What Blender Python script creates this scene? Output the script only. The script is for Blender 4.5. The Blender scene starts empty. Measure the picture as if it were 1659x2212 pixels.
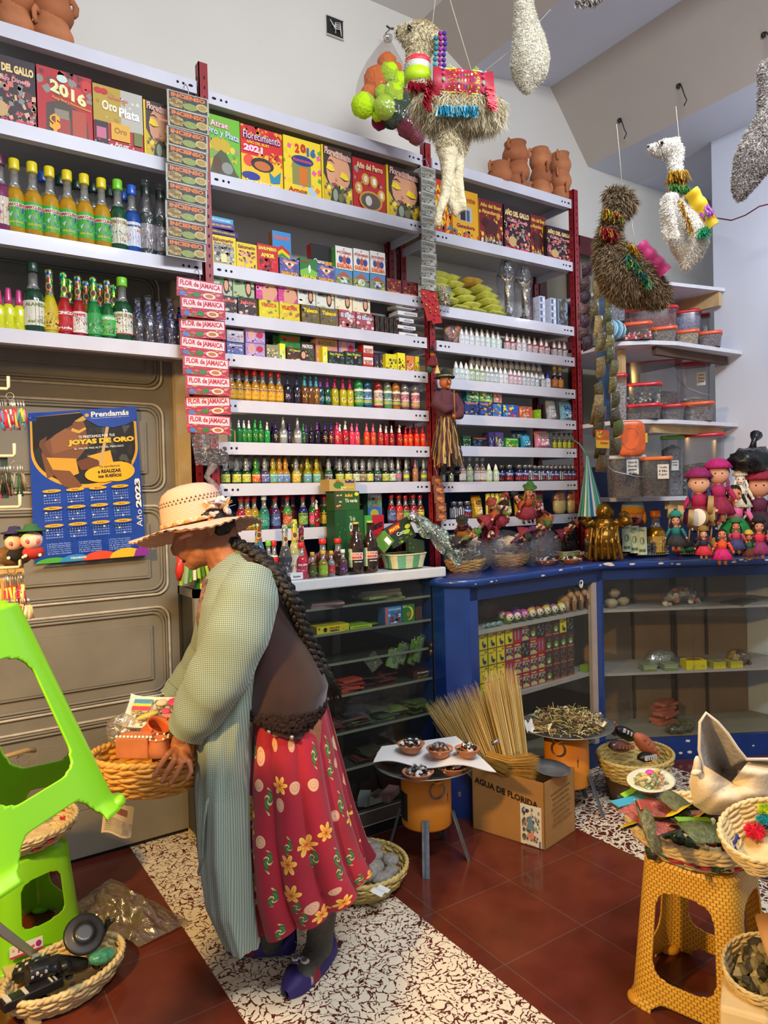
import bpy,bmesh,math,random
from mathutils import Vector,Matrix,noise
PI=math.pi
sin,cos=math.sin,math.cos
RN=random.Random(11)
SC=bpy.context.scene
COL=SC.collection
V=Vector
MR,MT,NN=Matrix.Rotation,Matrix.Translation,noise.noise
# ------------------------------------------------------------------ camera
FPX,CX,CY=1549.,829.5,1106.
YAW,PITCH,ROLL=math.atan(1025/1549),.0187,.026
EYE=V((0,0,1.45))
_f=V((sin(YAW)*cos(PITCH),cos(YAW)*cos(PITCH),-sin(PITCH)))
_r0=V((cos(YAW),-sin(YAW),0));_u0=_r0.cross(_f)
_r=_r0*cos(ROLL)-_u0*sin(ROLL);_u=_u0*cos(ROLL)+_r0*sin(ROLL)
cam_d=bpy.data.cameras.new('camera');cam=bpy.data.objects.new('camera',cam_d);COL.objects.link(cam)
cam.matrix_world=Matrix(((_r.x,_u.x,-_f.x,EYE.x),(_r.y,_u.y,-_f.y,EYE.y),(_r.z,_u.z,-_f.z,EYE.z),(0,0,0,1)))
cam_d.sensor_fit='HORIZONTAL';cam_d.sensor_width=36.;cam_d.lens=36.*FPX/1659.
cam_d.clip_start=.02;cam_d.clip_end=60
SC.camera=cam
# ------------------------------------------------------------------ light
SC.view_settings.view_transform='Standard';SC.view_settings.look='None'
SC.view_settings.gamma=1;SC.view_settings.use_curve_mapping=False
SC.view_settings.exposure=.35
W=bpy.data.worlds.new('room_air');SC.world=W;W.use_nodes=True
bg=W.node_tree.nodes['Background'];bg.inputs[0].default_value=(.86,.9,1.,1);bg.inputs[1].default_value=.3
def lamp(name,kind,loc,energy,color,size=.3,target=None,sizey=None,spot=None,blend=.5):
 d=bpy.data.lights.new(name,kind);d.energy=energy;d.color=color
 if kind=='AREA':
  d.size=size
  if sizey:d.shape='RECTANGLE';d.size_y=sizey
 elif kind in('POINT','SPOT'):
  d.shadow_soft_size=size
  if spot:d.spot_size=spot;d.spot_blend=blend
 o=bpy.data.objects.new(name,d);o.location=loc;COL.objects.link(o)
 if target is not None:
  o.rotation_euler=(V(target)-V(loc)).to_track_quat('-Z','Y').to_euler()
 return o
lamp('fluorescent_batten','AREA',(.9,-.2,3.7),62,(.93,.96,1.),1.3,(1.6,2.6,1.6),.35)
lamp('fluorescent_batten','AREA',(2.2,.7,3.45),26,(.88,.93,1.),1.3,(2.3,1.9,0.),.3)
lamp('bare_bulb_light','POINT',(3.95,1.75,2.85),26,(.8,.88,1.),.07)
lamp('warm_bulb_light','SPOT',(-.92,.98,2.2),235,(1.,.6,.17),.07,(.75,1.85,.55),spot=1.75,blend=.6)
# ------------------------------------------------------------------ pixel to place
def ray(px,py):return _f+_r*((px-CX)/FPX)+_u*((CY-py)/FPX)
def at_y(px,py,y):d=ray(px,py);return EYE+d*(y/d.y)
def at_x(px,py,x):d=ray(px,py);return EYE+d*(x/d.x)
def at_z(px,py,z):d=ray(px,py);return EYE+d*((z-EYE.z)/d.z)
def at_d(px,py,t):return EYE+ray(px,py)*t
def X_at(px,Y,z):
 k=(px-CX)/FPX;a=_r-_f*k
 return-(Y*a.y+(z-EYE.z)*a.z)/a.x
def Z_at(py,X,Y):
 k=(CY-py)/FPX;a=_u-_f*k
 return EYE.z-(X*a.x+Y*a.y)/a.z
# ------------------------------------------------------------------ materials
def lin(h):
 if isinstance(h,(tuple,list)):return tuple(h[:3])+(1,)
 h=h.lstrip('#');c=[int(h[i:i+2],16)/255 for i in(0,2,4)]
 return tuple((x/12.92 if x<=.04045 else((x+.055)/1.055)**2.4)for x in c)+(1,)
MC={}
def M(h,rough=.5,metal=0.,var=0.,scale=20.,bump=0.,bscale=60.,coat=0.,trans=0.,alpha=1.,emit=0.,sheen=0.,sss=0.):
 key=(h,rough,metal,var,scale,bump,bscale,coat,trans,alpha,emit,sheen,sss)
 if key in MC:return MC[key]
 m=bpy.data.materials.new('paint_'+str(h).strip('#'));m.use_nodes=True;nt=m.node_tree;b=nt.nodes['Principled BSDF']
 c=lin(h);b.inputs['Base Color'].default_value=c;b.inputs['Roughness'].default_value=rough
 b.inputs['Metallic'].default_value=metal;b.inputs['Coat Weight'].default_value=coat;b.inputs['Coat Roughness'].default_value=.08
 b.inputs['Transmission Weight'].default_value=trans;b.inputs['Alpha'].default_value=alpha
 b.inputs['Sheen Weight'].default_value=sheen;b.inputs['Subsurface Weight'].default_value=sss
 b.inputs['Subsurface Scale'].default_value=.01
 if emit:b.inputs['Emission Color'].default_value=c;b.inputs['Emission Strength'].default_value=emit
 if var or bump:
  tc=nt.nodes.new('ShaderNodeTexCoord')
 if var:
  n=nt.nodes.new('ShaderNodeTexNoise');n.inputs['Scale'].default_value=scale;n.inputs['Detail'].default_value=6
  nt.links.new(tc.outputs['Object'],n.inputs['Vector'])
  r=nt.nodes.new('ShaderNodeValToRGB');r.color_ramp.elements[0].position=.3;r.color_ramp.elements[1].position=.7
  r.color_ramp.elements[0].color=tuple(max(0,x*(1-var))for x in c[:3])+(1,)
  r.color_ramp.elements[1].color=tuple(min(1,x*(1+var))for x in c[:3])+(1,)
  nt.links.new(n.outputs[0],r.inputs[0]);nt.links.new(r.outputs[0],b.inputs['Base Color'])
 if bump:
  n2=nt.nodes.new('ShaderNodeTexNoise');n2.inputs['Scale'].default_value=bscale;n2.inputs['Detail'].default_value=4
  nt.links.new(tc.outputs['Object'],n2.inputs['Vector'])
  bp=nt.nodes.new('ShaderNodeBump');bp.inputs['Strength'].default_value=bump;bp.inputs['Distance'].default_value=.01
  nt.links.new(n2.outputs[0],bp.inputs['Height']);nt.links.new(bp.outputs[0],b.inputs['Normal'])
 MC[key]=m;return m
def film(h='#ffffff',clear=.7,rough=.12,bump=.6,bscale=25.):
 """clear plastic: part see-through, part glossy, creased"""
 key=('film',h,clear,rough,bump,bscale)
 if key in MC:return MC[key]
 m=bpy.data.materials.new('film_'+h.strip('#'));m.use_nodes=True;nt=m.node_tree;N=nt.nodes;N.clear()
 out=N.new('ShaderNodeOutputMaterial');mx=N.new('ShaderNodeMixShader');mx2=N.new('ShaderNodeMixShader')
 tr=N.new('ShaderNodeBsdfTransparent');gl=N.new('ShaderNodeBsdfGlossy');df=N.new('ShaderNodeBsdfDiffuse')
 gl.inputs['Roughness'].default_value=rough;df.inputs[0].default_value=lin(h)
 c=lin(h);tr.inputs[0].default_value=tuple(.55+.45*x for x in c[:3])+(1,)
 mx.inputs[0].default_value=1-clear;mx2.inputs[0].default_value=.8
 if bump:
  tc=N.new('ShaderNodeTexCoord');n=N.new('ShaderNodeTexNoise');n.inputs['Scale'].default_value=bscale;n.inputs['Detail'].default_value=3;n.inputs['Distortion'].default_value=1.5
  bp=N.new('ShaderNodeBump');bp.inputs['Strength'].default_value=bump;bp.inputs['Distance'].default_value=.02
  nt.links.new(tc.outputs['Object'],n.inputs['Vector']);nt.links.new(n.outputs[0],bp.inputs['Height'])
  nt.links.new(bp.outputs[0],gl.inputs['Normal']);nt.links.new(bp.outputs[0],df.inputs['Normal'])
 nt.links.new(df.outputs[0],mx2.inputs[1]);nt.links.new(gl.outputs[0],mx2.inputs[2])
 nt.links.new(tr.outputs[0],mx.inputs[1]);nt.links.new(mx2.outputs[0],mx.inputs[2]);nt.links.new(mx.outputs[0],out.inputs[0])
 MC[key]=m;return m
def nodemat(name,build):
 if name in MC:return MC[name]
 m=bpy.data.materials.new(name);m.use_nodes=True;nt=m.node_tree;b=nt.nodes['Principled BSDF']
 def nd(t,**k):
  n=nt.nodes.new(t)
  for a,v in k.items():
   if a[0]=='_':n.inputs[a[1:].replace('_',' ')].default_value=v
   else:setattr(n,a,v)
  return n
 build(nt,b,nd,nt.links.new);MC[name]=m;return m
def ramp(nd,stops,interp='LINEAR'):
 r=nd('ShaderNodeValToRGB');cr=r.color_ramp;cr.interpolation=interp
 while len(cr.elements)>1:cr.elements.remove(cr.elements[-1])
 cr.elements[0].position=stops[0][0];cr.elements[0].color=lin(stops[0][1])
 for p,c in stops[1:]:
  e=cr.elements.new(p);e.color=lin(c)
 return r
# ------------------------------------------------------------------ mesh builder
FONT={}
def glyphs(txt,bold=0.):
 k=(txt,bold)
 if k in FONT:return FONT[k]
 cu=bpy.data.curves.new('t','FONT');cu.body=txt;cu.resolution_u=2;cu.offset=bold
 o=bpy.data.objects.new('t',cu);me=bpy.data.meshes.new_from_object(o)
 vs=[(v.co.x,v.co.y)for v in me.vertices];fs=[tuple(p.vertices)for p in me.polygons]
 bpy.data.meshes.remove(me);bpy.data.objects.remove(o);bpy.data.curves.remove(cu)
 if vs:
  x0=min(v[0]for v in vs);x1=max(v[0]for v in vs);y0=min(v[1]for v in vs);y1=max(v[1]for v in vs)
  vs=[((x-x0)/max(1e-6,x1-x0),(y-y0)/max(1e-6,y1-y0))for x,y in vs]
 FONT[k]=(vs,fs);return FONT[k]
class MB:
 def __init__(s):s.v=[];s.f=[];s.mi=[];s.sm=[];s.mats=[];s.T=Matrix.Identity(4);s.uv={}
 def mat(s,m):
  if isinstance(m,str):m=M(m)
  if m not in s.mats:s.mats.append(m)
  return s.mats.index(m)
 def add(s,vs,fs,m,smooth=False):
  b=len(s.v);i=s.mat(m);T=s.T
  s.v+=[T@V(v)for v in vs]
  for f in fs:s.f.append(tuple(b+k for k in f));s.mi.append(i);s.sm.append(smooth)
  return s
 def box(s,x0,y0,z0,x1,y1,z1,m):
  return s.add([(x0,y0,z0),(x1,y0,z0),(x1,y1,z0),(x0,y1,z0),(x0,y0,z1),(x1,y0,z1),(x1,y1,z1),(x0,y1,z1)],
[(0,3,2,1),(4,5,6,7),(0,1,5,4),(1,2,6,5),(2,3,7,6),(3,0,4,7)],m)
 def cbox(s,c,d,m):return s.box(c[0]-d[0]/2,c[1]-d[1]/2,c[2]-d[2]/2,c[0]+d[0]/2,c[1]+d[1]/2,c[2]+d[2]/2,m)
 def beam(s,a,b,w,h,m,up=(0,0,1)):
  a=V(a);b=V(b);d=(b-a).normalized();r=d.cross(V(up)).normalized()*(w/2);u=r.cross(d).normalized()*(h/2)
  return s.add([a-r-u,a+r-u,a+r+u,a-r+u,b-r-u,b+r-u,b+r+u,b-r+u],
[(0,1,2,3),(7,6,5,4),(0,4,5,1),(1,5,6,2),(2,6,7,3),(3,7,4,0)],m)
 def lathe(s,prof,m,n=20,c=(0,0,0),smooth=True,sx=1.,sy=1.,wob=None,cap=True):
  vs=[];fs=[];k=len(prof)
  for j,(r,z)in enumerate(prof):
   for i in range(n):
    a=2*PI*i/n;q=r*(wob(a,z)if wob else 1)
    vs.append((c[0]+q*cos(a)*sx,c[1]+q*sin(a)*sy,c[2]+z))
  for j in range(k-1):
   for i in range(n):
    a,b=j*n+i,j*n+(i+1)%n;fs.append((a,b,b+n,a+n))
  if cap:
   if prof[0][0]>1e-4:fs.append(tuple(range(n))[::-1])
   if prof[-1][0]>1e-4:fs.append(tuple((k-1)*n+i for i in range(n)))
  return s.add(vs,fs,m,smooth)
 def tube(s,pts,r,m,n=8,closed=False,smooth=True,flat=1.,up=None):
  pts=[V(p)for p in pts];k=len(pts);vs=[];fs=[];prev=None
  for i,p in enumerate(pts):
   if closed:t=pts[(i+1)%k]-pts[i-1]
   else:t=pts[min(i+1,k-1)]-pts[max(i-1,0)]
   if t.length<1e-9:t=V((0,0,1))
   t.normalize()
   if prev is None:
    a=V(up)if up else(V((0,0,1))if abs(t.z)<.9 else V((1,0,0)))
    x=t.cross(a).normalized()
   else:x=(prev-t*prev.dot(t));x=x.normalized()if x.length>1e-6 else t.orthogonal().normalized()
   prev=x;y=t.cross(x);q=r[i]if isinstance(r,(list,tuple))else r
   for j in range(n):
    a=2*PI*j/n;vs.append(p+x*(q*cos(a))+y*(q*sin(a)*flat))
  rng=k if closed else k-1
  for i in range(rng):
   for j in range(n):
    a,b=i*n+j,i*n+(j+1)%n;c2,d=((i+1)%k)*n+j,((i+1)%k)*n+(j+1)%n
    fs.append((a,b,d,c2))
  if not closed:fs.append(tuple(range(n))[::-1]);fs.append(tuple((k-1)*n+j for j in range(n)))
  return s.add(vs,fs,m,smooth)
 def ell(s,c,r,m,n=14,k=8,rot=None,fn=None,smooth=True):
  if not isinstance(r,(tuple,list)):r=(r,r,r)
  vs=[];fs=[]
  for j in range(k+1):
   ph=PI*j/k
   for i in range(n if 0<j<k else 1):
    th=2*PI*i/n;d=V((sin(ph)*cos(th),sin(ph)*sin(th),cos(ph)));q=fn(d)if fn else 1
    d=V((d.x*r[0],d.y*r[1],d.z*r[2]))*q
    if rot is not None:d=rot@d
    vs.append(V(c)+d)
  for j in range(k):
   for i in range(n):
    i2=(i+1)%n
    if j==0:fs.append((0,1+i,1+i2))
    elif j==k-1:b=1+(k-2)*n;fs.append((b+i,b+n,b+i2))
    else:b=1+(j-1)*n;fs.append((b+i,b+n+i,b+n+i2,b+i2))
  return s.add(vs,fs,m,smooth)
 def grid(s,fn,nu,nv,m,smooth=True,closeu=False,uv=False):
  vs=[];fs=[]
  for j in range(nv+1):
   for i in range(nu if closeu else nu+1):vs.append(V(fn(i/nu,j/nv)))
  w=nu if closeu else nu+1
  if uv:
   for j in range(nv+1):
    for i in range(w):s.uv[len(s.v)+j*w+i]=(i/nu,j/nv)
  for j in range(nv):
   for i in range(nu):a=j*w+i;b=j*w+(i+1)%w;fs.append((a,b,b+w,a+w))
  return s.add(vs,fs,m,smooth)
 def poly(s,pts,m):return s.add(pts,[tuple(range(len(pts)))],m)
 def prism(s,pts,d,m):
  pts=[V(p)for p in pts];d=V(d);n=len(pts)
  return s.add(pts+[p+d for p in pts],[tuple(range(n))[::-1],tuple(range(n,2*n))]+[(i,(i+1)%n,n+(i+1)%n,n+i)for i in range(n)],m)
 def art(s,fn,items,nu=1,lift=.0004,base=0):
  L=base
  for it in(items or[]):
   L+=1;l=L*lift;k=it[0]
   if k=='r':
    _,x0,y0,x1,y1,c=it;n=max(1,int(nu*(x1-x0)+.99))
    vs=[fn(x0+(x1-x0)*i/n,y,l)for y in(y0,y1)for i in range(n+1)]
    s.add(vs,[(i,i+1,n+2+i,n+1+i)for i in range(n)],c)
   elif k=='e':
    _,x,y,rx,ry,c=it;n=14;s.add([fn(x+rx*cos(2*PI*i/n),y+ry*sin(2*PI*i/n),l)for i in range(n)],[tuple(range(n))],c)
   elif k=='p':s.add([fn(x,y,l)for x,y in it[1]],[tuple(range(len(it[1])))],it[2])
   elif k=='t':
    _,t,x,y,w,h,c=it[:7];vs,fs=glyphs(t,it[7]if len(it)>7 else .02);sl=it[8]if len(it)>8 else 0
    s.add([fn(x+(a-.5)*w,y+(b-.5)*h+sl*(a-.5),l)for a,b in vs],fs,c)
   elif k=='n':
    _,num,x0,y0,x1,y1,cols,sz,sd=it;q=random.Random(sd)
    for _i in range(num):
     x=q.uniform(x0,x1);y=q.uniform(y0,y1);a0=q.uniform(0,6);r1=sz*q.uniform(.5,1.2);kk=q.choice((3,4,6))
     pts=[(min(x1,max(x0,x+r1*cos(a0+6.283*i/kk))),min(y1,max(y0,y+.8*r1*sin(a0+6.283*i/kk))))for i in range(kk)]
     s.add([fn(a,b,l+.00004*(_i%5))for a,b in pts],[tuple(range(kk))],q.choice(cols))
  return s
 def mesh(s,name,bevel=0,merge=False):
  me=bpy.data.meshes.new(name);me.from_pydata([tuple(v)for v in s.v],[],s.f)
  for m in s.mats:me.materials.append(m)
  if s.uv:
   ul=me.uv_layers.new(name='UVMap')
   for lp in me.loops:ul.data[lp.index].uv=s.uv.get(lp.vertex_index,(0,0))
  me.polygons.foreach_set('material_index',s.mi);me.polygons.foreach_set('use_smooth',s.sm)
  if bevel or merge:
   bm=bmesh.new();bm.from_mesh(me)
   if merge:bmesh.ops.remove_doubles(bm,verts=bm.verts,dist=1e-5)
   if bevel:bmesh.ops.bevel(bm,geom=[e for e in bm.edges if len(e.link_faces)==2 and e.calc_face_angle(0)>.6],offset=bevel,segments=2,affect='EDGES',profile=.5)
   bm.to_mesh(me);bm.free()
  me.update();return me
 def build(s,name,parent=None,loc=None,rot=None,bevel=0,merge=False):
  return obj(name,s.mesh(name,bevel,merge),parent,loc,rot)
def obj(name,me,parent=None,loc=None,rot=None):
 o=bpy.data.objects.new(name,me);COL.objects.link(o)
 if loc is not None:o.location=loc
 if rot is not None:o.rotation_euler=rot
 if parent is not None:o.parent=parent
 return o
def tag(o,label=None,cat=None,group=None,kind=None):
 if label:o['label']=label
 if cat:o['category']=cat
 if group:o['group']=group
 if kind:o['kind']=kind
 return o
def thing(name,label,cat,loc=(0,0,0),rz=0.,group=None,rot=None,kind=None):
 o=bpy.data.objects.new(name,None);COL.objects.link(o);o.empty_display_size=.05
 o.location=loc;o.rotation_euler=rot if rot is not None else(0,0,rz)
 return tag(o,label,cat,group,kind)
def struct(name,mb,bevel=0):return tag(mb.build(name,bevel=bevel),kind='structure')
def clone(root,loc,rz,label,rot=None,scale=None,group=None):
 def cp(o,par):
  c=o.copy();COL.objects.link(c)
  if par is not None:c.parent=par
  for ch in KIDS.get(o.name,None)or o.children:cp(ch,c)
  return c
 r=cp(root,None);r.location=loc;r.rotation_euler=rot if rot is not None else(0,0,rz);r['label']=label
 if scale:r.scale=(scale,)*3 if not isinstance(scale,tuple)else scale
 if group:r['group']=group
 return r
KIDS={}
ORD=['first','second','third','fourth','fifth','sixth','seventh','eighth','ninth','tenth','eleventh','twelfth','thirteenth','fourteenth','fifteenth','sixteenth','seventeenth','eighteenth','nineteenth','twentieth']+['%d%s'%(n,{1:'st',2:'nd',3:'rd'}.get(n%10,'th'))for n in range(21,80)]
def flat(x0,z0,x1,z1,y):
 return lambda u,v,l:V((x0+(x1-x0)*u,y-l,z0+(z1-z0)*v))
def quadf(a,b,c,d,side=1):
 a,b,c,d=V(a),V(b),V(c),V(d);n=(b-a).cross(d-a).normalized()*side
 return lambda u,v,l:(a*(1-u)+b*u)*(1-v)+(d*(1-u)+c*u)*v+n*l
def cyl(r,z0,z1,span=2.6,mid=-PI/2,c=(0,0)):
 return lambda u,v,l:V((c[0]+(r+l)*cos(mid+(u-.5)*span),c[1]+(r+l)*sin(mid+(u-.5)*span),z0+(z1-z0)*v))
# ------------------------------------------------------------------ the room
YW=3.2
def tilefloor(nt,b,nd,L):
 tc=nd('ShaderNodeTexCoord');br=nd('ShaderNodeTexBrick',offset=0.,_Scale=1.,_Mortar_Size=.0028,_Brick_Width=.35,_Row_Height=.35,_Mortar_Smooth=.6)
 mp=nd('ShaderNodeMapping');mp.inputs['Location'].default_value=(.26,.11,0);L(tc.outputs['Object'],mp.inputs[0])
 br.inputs['Color1'].default_value=lin('#733525');br.inputs['Color2'].default_value=lin('#672f22');br.inputs['Mortar'].default_value=lin('#6f5146')
 L(mp.outputs[0],br.inputs['Vector'])
 n=nd('ShaderNodeTexNoise',_Scale=7.,_Detail=6.);L(tc.outputs['Object'],n.inputs['Vector'])
 r=ramp(nd,[(.3,'#9b8f8c'),(.72,'#ffffff')]);L(n.outputs[0],r.inputs[0])
 mx=nd('ShaderNodeMixRGB',blend_type='MULTIPLY');mx.inputs[0].default_value=.55
 L(br.outputs[0],mx.inputs[1]);L(r.outputs[0],mx.inputs[2]);L(mx.outputs[0],b.inputs['Base Color'])
 rr=ramp(nd,[(.3,'#555555'),(.7,'#8a8a8a')]);L(n.outputs[0],rr.inputs[0]);L(rr.outputs[0],b.inputs['Roughness'])
 b.inputs['Specular IOR Level'].default_value=.35
def patfloor(dark):
 def f(nt,b,nd,L):
  tc=nd('ShaderNodeTexCoord')
  n0=nd('ShaderNodeTexNoise',_Scale=9.,_Detail=2.);L(tc.outputs['Object'],n0.inputs['Vector'])
  mv=nd('ShaderNodeMixRGB',blend_type='ADD');mv.inputs[0].default_value=.16
  L(tc.outputs['Object'],mv.inputs[1]);L(n0.outputs[1],mv.inputs[2])
  vo=nd('ShaderNodeTexVoronoi',feature='DISTANCE_TO_EDGE',_Scale=34.);L(mv.outputs[0],vo.inputs['Vector'])
  n1=nd('ShaderNodeTexNoise',_Scale=44.,_Detail=5.,_Distortion=2.6);L(tc.outputs['Object'],n1.inputs['Vector'])
  ad=nd('ShaderNodeMath',operation='MULTIPLY_ADD');ad.inputs[1].default_value=-.62;L(n1.outputs[0],ad.inputs[0]);L(vo.outputs[0],ad.inputs[2])
  A='#571f1a';B='#e8dcc3'
  s=[(0.,A),(.46,A),(.5,B),(1.,B)]if not dark else[(0.,B),(.44,B),(.47,A),(1.,A)]
  mr=nd('ShaderNodeMapRange');mr.inputs[1].default_value=-.42;mr.inputs[2].default_value=-.08 if not dark else .1;L(ad.outputs[0],mr.inputs[0])
  r=ramp(nd,s);L(mr.outputs[0],r.inputs[0])
  br=nd('ShaderNodeTexBrick',offset=0.,_Scale=1.,_Mortar_Size=.0016,_Brick_Width=.2317,_Row_Height=.2317)
  mp=nd('ShaderNodeMapping');mp.inputs['Location'].default_value=(-.735,.02,0);L(tc.outputs['Object'],mp.inputs[0]);L(mp.outputs[0],br.inputs['Vector'])
  br.inputs['Color1'].default_value=(1,1,1,1);br.inputs['Color2'].default_value=(.93,.93,.93,1);br.inputs['Mortar'].default_value=(.55,.45,.4,1)
  mx=nd('ShaderNodeMixRGB',blend_type='MULTIPLY');mx.inputs[0].default_value=.8
  L(r.outputs[0],mx.inputs[1]);L(br.outputs[0],mx.inputs[2]);L(mx.outputs[0],b.inputs['Base Color']);b.inputs['Roughness'].default_value=.42
 return f
RED=nodemat('red_cement_tile',tilefloor);PAT=nodemat('patterned_tile_pale',patfloor(False));PATD=nodemat('patterned_tile_dark',patfloor(True))
def fl(x0,y0,x1,y1,m,mb):mb.add([(x0,y0,0),(x1,y0,0),(x1,y1,0),(x0,y1,0)],[(0,1,2,3)],m)
g=MB()
fl(-2.5,-2.5,.735,YW,RED,g);fl(.735,-2.5,1.43,YW,PAT,g);fl(1.43,-2.5,2.365,YW,RED,g);fl(2.365,.6,3.3,YW,PATD,g);fl(2.365,-2.5,3.3,.6,RED,g);fl(3.3,-2.5,6.,YW,RED,g)
struct('floor',g)
WALL=M('#dcd8d0',.75,var=.04,scale=1.3,bump=.12,bscale=9);WALLB=M('#d3d8e6',.7,var=.03,scale=2,bump=.1,bscale=8)
SHADE_TAN=M('#b9aea4',.8,var=.05,scale=1.5);SOFF=M('#cfd1da',.8,var=.03,scale=2)  # the darker tan carries the shade of the sloping ceiling faces
g=MB()
for x0,z0,x1,z1 in((-3,0,-.75,4.4),(-.75,2.62,1.,4.4),(1.,0,3.3,4.4),(3.3,0,4.26,1.9),(3.3,3.12,4.26,4.4),(4.26,0,6.2,4.4)):
 g.box(x0,YW,z0,x1,YW+.12,z1,WALL)
struct('wall_back',g)
g=MB();g.box(1.006,YW-.006,.4,5.8,YW-.001,1.62,M('#1d3568',.6,var=.1));struct('trim_1',g)
g=MB();g.box(4.2,-2.5,0,4.36,2.58,4.5,WALLB)
g.box(5.9,2.6,0,6.,3.2,4.4,WALLB)
struct('wall_right',g)
g=MB();y0,y1=-2.6,YW
def slab(xa,za,xb,zb,m):g.add([(xa,y0,za),(xb,y0,zb),(xb,y1,zb),(xa,y1,za)],[(0,1,2,3)],m)
slab(-3,4.1,2.44,4.08,WALL);slab(2.44,4.08,2.77,3.9,SHADE_TAN);slab(2.77,3.9,3.46,4.02,SOFF);slab(3.46,4.02,3.8,3.6,SHADE_TAN);slab(3.8,3.6,4.3,3.6,SOFF);slab(4.2,3.6,6.1,3.62,WALLB)
g.add([(-3,y0,4.4),(6.1,y0,4.4),(6.1,y1,4.4),(-3,y1,4.4)],[(0,1,2,3)],WALL)
struct('ceiling',g)
p=at_y(722,62,YW)
t=thing('electrical_box','small open black electrical box with loose wires high on the white wall','electrical box',p)
g=MB();g.box(-.045,-.012,-.045,.045,0.,.045,M('#1b1a1a',.6));g.box(-.05,-.014,-.05,.05,-.004,-.045,M('#c9c4bc'));g.box(-.05,-.014,.045,.05,-.004,.05,M('#c9c4bc'));g.build('recess',t)
for k in range(4):
 g=MB();g.tube([(-.03+.01*k,-.012,.03-.02*k),(-.01,-.03,.01*k-.02),(.02,-.025,-.01+.01*k),(.035,-.012,-.035)],.003,M('#e4e2dc'),5);g.build('wire',t)
GREY=M('#827c6e',.5,var=.1,scale=6,bump=.12,bscale=20);GREYD=M('#6f695c',.5,var=.12,scale=5);EDGE=M('#b9b1a0',.5,var=.15,scale=30)
YD=3.15
g=MB();g.box(.985,YD-.04,0,1.045,YW,2.62,M('#c9b48f',.6,var=.15,scale=8));g.box(-.75,YD-.02,2.54,1.,YW,2.62,GREYD);g.box(-.8,YD-.05,0,-.75,YW,2.62,GREYD);struct('trim_2',g)
def rrect(x0,z0,x1,z1,r,n=5):
 o=[]
 for cx,cz,a0 in((x1-r,z1-r,0),(x0+r,z1-r,PI/2),(x0+r,z0+r,PI),(x1-r,z0+r,1.5*PI)):
  for i in range(n+1):a=a0+PI/2*i/n;o.append((cx+r*cos(a),cz+r*sin(a)))
 return o
def door(x0,x1,name,panels):
 g=MB();g.box(x0,YD,.01,x1,YD+.04,2.54,GREY)
 for z0,z1 in panels:
  a,b=x0+.06,x1-.05
  for off,y in((0,.012),(.012,.006),(.024,.014)):
   pr=rrect(a+off,z0+off,b-off,z1-off,.05)
   g.tube([(x,YD-y*.4,z)for x,z in pr],.006,EDGE if off==0 else GREY,6,closed=True)
  pr=rrect(a+.075,z0+.075,b-.075,z1-.075,.004,1)
  g.prism([(x,YD+.002,z)for x,z in pr],(0,-.014,0),GREY)
  inner=rrect(a+.085,z0+.085,b-.085,z1-.085,.004,1)
  g.prism([(x,YD-.01,z)for x,z in inner],(0,-.005,0),GREY)
 d=struct(name,g)
 return d
PN=((.12,.56),(.62,1.005),(1.06,1.445),(1.51,1.885),(1.95,2.44))
door(.08,.985,'door_1',PN);door(-.75,.07,'door_2',PN)
g=MB();g.box(-.75,YD-.035,.02,.985,YD-.002,.2,GREY);g.box(-.75,YD-.02,0.,.985,YD,.03,M('#171310'));struct('baseboard_back',g)
BR=M('#5a2226',.5,var=.15,scale=8);g=MB()
x0,x1,z0,z1=3.3,4.26,1.9,3.12
for a in((x0,z0,x0+.06,z1),(x1-.06,z0,x1,z1),(x0,z1-.07,x1,z1),(x0,z1-.75,x1,z1-.7),(3.62,z0,3.67,z1)):g.box(a[0],YW-.03,a[1],a[2],YW+.04,a[3],BR)
g.box(3.36,YW-.034,3.,3.9,YW-.03,3.05,BR)
g.box(x0,YW+.05,z0,x1,YW+.09,z1,M('#8d8774',.7,var=.12,scale=5));struct('window_1',g)
g=MB();g.box(4.03,1.34,1.3,4.06,1.62,2.53,M('#3fa14a',.5));tag(g.build('board'),'green painted board at the right edge of the white wall','board')
# ------------------------------------------------------------------ shelving units
YF=2.85
SHW=M('#cfcfdc',.35,var=.04,scale=12,coat=.3);SHU=M('#a9a7a8',.5,var=.08,scale=5);POST=M('#8c1822',.4,var=.1,scale=15);HOLE=M('#1a1416',.8)
ZL=(3.165,2.822,2.434,2.087);ZM=(3.141,2.81,2.44,2.242,2.071,1.88,1.703,1.529,1.33);ZR=(3.143,2.784,2.413,2.236,2.051,1.872,1.71,1.525,1.335)
def shelf_board(t,x0,x1,z):
 g=MB();g.box(x0,YF+.012,z-.012,x1,YW-.02,z-.01,SHU);g.box(x0,YF,z-.052,x1,YF+.012,z,SHW)
 g.box(x0,YF+.012,z-.052,x0+.012,YW-.02,z-.012,SHW);g.box(x1-.012,YF+.012,z-.052,x1,YW-.02,z-.012,SHW);g.box(x0,YF+.012,z-.052,x1,YF+.035,z-.05,SHW)
 for s,e in((x0,1),(x1,-1)):
  for d in(.025,.055,.078):
   g.lathe([(.0055,0),(.0055,.0012)],HOLE,8);n=16;
   for i in range(len(g.v)-n,len(g.v)):
    v=g.v[i];g.v[i]=V((s+e*d+v.x*(1.8 if d<.03 else 1),YF-.0006-v.z*.3,z-.026+v.y))
 return g.build('shelf_board',t)
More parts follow.
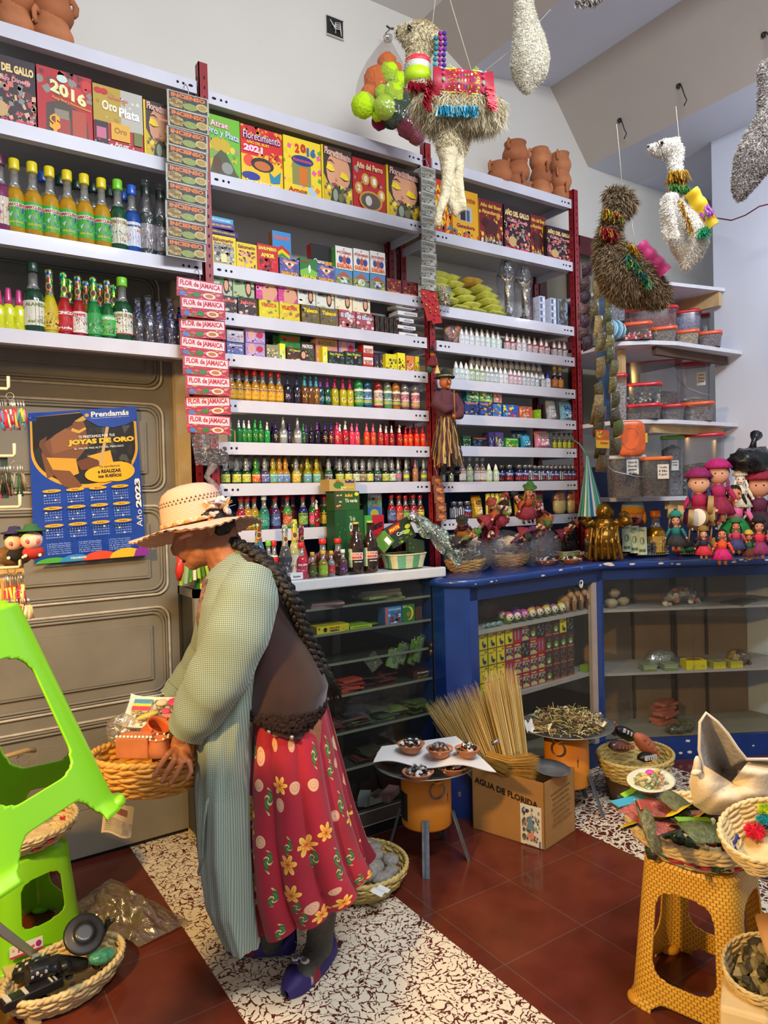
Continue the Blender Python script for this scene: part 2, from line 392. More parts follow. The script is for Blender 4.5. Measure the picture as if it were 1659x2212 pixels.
def post(t,x,y,ztop,w=.038):
 g=MB();g.box(x-w/2,y,0,x+w/2,y+.004,ztop,POST);g.box(x-w/2,y,0,x-w/2+.004,y+w,ztop,POST)
 k=.9
 while k<ztop-.02:
  g.cbox((x+.004,y-.0004,k),(.006,.001,.013),HOLE);g.cbox((x-w/2-.0004,y+.02,k),(.001,.008,.013),HOLE);k+=.04
 return g.build('post',t)
def unit(label,x0,x1,zs,posts,ztop):
 t=thing('shelving_unit',label,'shelving',((x0+x1)/2,3.,0))
 for z in zs:o=shelf_board(t,x0,x1,z);o.location=(-(x0+x1)/2,-3.,0)
 for x,y in posts:o=post(t,x,y,ztop);o.location=(-(x0+x1)/2,-3.,0)
unit('white metal shelves above the grey door on the left',-.75,1.028,ZL,((1.052,YF-.012),(-.77,YF)),3.24)
unit('white metal shelving unit with red posts in the middle of the wall',1.075,2.168,ZM,((2.192,YF-.012),(1.085,3.13),(2.16,3.13)),3.2)
unit('white metal shelving unit with red posts on the right',2.228,3.236,ZR,((3.258,YF-.012),(2.235,3.13),(3.225,3.13)),3.2)
# ------------------------------------------------------------------ printed cartons
def rows(*a):return list(a)
def px_mid(a,b):return(a+b)/2
def pbox(name,label,cat,pxl,pxr,pyt,z,y,d,side,art,group=None,tilt=0,z2=None,extra=None):
 """carton whose front stands at y; width and height are read off the photograph"""
 x0,x1=X_at(pxl,y,z+.01),X_at(pxr,y,z+.01);h=min(Z_at(pyt,x0,y)-z,min(q for q in(ZM if px_mid(pxl,pxr)<915 and px_mid(pxl,pxr)>425 else ZL if px_mid(pxl,pxr)<=425 else ZR)+(9,)if q>z+.03)-.016-z if z>1.3 else 9);w=x1-x0-.002
 g=MB();g.box(-w/2,0,0,w/2,d,h,side)
 g.art(flat(-w/2,0,w/2,h,0),art)
 o=g.build(name,None,((x0+x1)/2,y,z+.0008),(0,0,tilt));tag(o,label,cat,group);
 if extra:extra(o,w,h,d)
 return o
def prt(bg,title,tc,cols,seed=1,th=.16,ty=.85,sub=None,sc='#ffffff',win=None,n=60,border=None,sz=.09,top=.72):
 a=[('r',0,0,1,1,bg)]
 if border:a+=[('r',.03,.02,.97,.98,border)]
 a+=[('n',n,.04,.04,.96,top,cols,sz,seed)]
 if win:a+=[('e',.5,.3,.33,.24,win),('e',.42,.3,.12,.16,'#b9a58a'),('e',.62,.26,.1,.14,'#6b5a3a')]
 if title:
  for i,tt in enumerate(title.split('|')):a+=[('t',tt,.5,ty-i*(th*1.15),.86,th,tc,.03)]
 if sub:a+=[('t',sub,.5,.12,.7,.1,sc,.02)]
 return a
Y1,RD,GN,BLK,WH,GD,SK='#f2d410','#c41a22','#3f9a2b','#17141a','#f1efe8','#d8a431','#d99c78'
def florec(w=1):
 return[('r',0,0,1,1,'#e6c414'),('r',.06,0,1,1,'#3b2b22'),('e',.55,.58,.4,.36,SK),('p',[(.06,0.),(1,0),(1,.34),(.7,.2),(.3,.22),(.06,.5)],'#d8b21a'),
('n',46,.08,.02,.98,.34,['#e5c21b','#8b8a70','#f2dc57','#5b5a3f','#c99a12'],.07,5),
('p',[(.14,.6),(.2,.7),(.34,.68),(.44,.58),(.3,.56)],'#f3d516'),('p',[(.58,.5),(.66,.6),(.8,.57),(.9,.47),(.74,.45)],'#f3d516'),
('p',[(.13,.6),(.28,.545),(.45,.575),(.29,.56)],BLK),('p',[(.57,.5),(.74,.435),(.92,.465),(.75,.455)],BLK),
('p',[(.14,.73),(.3,.77),(.44,.7),(.3,.745)],'#3a2618'),('p',[(.44,.47),(.52,.42),(.44,.4)],'#c58662'),('p',[(.3,.35),(.42,.37),(.52,.33),(.4,.31)],'#b5453f'),
('p',[(.26,.04),(.3,.2),(.42,.33),(.56,.3),(.74,.12),(.8,.03)],'#3a3a30'),('e',.42,.15,.08,.11,'#8f9a86'),('e',.6,.12,.09,.08,'#6e6a3e'),
('t','Florecimiento',.52,.88,.88,.13,'#f4ead8',.05,-.06),('t','Florecimiento',.515,.882,.88,.12,'#b5382f',0.,-.06)]
A2016=[('r',0,0,1,1,'#b81420'),('n',30,0.,.6,1,1,['#7a3f3d','#cc3333','#8c8a80','#5f2a30'],.09,3),('p',[(.14,0.),(.16,.46),(.42,.55),(.72,.46),(.9,.3),(.92,0)],'#4a3a30'),('r',.28,.04,.58,.3,'#a8392f'),('r',.62,.04,.88,.44,'#b9472f'),('r',.3,.26,.56,.4,'#8d8270'),
('t','2016',.56,.68,.66,.2,'#efe08a',.05,-.14),('t','2016',.55,.685,.64,.17,'#e9f2c4',0.,-.14),('t','Feng Shui y Florecimiento',.62,.52,.7,.05,'#e7b43a',.02,-.08),('e',.45,.87,.1,.06,'#c8e2d8'),('t','$',.3,.17,.2,.27,'#f2a81c',.06)]
AORO=[('r',0,0,1,1,'#b3121c'),('r',0,.4,.55,1,'#b9992c'),('r',.55,.34,1,1,'#b9b7ac'),('n',16,.05,.45,.95,.9,['#d9c578','#dedcd2','#a98b26'],.05,4),('e',.1,.9,.08,.05,RD),('e',.22,.9,.08,.05,RD),
('t','Florecimiento',.5,.83,.4,.06,'#d8756a'),('t','Oro',.32,.68,.3,.16,'#f4efd8',.03),('t','Plata',.72,.62,.42,.16,'#ffffff',.03),('r',.02,.04,.28,.4,'#2a1c22'),('r',.05,.12,.24,.3,'#c96a8a'),('r',.34,.14,.72,.42,'#e0a92c'),('t','Oro',.53,.3,.25,.1,'#9a5a14'),('r',.8,.12,.97,.34,'#6f7a38'),('t','Amor',.55,.07,.3,.07,WH),('n',20,0,0,1,.12,[WH,'#c2202a'],.03,7)]
AGALLO=[('r',0,0,1,1,'#2a1420'),('n',90,0,0,1,.75,['#c9515e','#e8b08a','#5a1b2a','#8d8a86','#d8756a','#241018','#a99a72'],.07,9),('t','AÑO DEL GALLO',.5,.84,.94,.15,'#f2d08a',.06),('t','Trabajo Dinero',.5,.66,.8,.09,'#f0a0a8',.03),('t','SALUD Y AMOR',.5,.05,.9,.07,'#e8305a',.05),('e',.3,.2,.15,.12,'#c9a56a')]
ABUEY=[('r',0,0,1,1,'#7a1420'),('n',50,0,0,1,.75,['#c9962c','#5a0f16','#e8c23a','#8c1c24'],.07,2),('t','Año del Buey',.5,.87,.9,.12,'#e0b83a',.04),('t','Abundancia',.5,.74,.8,.09,'#e8c24a',.03),('e',.5,.42,.3,.16,'#4a1a1a'),('p',[(.22,.4),(.3,.16),(.36,.16),(.36,.36)],'#4a1a1a'),('p',[(.6,.36),(.64,.14),(.7,.14),(.76,.4)],'#4a1a1a'),('e',.24,.5,.12,.1,'#3a1412'),('n',10,.05,.02,.95,.14,['#8ca0a0','#e8d8a0'],.07,3)]
DB=2.875
pbox('gift_box','dark maroon boxed set reading AÑO DEL GALLO at far left of the top shelf','box',-34,80,106,ZL[1],DB,.1,'#3a1420',AGALLO)
pbox('gift_box','red boxed set with holographic 2016 and a gold dollar sign','box',82,202,138,ZL[1],DB,.1,'#8a0f18',A2016)
pbox('gift_box','gold and silver boxed set reading Oro Plata with bottles showing below','box',203,311,178,ZL[1],DB,.1,'#8a0f18',AORO)
pbox('gift_box','yellow boxed set with a woman face beside the hanging orange-lettered strip','box',312,386,214,ZL[1],DB,.1,'#d8b512',florec())
pbox('gift_box','lime green boxed set reading Atrae Oro y Plata','box',442,521,241,ZM[1],DB,.1,'#5f9a1f',[('r',0,0,1,1,'#6fb52a'),('n',40,0,0,1,.6,['#5a9a22','#c9b52a','#8a9a6a','#e0c83a'],.08,8),('e',.45,.52,.28,.12,'#c9a81c'),('p',[(.15,.05),(.25,.3),(.45,.45),(.6,.4),(.8,.2),(.92,.04)],'#4a5230'),('e',.35,.2,.12,.14,'#5a3a22'),('e',.62,.16,.16,.1,'#8a9088'),('t','Atrae',.42,.86,.5,.11,'#e84a9a',.05),('t','Atrae',.42,.86,.48,.1,WH,0.),('t','Oro y Plata',.5,.7,.94,.15,'#3a8fc0',.04,-.06),('t','Oro y Plata',.495,.703,.93,.14,WH,0.,-.06)])
pbox('gift_box','red and yellow boxed set reading Florecimiento 2021','box',522,612,266,ZM[1],DB,.1,'#e0b812',[('r',0,0,1,1,'#d4141c'),('r',0,0,1,.5,'#f0c414'),('n',30,0,.86,1,1,['#e8a020','#c01018'],.06,1),('n',50,.4,.4,1,.62,['#b01820','#e8542a','#f2b01c'],.06,6),('e',.18,.4,.13,.1,'#e8462a'),('e',.5,.37,.28,.12,'#1d1a1a'),('e',.5,.35,.2,.08,'#c96a2a'),('e',.22,.14,.22,.07,'#1c2f8f'),('p',[(.66,.28),(.78,.2),(.95,.32),(.92,.12),(.7,.08)],'#1486a8'),('t','Florecimiento',.5,.83,.92,.15,'#4a0a5a',.06),('t','Florecimiento',.5,.835,.9,.13,'#ffd8e8',0.),('t','AÑO DEL BUEY',.4,.72,.55,.06,Y1),('t','2021',.28,.61,.46,.12,'#ffc8e0',.06),('t','Suerte Amor Salud',.5,.05,.8,.06,WH)])
pbox('gift_box','yellow boxed set with multicoloured 2016 and a blue oval','box',614,695,290,ZM[1],DB,.1,'#e8c010',[('r',0,0,1,1,'#f0d020'),('n',50,0,0,1,.9,['#e85aa0','#46a838','#e8861c','#e8c81c','#a8c8e8'],.07,12),('r',.22,.18,.72,.56,'#8a8a48'),('r',.4,.2,.62,.5,'#d87018'),('e',.5,.62,.3,.09,'#1c2c86'),('t','Florecimiento',.5,.62,.5,.06,'#e8502a'),('t','2',.36,.82,.12,.16,'#d02828',.06),('t','0',.52,.84,.14,.16,'#c02020',.06),('t','16',.74,.8,.24,.16,'#1c6ab0',.06),('t','Amor',.35,.08,.5,.08,RD)])
pbox('gift_box','yellow boxed set with a woman face left of the red 2018 box','box',696,762,311,ZM[1],DB,.1,'#e0bc12',florec())
pbox('gift_box','red boxed set with gold ornaments reading 2018 and a paw window','box',763,834,338,ZM[1],DB,.1,'#9a0f16',[('r',0,0,1,1,'#b8151e'),('n',20,.05,.5,.95,.9,['#9a9a9a','#8a0f16'],.06,4)]+[('e',x,y,.12,.12,'#c98f2a')for x,y in((.17,.42),(.38,.62),(.64,.6),(.86,.36))]+[('e',x,y,.1,.1,'#d9a84a')for x,y in((.17,.42),(.38,.62),(.64,.6),(.86,.36))]+[('t',c,x,y,.09,.12,WH,.04)for c,x,y in(('2',.17,.42),('0',.38,.62),('1',.64,.6),('8',.86,.36))]+[('e',.52,.2,.36,.2,'#c98f2a'),('e',.52,.2,.3,.16,'#5a4a40'),('e',.45,.2,.1,.1,'#c9c4ba'),('t','Año del Perro',.5,.86,.8,.12,'#f0d8a0',.03)])
pbox('gift_box','yellow boxed set with a woman face right of the red 2018 box','box',836,907,355,ZM[1],DB,.1,'#e0bc12',florec())
for a in(('yellow boxed set half hidden behind the hanging silver packets',940,977,385,prt('#c9301c','AÑO',Y1,[Y1,RD,'#2a8a9a','#f2a81c'],4)),
('orange-yellow boxed set reading Ganadora right of the llama feet',978,1034,404,[('r',0,0,1,1,'#e2a51a'),('t','Saliente',.5,.82,.8,.12,'#a8541a',.05),('r',.25,.36,.75,.68,'#b8b4a8'),('r',.3,.38,.5,.62,'#2a2030'),('r',.54,.38,.66,.6,'#3a5a8a'),('t','Ganadora',.5,.26,.7,.08,'#7a1a4a',.03),('n',24,0,0,1,.18,['#d0403a','#7a7a70','#e8c040'],.07,3)])):
 pbox('gift_box',a[0],'box',a[1],a[2],a[3],ZR[1],DB,.1,'#d8a512',a[4])
pbox('gift_box','dark red boxed set reading Año del Buey with a golden bull outline','box',1036,1087,428,ZR[1],DB,.1,'#e0b020',ABUEY)
pbox('gift_box','dark patterned AÑO DEL GALLO box between two red bull boxes','box',1090,1146,440,ZR[1],DB,.1,'#2a1018',AGALLO)
pbox('gift_box','dark red bull box half hidden beside the last box on the right','box',1147,1180,462,ZR[1],DB+.03,.06,'#7a1018',ABUEY)
pbox('gift_box','dark patterned AÑO DEL GALLO box beside the right red post','box',1182,1236,486,ZR[1],DB,.08,'#2a1018',AGALLO)
# --- incense cartons of the second middle shelf
z=ZM[2]
for k,(c,x0,x1,y,lb,ang)in enumerate((('#3a1c6a',444,516,500,'dark purple carton lowest of the flat pile',.06),('#4a1f86',441,505,487,'purple carton in the middle of the flat pile',-.05),('#3f9fd0',440,505,470,'sky blue carton on top of the flat pile',.03))):
 X0,X1=X_at(x0,2.87,z+.15),X_at(x1,2.87,z+.15);zz=z+.128+.0245*k;w=X1-X0
 g=MB();g.box(0,0,0,w,.11,.023,c);g.art(flat(0,0,w,.023,0),[('r',.05,.1,.95,.9,c),('t','SAHUMERIO DE LA BUENA SUERTE',.5,.5,.8,.35,Y1 if k<2 else WH)])
 tag(g.build('incense_box',None,(X0,2.87,zz),(0,0,ang)),lb+' on the yellow incense box','box')
pbox('incense_box','large yellow Sahumerio carton holding up the flat pile','box',455,511,505,z,2.872,.1,'#4a3a1a',[('r',0,0,1,1,'#e8cf1a'),('r',.12,.08,.92,.68,'#8a8a88'),('n',40,.12,.08,.92,.68,['#4a4a50','#b8b4a0','#d8cf9a','#3a3030'],.08,3),('r',.4,.12,.62,.4,'#e8dc9a'),('t','Sahumerio',.5,.86,.8,.12,'#8a3a1a',.04),('t','Buen Dinero',.5,.74,.7,.08,'#7a6ac8',.03)])
pbox('incense_box','yellow Sahumerio carton with a red picture','box',511,556,522,z,2.872,.05,'#d8bc1a',[('r',0,0,1,1,'#e8c81a'),('n',50,.1,.06,.92,.7,['#8a3a3a','#c96a5a','#e8a08a','#5a2a2a','#b8a8a0'],.08,5),('t','Sahumerio',.5,.85,.84,.14,'#7a2a1a',.04)])
pbox('incense_box','red Sahumerio carton reading AMOR','box',556,602,525,z,2.872,.05,'#8a1018',[('r',0,0,1,1,'#c8141e'),('t','SAHUMERIO',.5,.86,.86,.12,'#f2e43a',.05),('t','AMOR',.5,.62,.66,.15,'#f2e43a',.06),('n',26,.1,.05,.9,.5,['#5a0f1a','#e8303a','#8a1020'],.11,4)])
pbox('incense_box','blue Sahumerio carton with a tricolour flag standing at the back','box',590,631,497,z,2.93,.04,'#b8743a',[('r',0,0,1,1,'#3a8fd0'),('t','Sahumerio',.5,.88,.85,.1,'#e8603a',.04),('p',[(.08,.6),(.5,.72),(.92,.6),(.92,.52),(.5,.64),(.08,.52)],'#d02a2a'),('p',[(.08,.52),(.5,.64),(.92,.52),(.92,.45),(.5,.56),(.08,.45)],Y1),('p',[(.08,.45),(.5,.56),(.92,.45),(.92,.38),(.5,.48),(.08,.38)],GN),('e',.5,.25,.28,.2,'#1f2a3a'),('e',.5,.42,.08,.07,SK)])
EYEA=[('r',0,0,1,1,'#5a5a9a'),('n',30,0,.3,1,1,['#7a6ab8','#4a4a86','#a88ac8'],.1,2),('p',[(.12,.86),(.88,.86),(.5,.4)],'#e89a6a'),('e',.5,.68,.22,.09,WH),('e',.5,.68,.09,.08,'#5a3a1a'),('t','SARUMA',.5,.16,.86,.2,'#f2a41a',.05)]
for x0,x1,y,lb in((604,647,555,'left of the green SARUMA carton'),(685,725,570,'right of the green SARUMA carton')):pbox('incense_box','violet incense carton with an eye in a triangle, '+lb,'box',x0,x1,y,z,2.872,.035,'#3a3a6a',EYEA)
pbox('incense_box','dark green SARUMA carton with a man on a hill','box',648,686,556,z,2.872,.05,'#1f4a24',[('r',0,0,1,1,'#2a7a3a'),('p',[(0,.4),(.5,.6),(1,.4),(1,.2),(0,.2)],'#7ac04a'),('e',.55,.52,.07,.2,WH),('t','BUEN',.3,.84,.4,.09,RD,.04),('t','SARUMA',.5,.12,.9,.18,Y1,.05)])
pbox('incense_box','black carton reading Chama Fregués behind the eye carton','box',673,720,525,z,2.91,.04,'#b81a20',[('r',0,0,1,1,'#181416'),('t','Chama',.36,.58,.5,.11,WH,.03),('t','Fregués',.36,.46,.55,.1,WH,.03),('r',.6,.34,.95,.6,'#c98a5a'),('n',10,.6,.34,.95,.6,['#3a2a2a','#e8b04a'],.08,2),('t','SARUMA',.55,.12,.85,.2,Y1,.05)])
for i,(x0,x1,yt)in enumerate(((724,762,530),(763,798,536),(799,833,541))):
 X0=X_at(x0,2.872,z+.05)
 lo=[('r',0,0,1,1,'#7a8a6a'),('r',0,.6,1,1,'#4a8ab8'),('p',[(.1,.6),(.5,.9),(.9,.6)],'#b8503a'),('e',.5,.34,.22,.22,'#c8dcd0'),('r',0.,0,1,.14,'#8a9a3a'),('n',16,0,0,1,.5,['#5a6a2a','#c8b83a','#7a5a9a'],.1,i)]
 pbox('incense_box',ORD[i]+' from the left of three green temple cartons below the white ones','box',x0,x1,580+5*i,z,2.872,.05,'#3a4a3a',lo)
 h0=Z_at(580+5*i,X0,2.872)-z
 pbox('incense_box',ORD[i]+' from the left of three white cartons reading 7 PODERES','box',x0+1,x1,yt,z+h0+.002,2.872,.045,'#5ab04a' if i==0 else '#d8d4cc',
[('r',0,0,1,1,'#e8e6e0'),('t','7',.5,.88,.1,.11,RD,.04),('t','PODERES',.5,.73,.84,.11,RD,.04),('e',.3,.44,.13,.16,'#3a4a8a'),('e',.52,.42,.12,.18,'#b8503a'),('e',.74,.42,.14,.16,'#3a3a8a'),('e',.3,.58,.05,.05,SK),('e',.52,.6,.05,.05,SK),('e',.74,.58,.05,.05,SK),('t','SARUMA',.5,.15,.9,.2,'#f0742a',.05)])
g=MB();X0,X1=X_at(722,2.87,z+.1),X_at(835,2.87,z+.1)
g.grid(lambda u,v:(u*(X1-X0),-.004+.05*v*v+.006*sin(u*25),.14+.05*v*(1-.9*abs(2*u-.6))+.006*sin(u*40+v*9)),30,6,film('#ffffff',.8));tag(g.build('plastic_wrap',None,(X0,2.872,z+.01)),'crumpled clear plastic wrap over the white 7 PODERES cartons','plastic wrap')
for i,(x0,x1)in enumerate(((835,868),(869,904))):pbox('incense_box','dark red incense carton with orange picture, '+('left' if i==0 else 'right')+' one of the pair by the post','box',x0,x1,600+6*i,z,2.872,.05,'#3a1216',[('r',0,0,1,1,'#6a1c22'),('n',30,.05,.05,.95,.9,['#b8541f','#3a1a3a','#c98a2a','#7a1f22'],.1,i),('t','SARUMA',.5,.1,.8,.16,'#f08a2a',.04)])
# --- two tiers of soap cartons
z=ZM[3]
def tier(items,yoff=0,y=2.872,nm='soap_box'):
 for x0,x1,yt,yb,bg,title,tc,cols,lb in items:
  X0=X_at(x0,y,z+.03);zb=z if yb is None else Z_at(yb,X0,y)
  face=[('r',0,0,1,1,bg),('n',26,0,0,1,1,cols,.11,len(lb)),]
  if 'woman' in lb:face+=[('e',.72,.5,.15,.42,'#2a1a14'),('e',.72,.5,.1,.28,SK)]
  if 'face' in lb:face+=[('p',[(.3,0),(.28,.5),(.5,.95),(.9,.9),(1,.4),(.8,0)],SK),('p',[(.4,.62),(.6,.7),(.55,.58)],BLK),('p',[(.45,.9),(.9,1),(1,.5),(.85,.8)],'#7a3a1a')]
  if title:face+=[('t',title,.36 if 'woman' in lb else .5,.72,.55 if 'woman' in lb else .8,.22,tc,.04)]
  pbox(nm,lb,'box',x0,x1,yt,zb,y,.06,bg,face)
low=[(471,513,636,None,'#3a2a2c','Jabón','#e8604a',['#8a5a5a','#2a1a1c','#d8b8a8','#1a1416'],'dark carton with pink roses, leftmost in the lower row under the pink strip'),(514,556,641,None,'#3a2a2c','Jabón','#e8604a',['#8a5a5a','#2a1a1c','#d8b8a8','#1a1416'],'second dark carton with pink roses, left of the yellow fruit cartons'),
(560,603,645,None,'#d8c81c','VIUDITA','#d8301c',['#a86a4a','#e8dc2a','#6a8a3a','#d8a83a'],'yellow carton with red lettering, left one of the pair'),(604,648,652,None,'#d8c81c','VIUDITA','#d8301c',['#a86a4a','#e8dc2a','#6a8a3a','#d8a83a'],'yellow carton with red lettering, right one of the pair'),
(652,691,657,None,'#6a5a2a','Tabaco',Y1,['#8a7a3a','#4a3a1c','#5a5a8a'],'brown tobacco carton with a bearded man, left one'),(692,731,664,None,'#6a5a2a','Tabaco',Y1,['#8a7a3a','#4a3a1c','#5a5a8a'],'brown tobacco carton with a bearded man, right one'),
(733,769,668,None,'#a84a5a','El Ekeko','#bfe0f0',['#d8d4c8','#8a2a3a','#3a5a3a','#c98a8a'],'pink and white carton reading El Ekeko, left one'),(770,808,674,None,'#a84a5a','El Ekeko','#bfe0f0',['#d8d4c8','#8a2a3a','#3a5a3a','#c98a8a'],'pink and white carton reading El Ekeko, right one')]
tier(low)
for i in range(6):
 tier([(811+10*i,820+10*i,681+2*i,None,'#1c1a1a',None,WH,['#8a3a1a','#2a4a3a','#1a1a1a'],'narrow black carton, '+ORD[i]+' from the left in the black row')])
hi=[(456,502,590,634,'#b8c0a8','Jabon','#3a7a3a',['#3a5a3a','#d8dcd0','#5a8a5a'],'pale green carton with a woman, leftmost in the upper row'),(503,550,598,641,'#a8b88a','Jabon','#2a5a2a',['#3a5a2a','#d8dcd0','#4a7a4a'],'green-edged carton with a woman next to the pink cartons'),
(553,600,602,645,'#c83a8a',None,WH,['#d84a9a','#e8a0c0'],'pink carton with a face, left one of the pair'),(601,642,613,652,'#c83a8a',None,WH,['#d84a9a','#e8a0c0'],'pink carton with a face, right one of the pair'),
(643,682,619,656,'#d8d8cc','ROMERO','#3a3a3a',['#8aa87a','#e8e4d8','#c8c4b0'],'white carton with a woman, left of two with green hills'),(683,722,625,663,'#d8d8cc','ROMERO','#3a3a3a',['#8aa87a','#e8e4d8','#c8c4b0'],'white carton with a woman, right of two with green hills'),
(724,761,631,667,'#e8dcb8','Avena','#7a8ab8',['#e8e0c8','#d8c89a'],'cream oat carton with a woman, left one'),(762,800,637,673,'#e8dcb8','Avena','#7a8ab8',['#e8e0c8','#d8c89a'],'cream oat carton with a woman, right one')]
tier(hi)
for i in range(5):
 y=2.868;X0=X_at(858-(3 if i==4 else 0),y,z+.1);zb=z+.0335*i
 pbox('alum_box','white carton reading Alumbre, '+('lowest','second lowest','middle','second from top','topmost')[i]+' of its pile','box',862-3*(i%2)-(6 if i==4 else 0),902-4*(i%3),717-15.5*i,zb,y,.08,'#dcdce0',[('r',0,0,1,1,'#e4e4e6'),('t','Piedra de',.6,.74,.4,.14,'#7a7a80'),('t','Alumbre',.6,.4,.6,.32,'#4a4a52',.03)])
# --- soap and tea cartons, fifth middle shelf
z=ZM[4];y=2.875
def cart(x0,x1,yt,bg,title,tc,cols,lb,yb=None,yy=None,d=.05,name='carton',extra=()):
 q=yy or y;X0=X_at(x0,q,z+.03);zb=z if yb is None else Z_at(yb,X0,q)
 pbox(name,lb,'box',x0,x1,yt,zb,q,d,bg,[('r',0,0,1,1,bg),('n',30,.04,.04,.96,.7,cols,.1,len(lb))]+([('t',title,.5,.8,.8,.17,tc,.04)]if title else[])+list(extra))
PKL=[('e',.3,.55,.2,.4,'#c8a0b8'),('e',.3,.62,.12,.2,SK),('e',.72,.6,.18,.22,'#b8203a')]
for i,(x0,x1)in enumerate(((490,527),(531,573))):
 for j in range(2):
  lb=(('grey-white shaving soap carton','lilac carton with a girl and red roses')[i])+(', upper of two' if j else ', lower of two')+' beside the pink strip'
  if i==0:cart(x0,x1,712 if j else 739,'#b8b0c0' if j else '#5a6aa8','Jabon',WH,['#8a8090','#d8d4dc','#c06a8a']if j else['#3a5a9a','#c86a5a','#d8d8e8'],lb,737 if j else None)
  else:cart(x0,x1,710 if j else 740,'#a88ac0',None,WH,['#9a7ab8','#c8a8d8'],lb,739 if j else None,extra=PKL)
cart(590,608,724,'#1a4a24',None,WH,['#2a6a2a'],'dark green carton edge left of the green MATE carton',yy=2.93)
cart(606,650,718,'#1f7a2c','MATE',RD,['#1f7a2c','#2a8a34'],'green tea carton with a brown gourd cup and yellow swoosh',yy=2.91,extra=[('e',.5,.42,.28,.16,'#e8d42a'),('e',.5,.46,.26,.14,'#1f7a2c'),('e',.5,.44,.14,.14,'#8a6a3a')])
cart(651,679,738,'#4a4a3a','MATICO',WH,['#2a4a2a','#6a6a4a'],'dark carton reading MATICO',yy=2.91)
cart(576,604,744,'#8a8a6a',None,WH,['#d8a43a','#e8dcb8','#6a6a4a'],'pale carton with a torch picture left of the brown cocoa carton');cart(604,617,742,'#f0e420',None,WH,['#f0e420','#6ab0c8',WH],'bright yellow carton end left of the brown cocoa carton')
cart(620,668,750,'#4a2a1c','Cacao','#b8d83a',['#6a3a22','#3a1c14','#d8c8a8'],'brown cocoa carton with a dark-haired woman',extra=[('e',.72,.5,.16,.44,'#1a1010'),('e',.74,.5,.1,.28,SK)])
cart(683,730,728,'#c8867a','MANZANILLA','#6a8a2a',['#e8a83a','#d85a6a','#d8c8a8'],'salmon tea carton behind the yellow carton end',yy=2.91)
cart(697,708,749,'#f0e420',None,WH,['#f0e420','#6ab0c8',WH],'bright yellow carton end in front of the salmon carton',yy=2.868)
cart(733,768,732,'#a88ac0',None,WH,['#9a7ab8','#c8a8d8'],'lilac carton with a girl and roses right of the salmon carton',yy=2.91,extra=PKL)
for i,(x0,x1)in enumerate(((709,745),(746,783))):cart(x0,x1,758,'#22342a','San Pedro','#c8c83a',['#3a5a4a','#101810','#5a6a6a'],'dark green San Pedro soap carton, '+('left' if i==0 else 'right')+' of two',extra=[('e',.6,.45,.18,.3,'#0f1210'),('e',.6,.62,.07,.1,SK)])
for j in range(2):cart(784,807,745 if j else 770,'#b82a20',None,WH,['#a82418'],('upper' if j else 'lower')+' white-capped red carton reading SANGRE DE GRADO',769 if j else None,extra=[('r',.05,.3,.95,.95,'#e4e0d4'),('t','SANGRE',.5,.62,.8,.2,'#a82418',.04),('t','GRADO',.5,.42,.7,.2,'#a82418',.04)])
for i,(x0,x1)in enumerate(((808,819),(820,831))):cart(x0,x1,765,'#3a2a4a',None,WH,['#c8c43a','#2a1a3a','#5a4a6a'],'narrow purple carton, '+('left' if i==0 else 'right')+' of two beside the yellow cartons',yy=2.9)
for i,(x0,x1,c)in enumerate(((833,858,'#d8d01a'),(859,876,'#e8e020'),(878,896,'#d87a3a'),(897,906,'#d8c81a'))):cart(x0,x1,764+i*2-4*(i==1),c,None,WH,['#6a3a1c','#2a2a1a','#c8a83a']if i!=2 else['#e8dcc8','#3a5a2a','#d8a87a'],('yellow','tall bright yellow','orange-framed','slim yellow')[i]+' carton near the middle post')
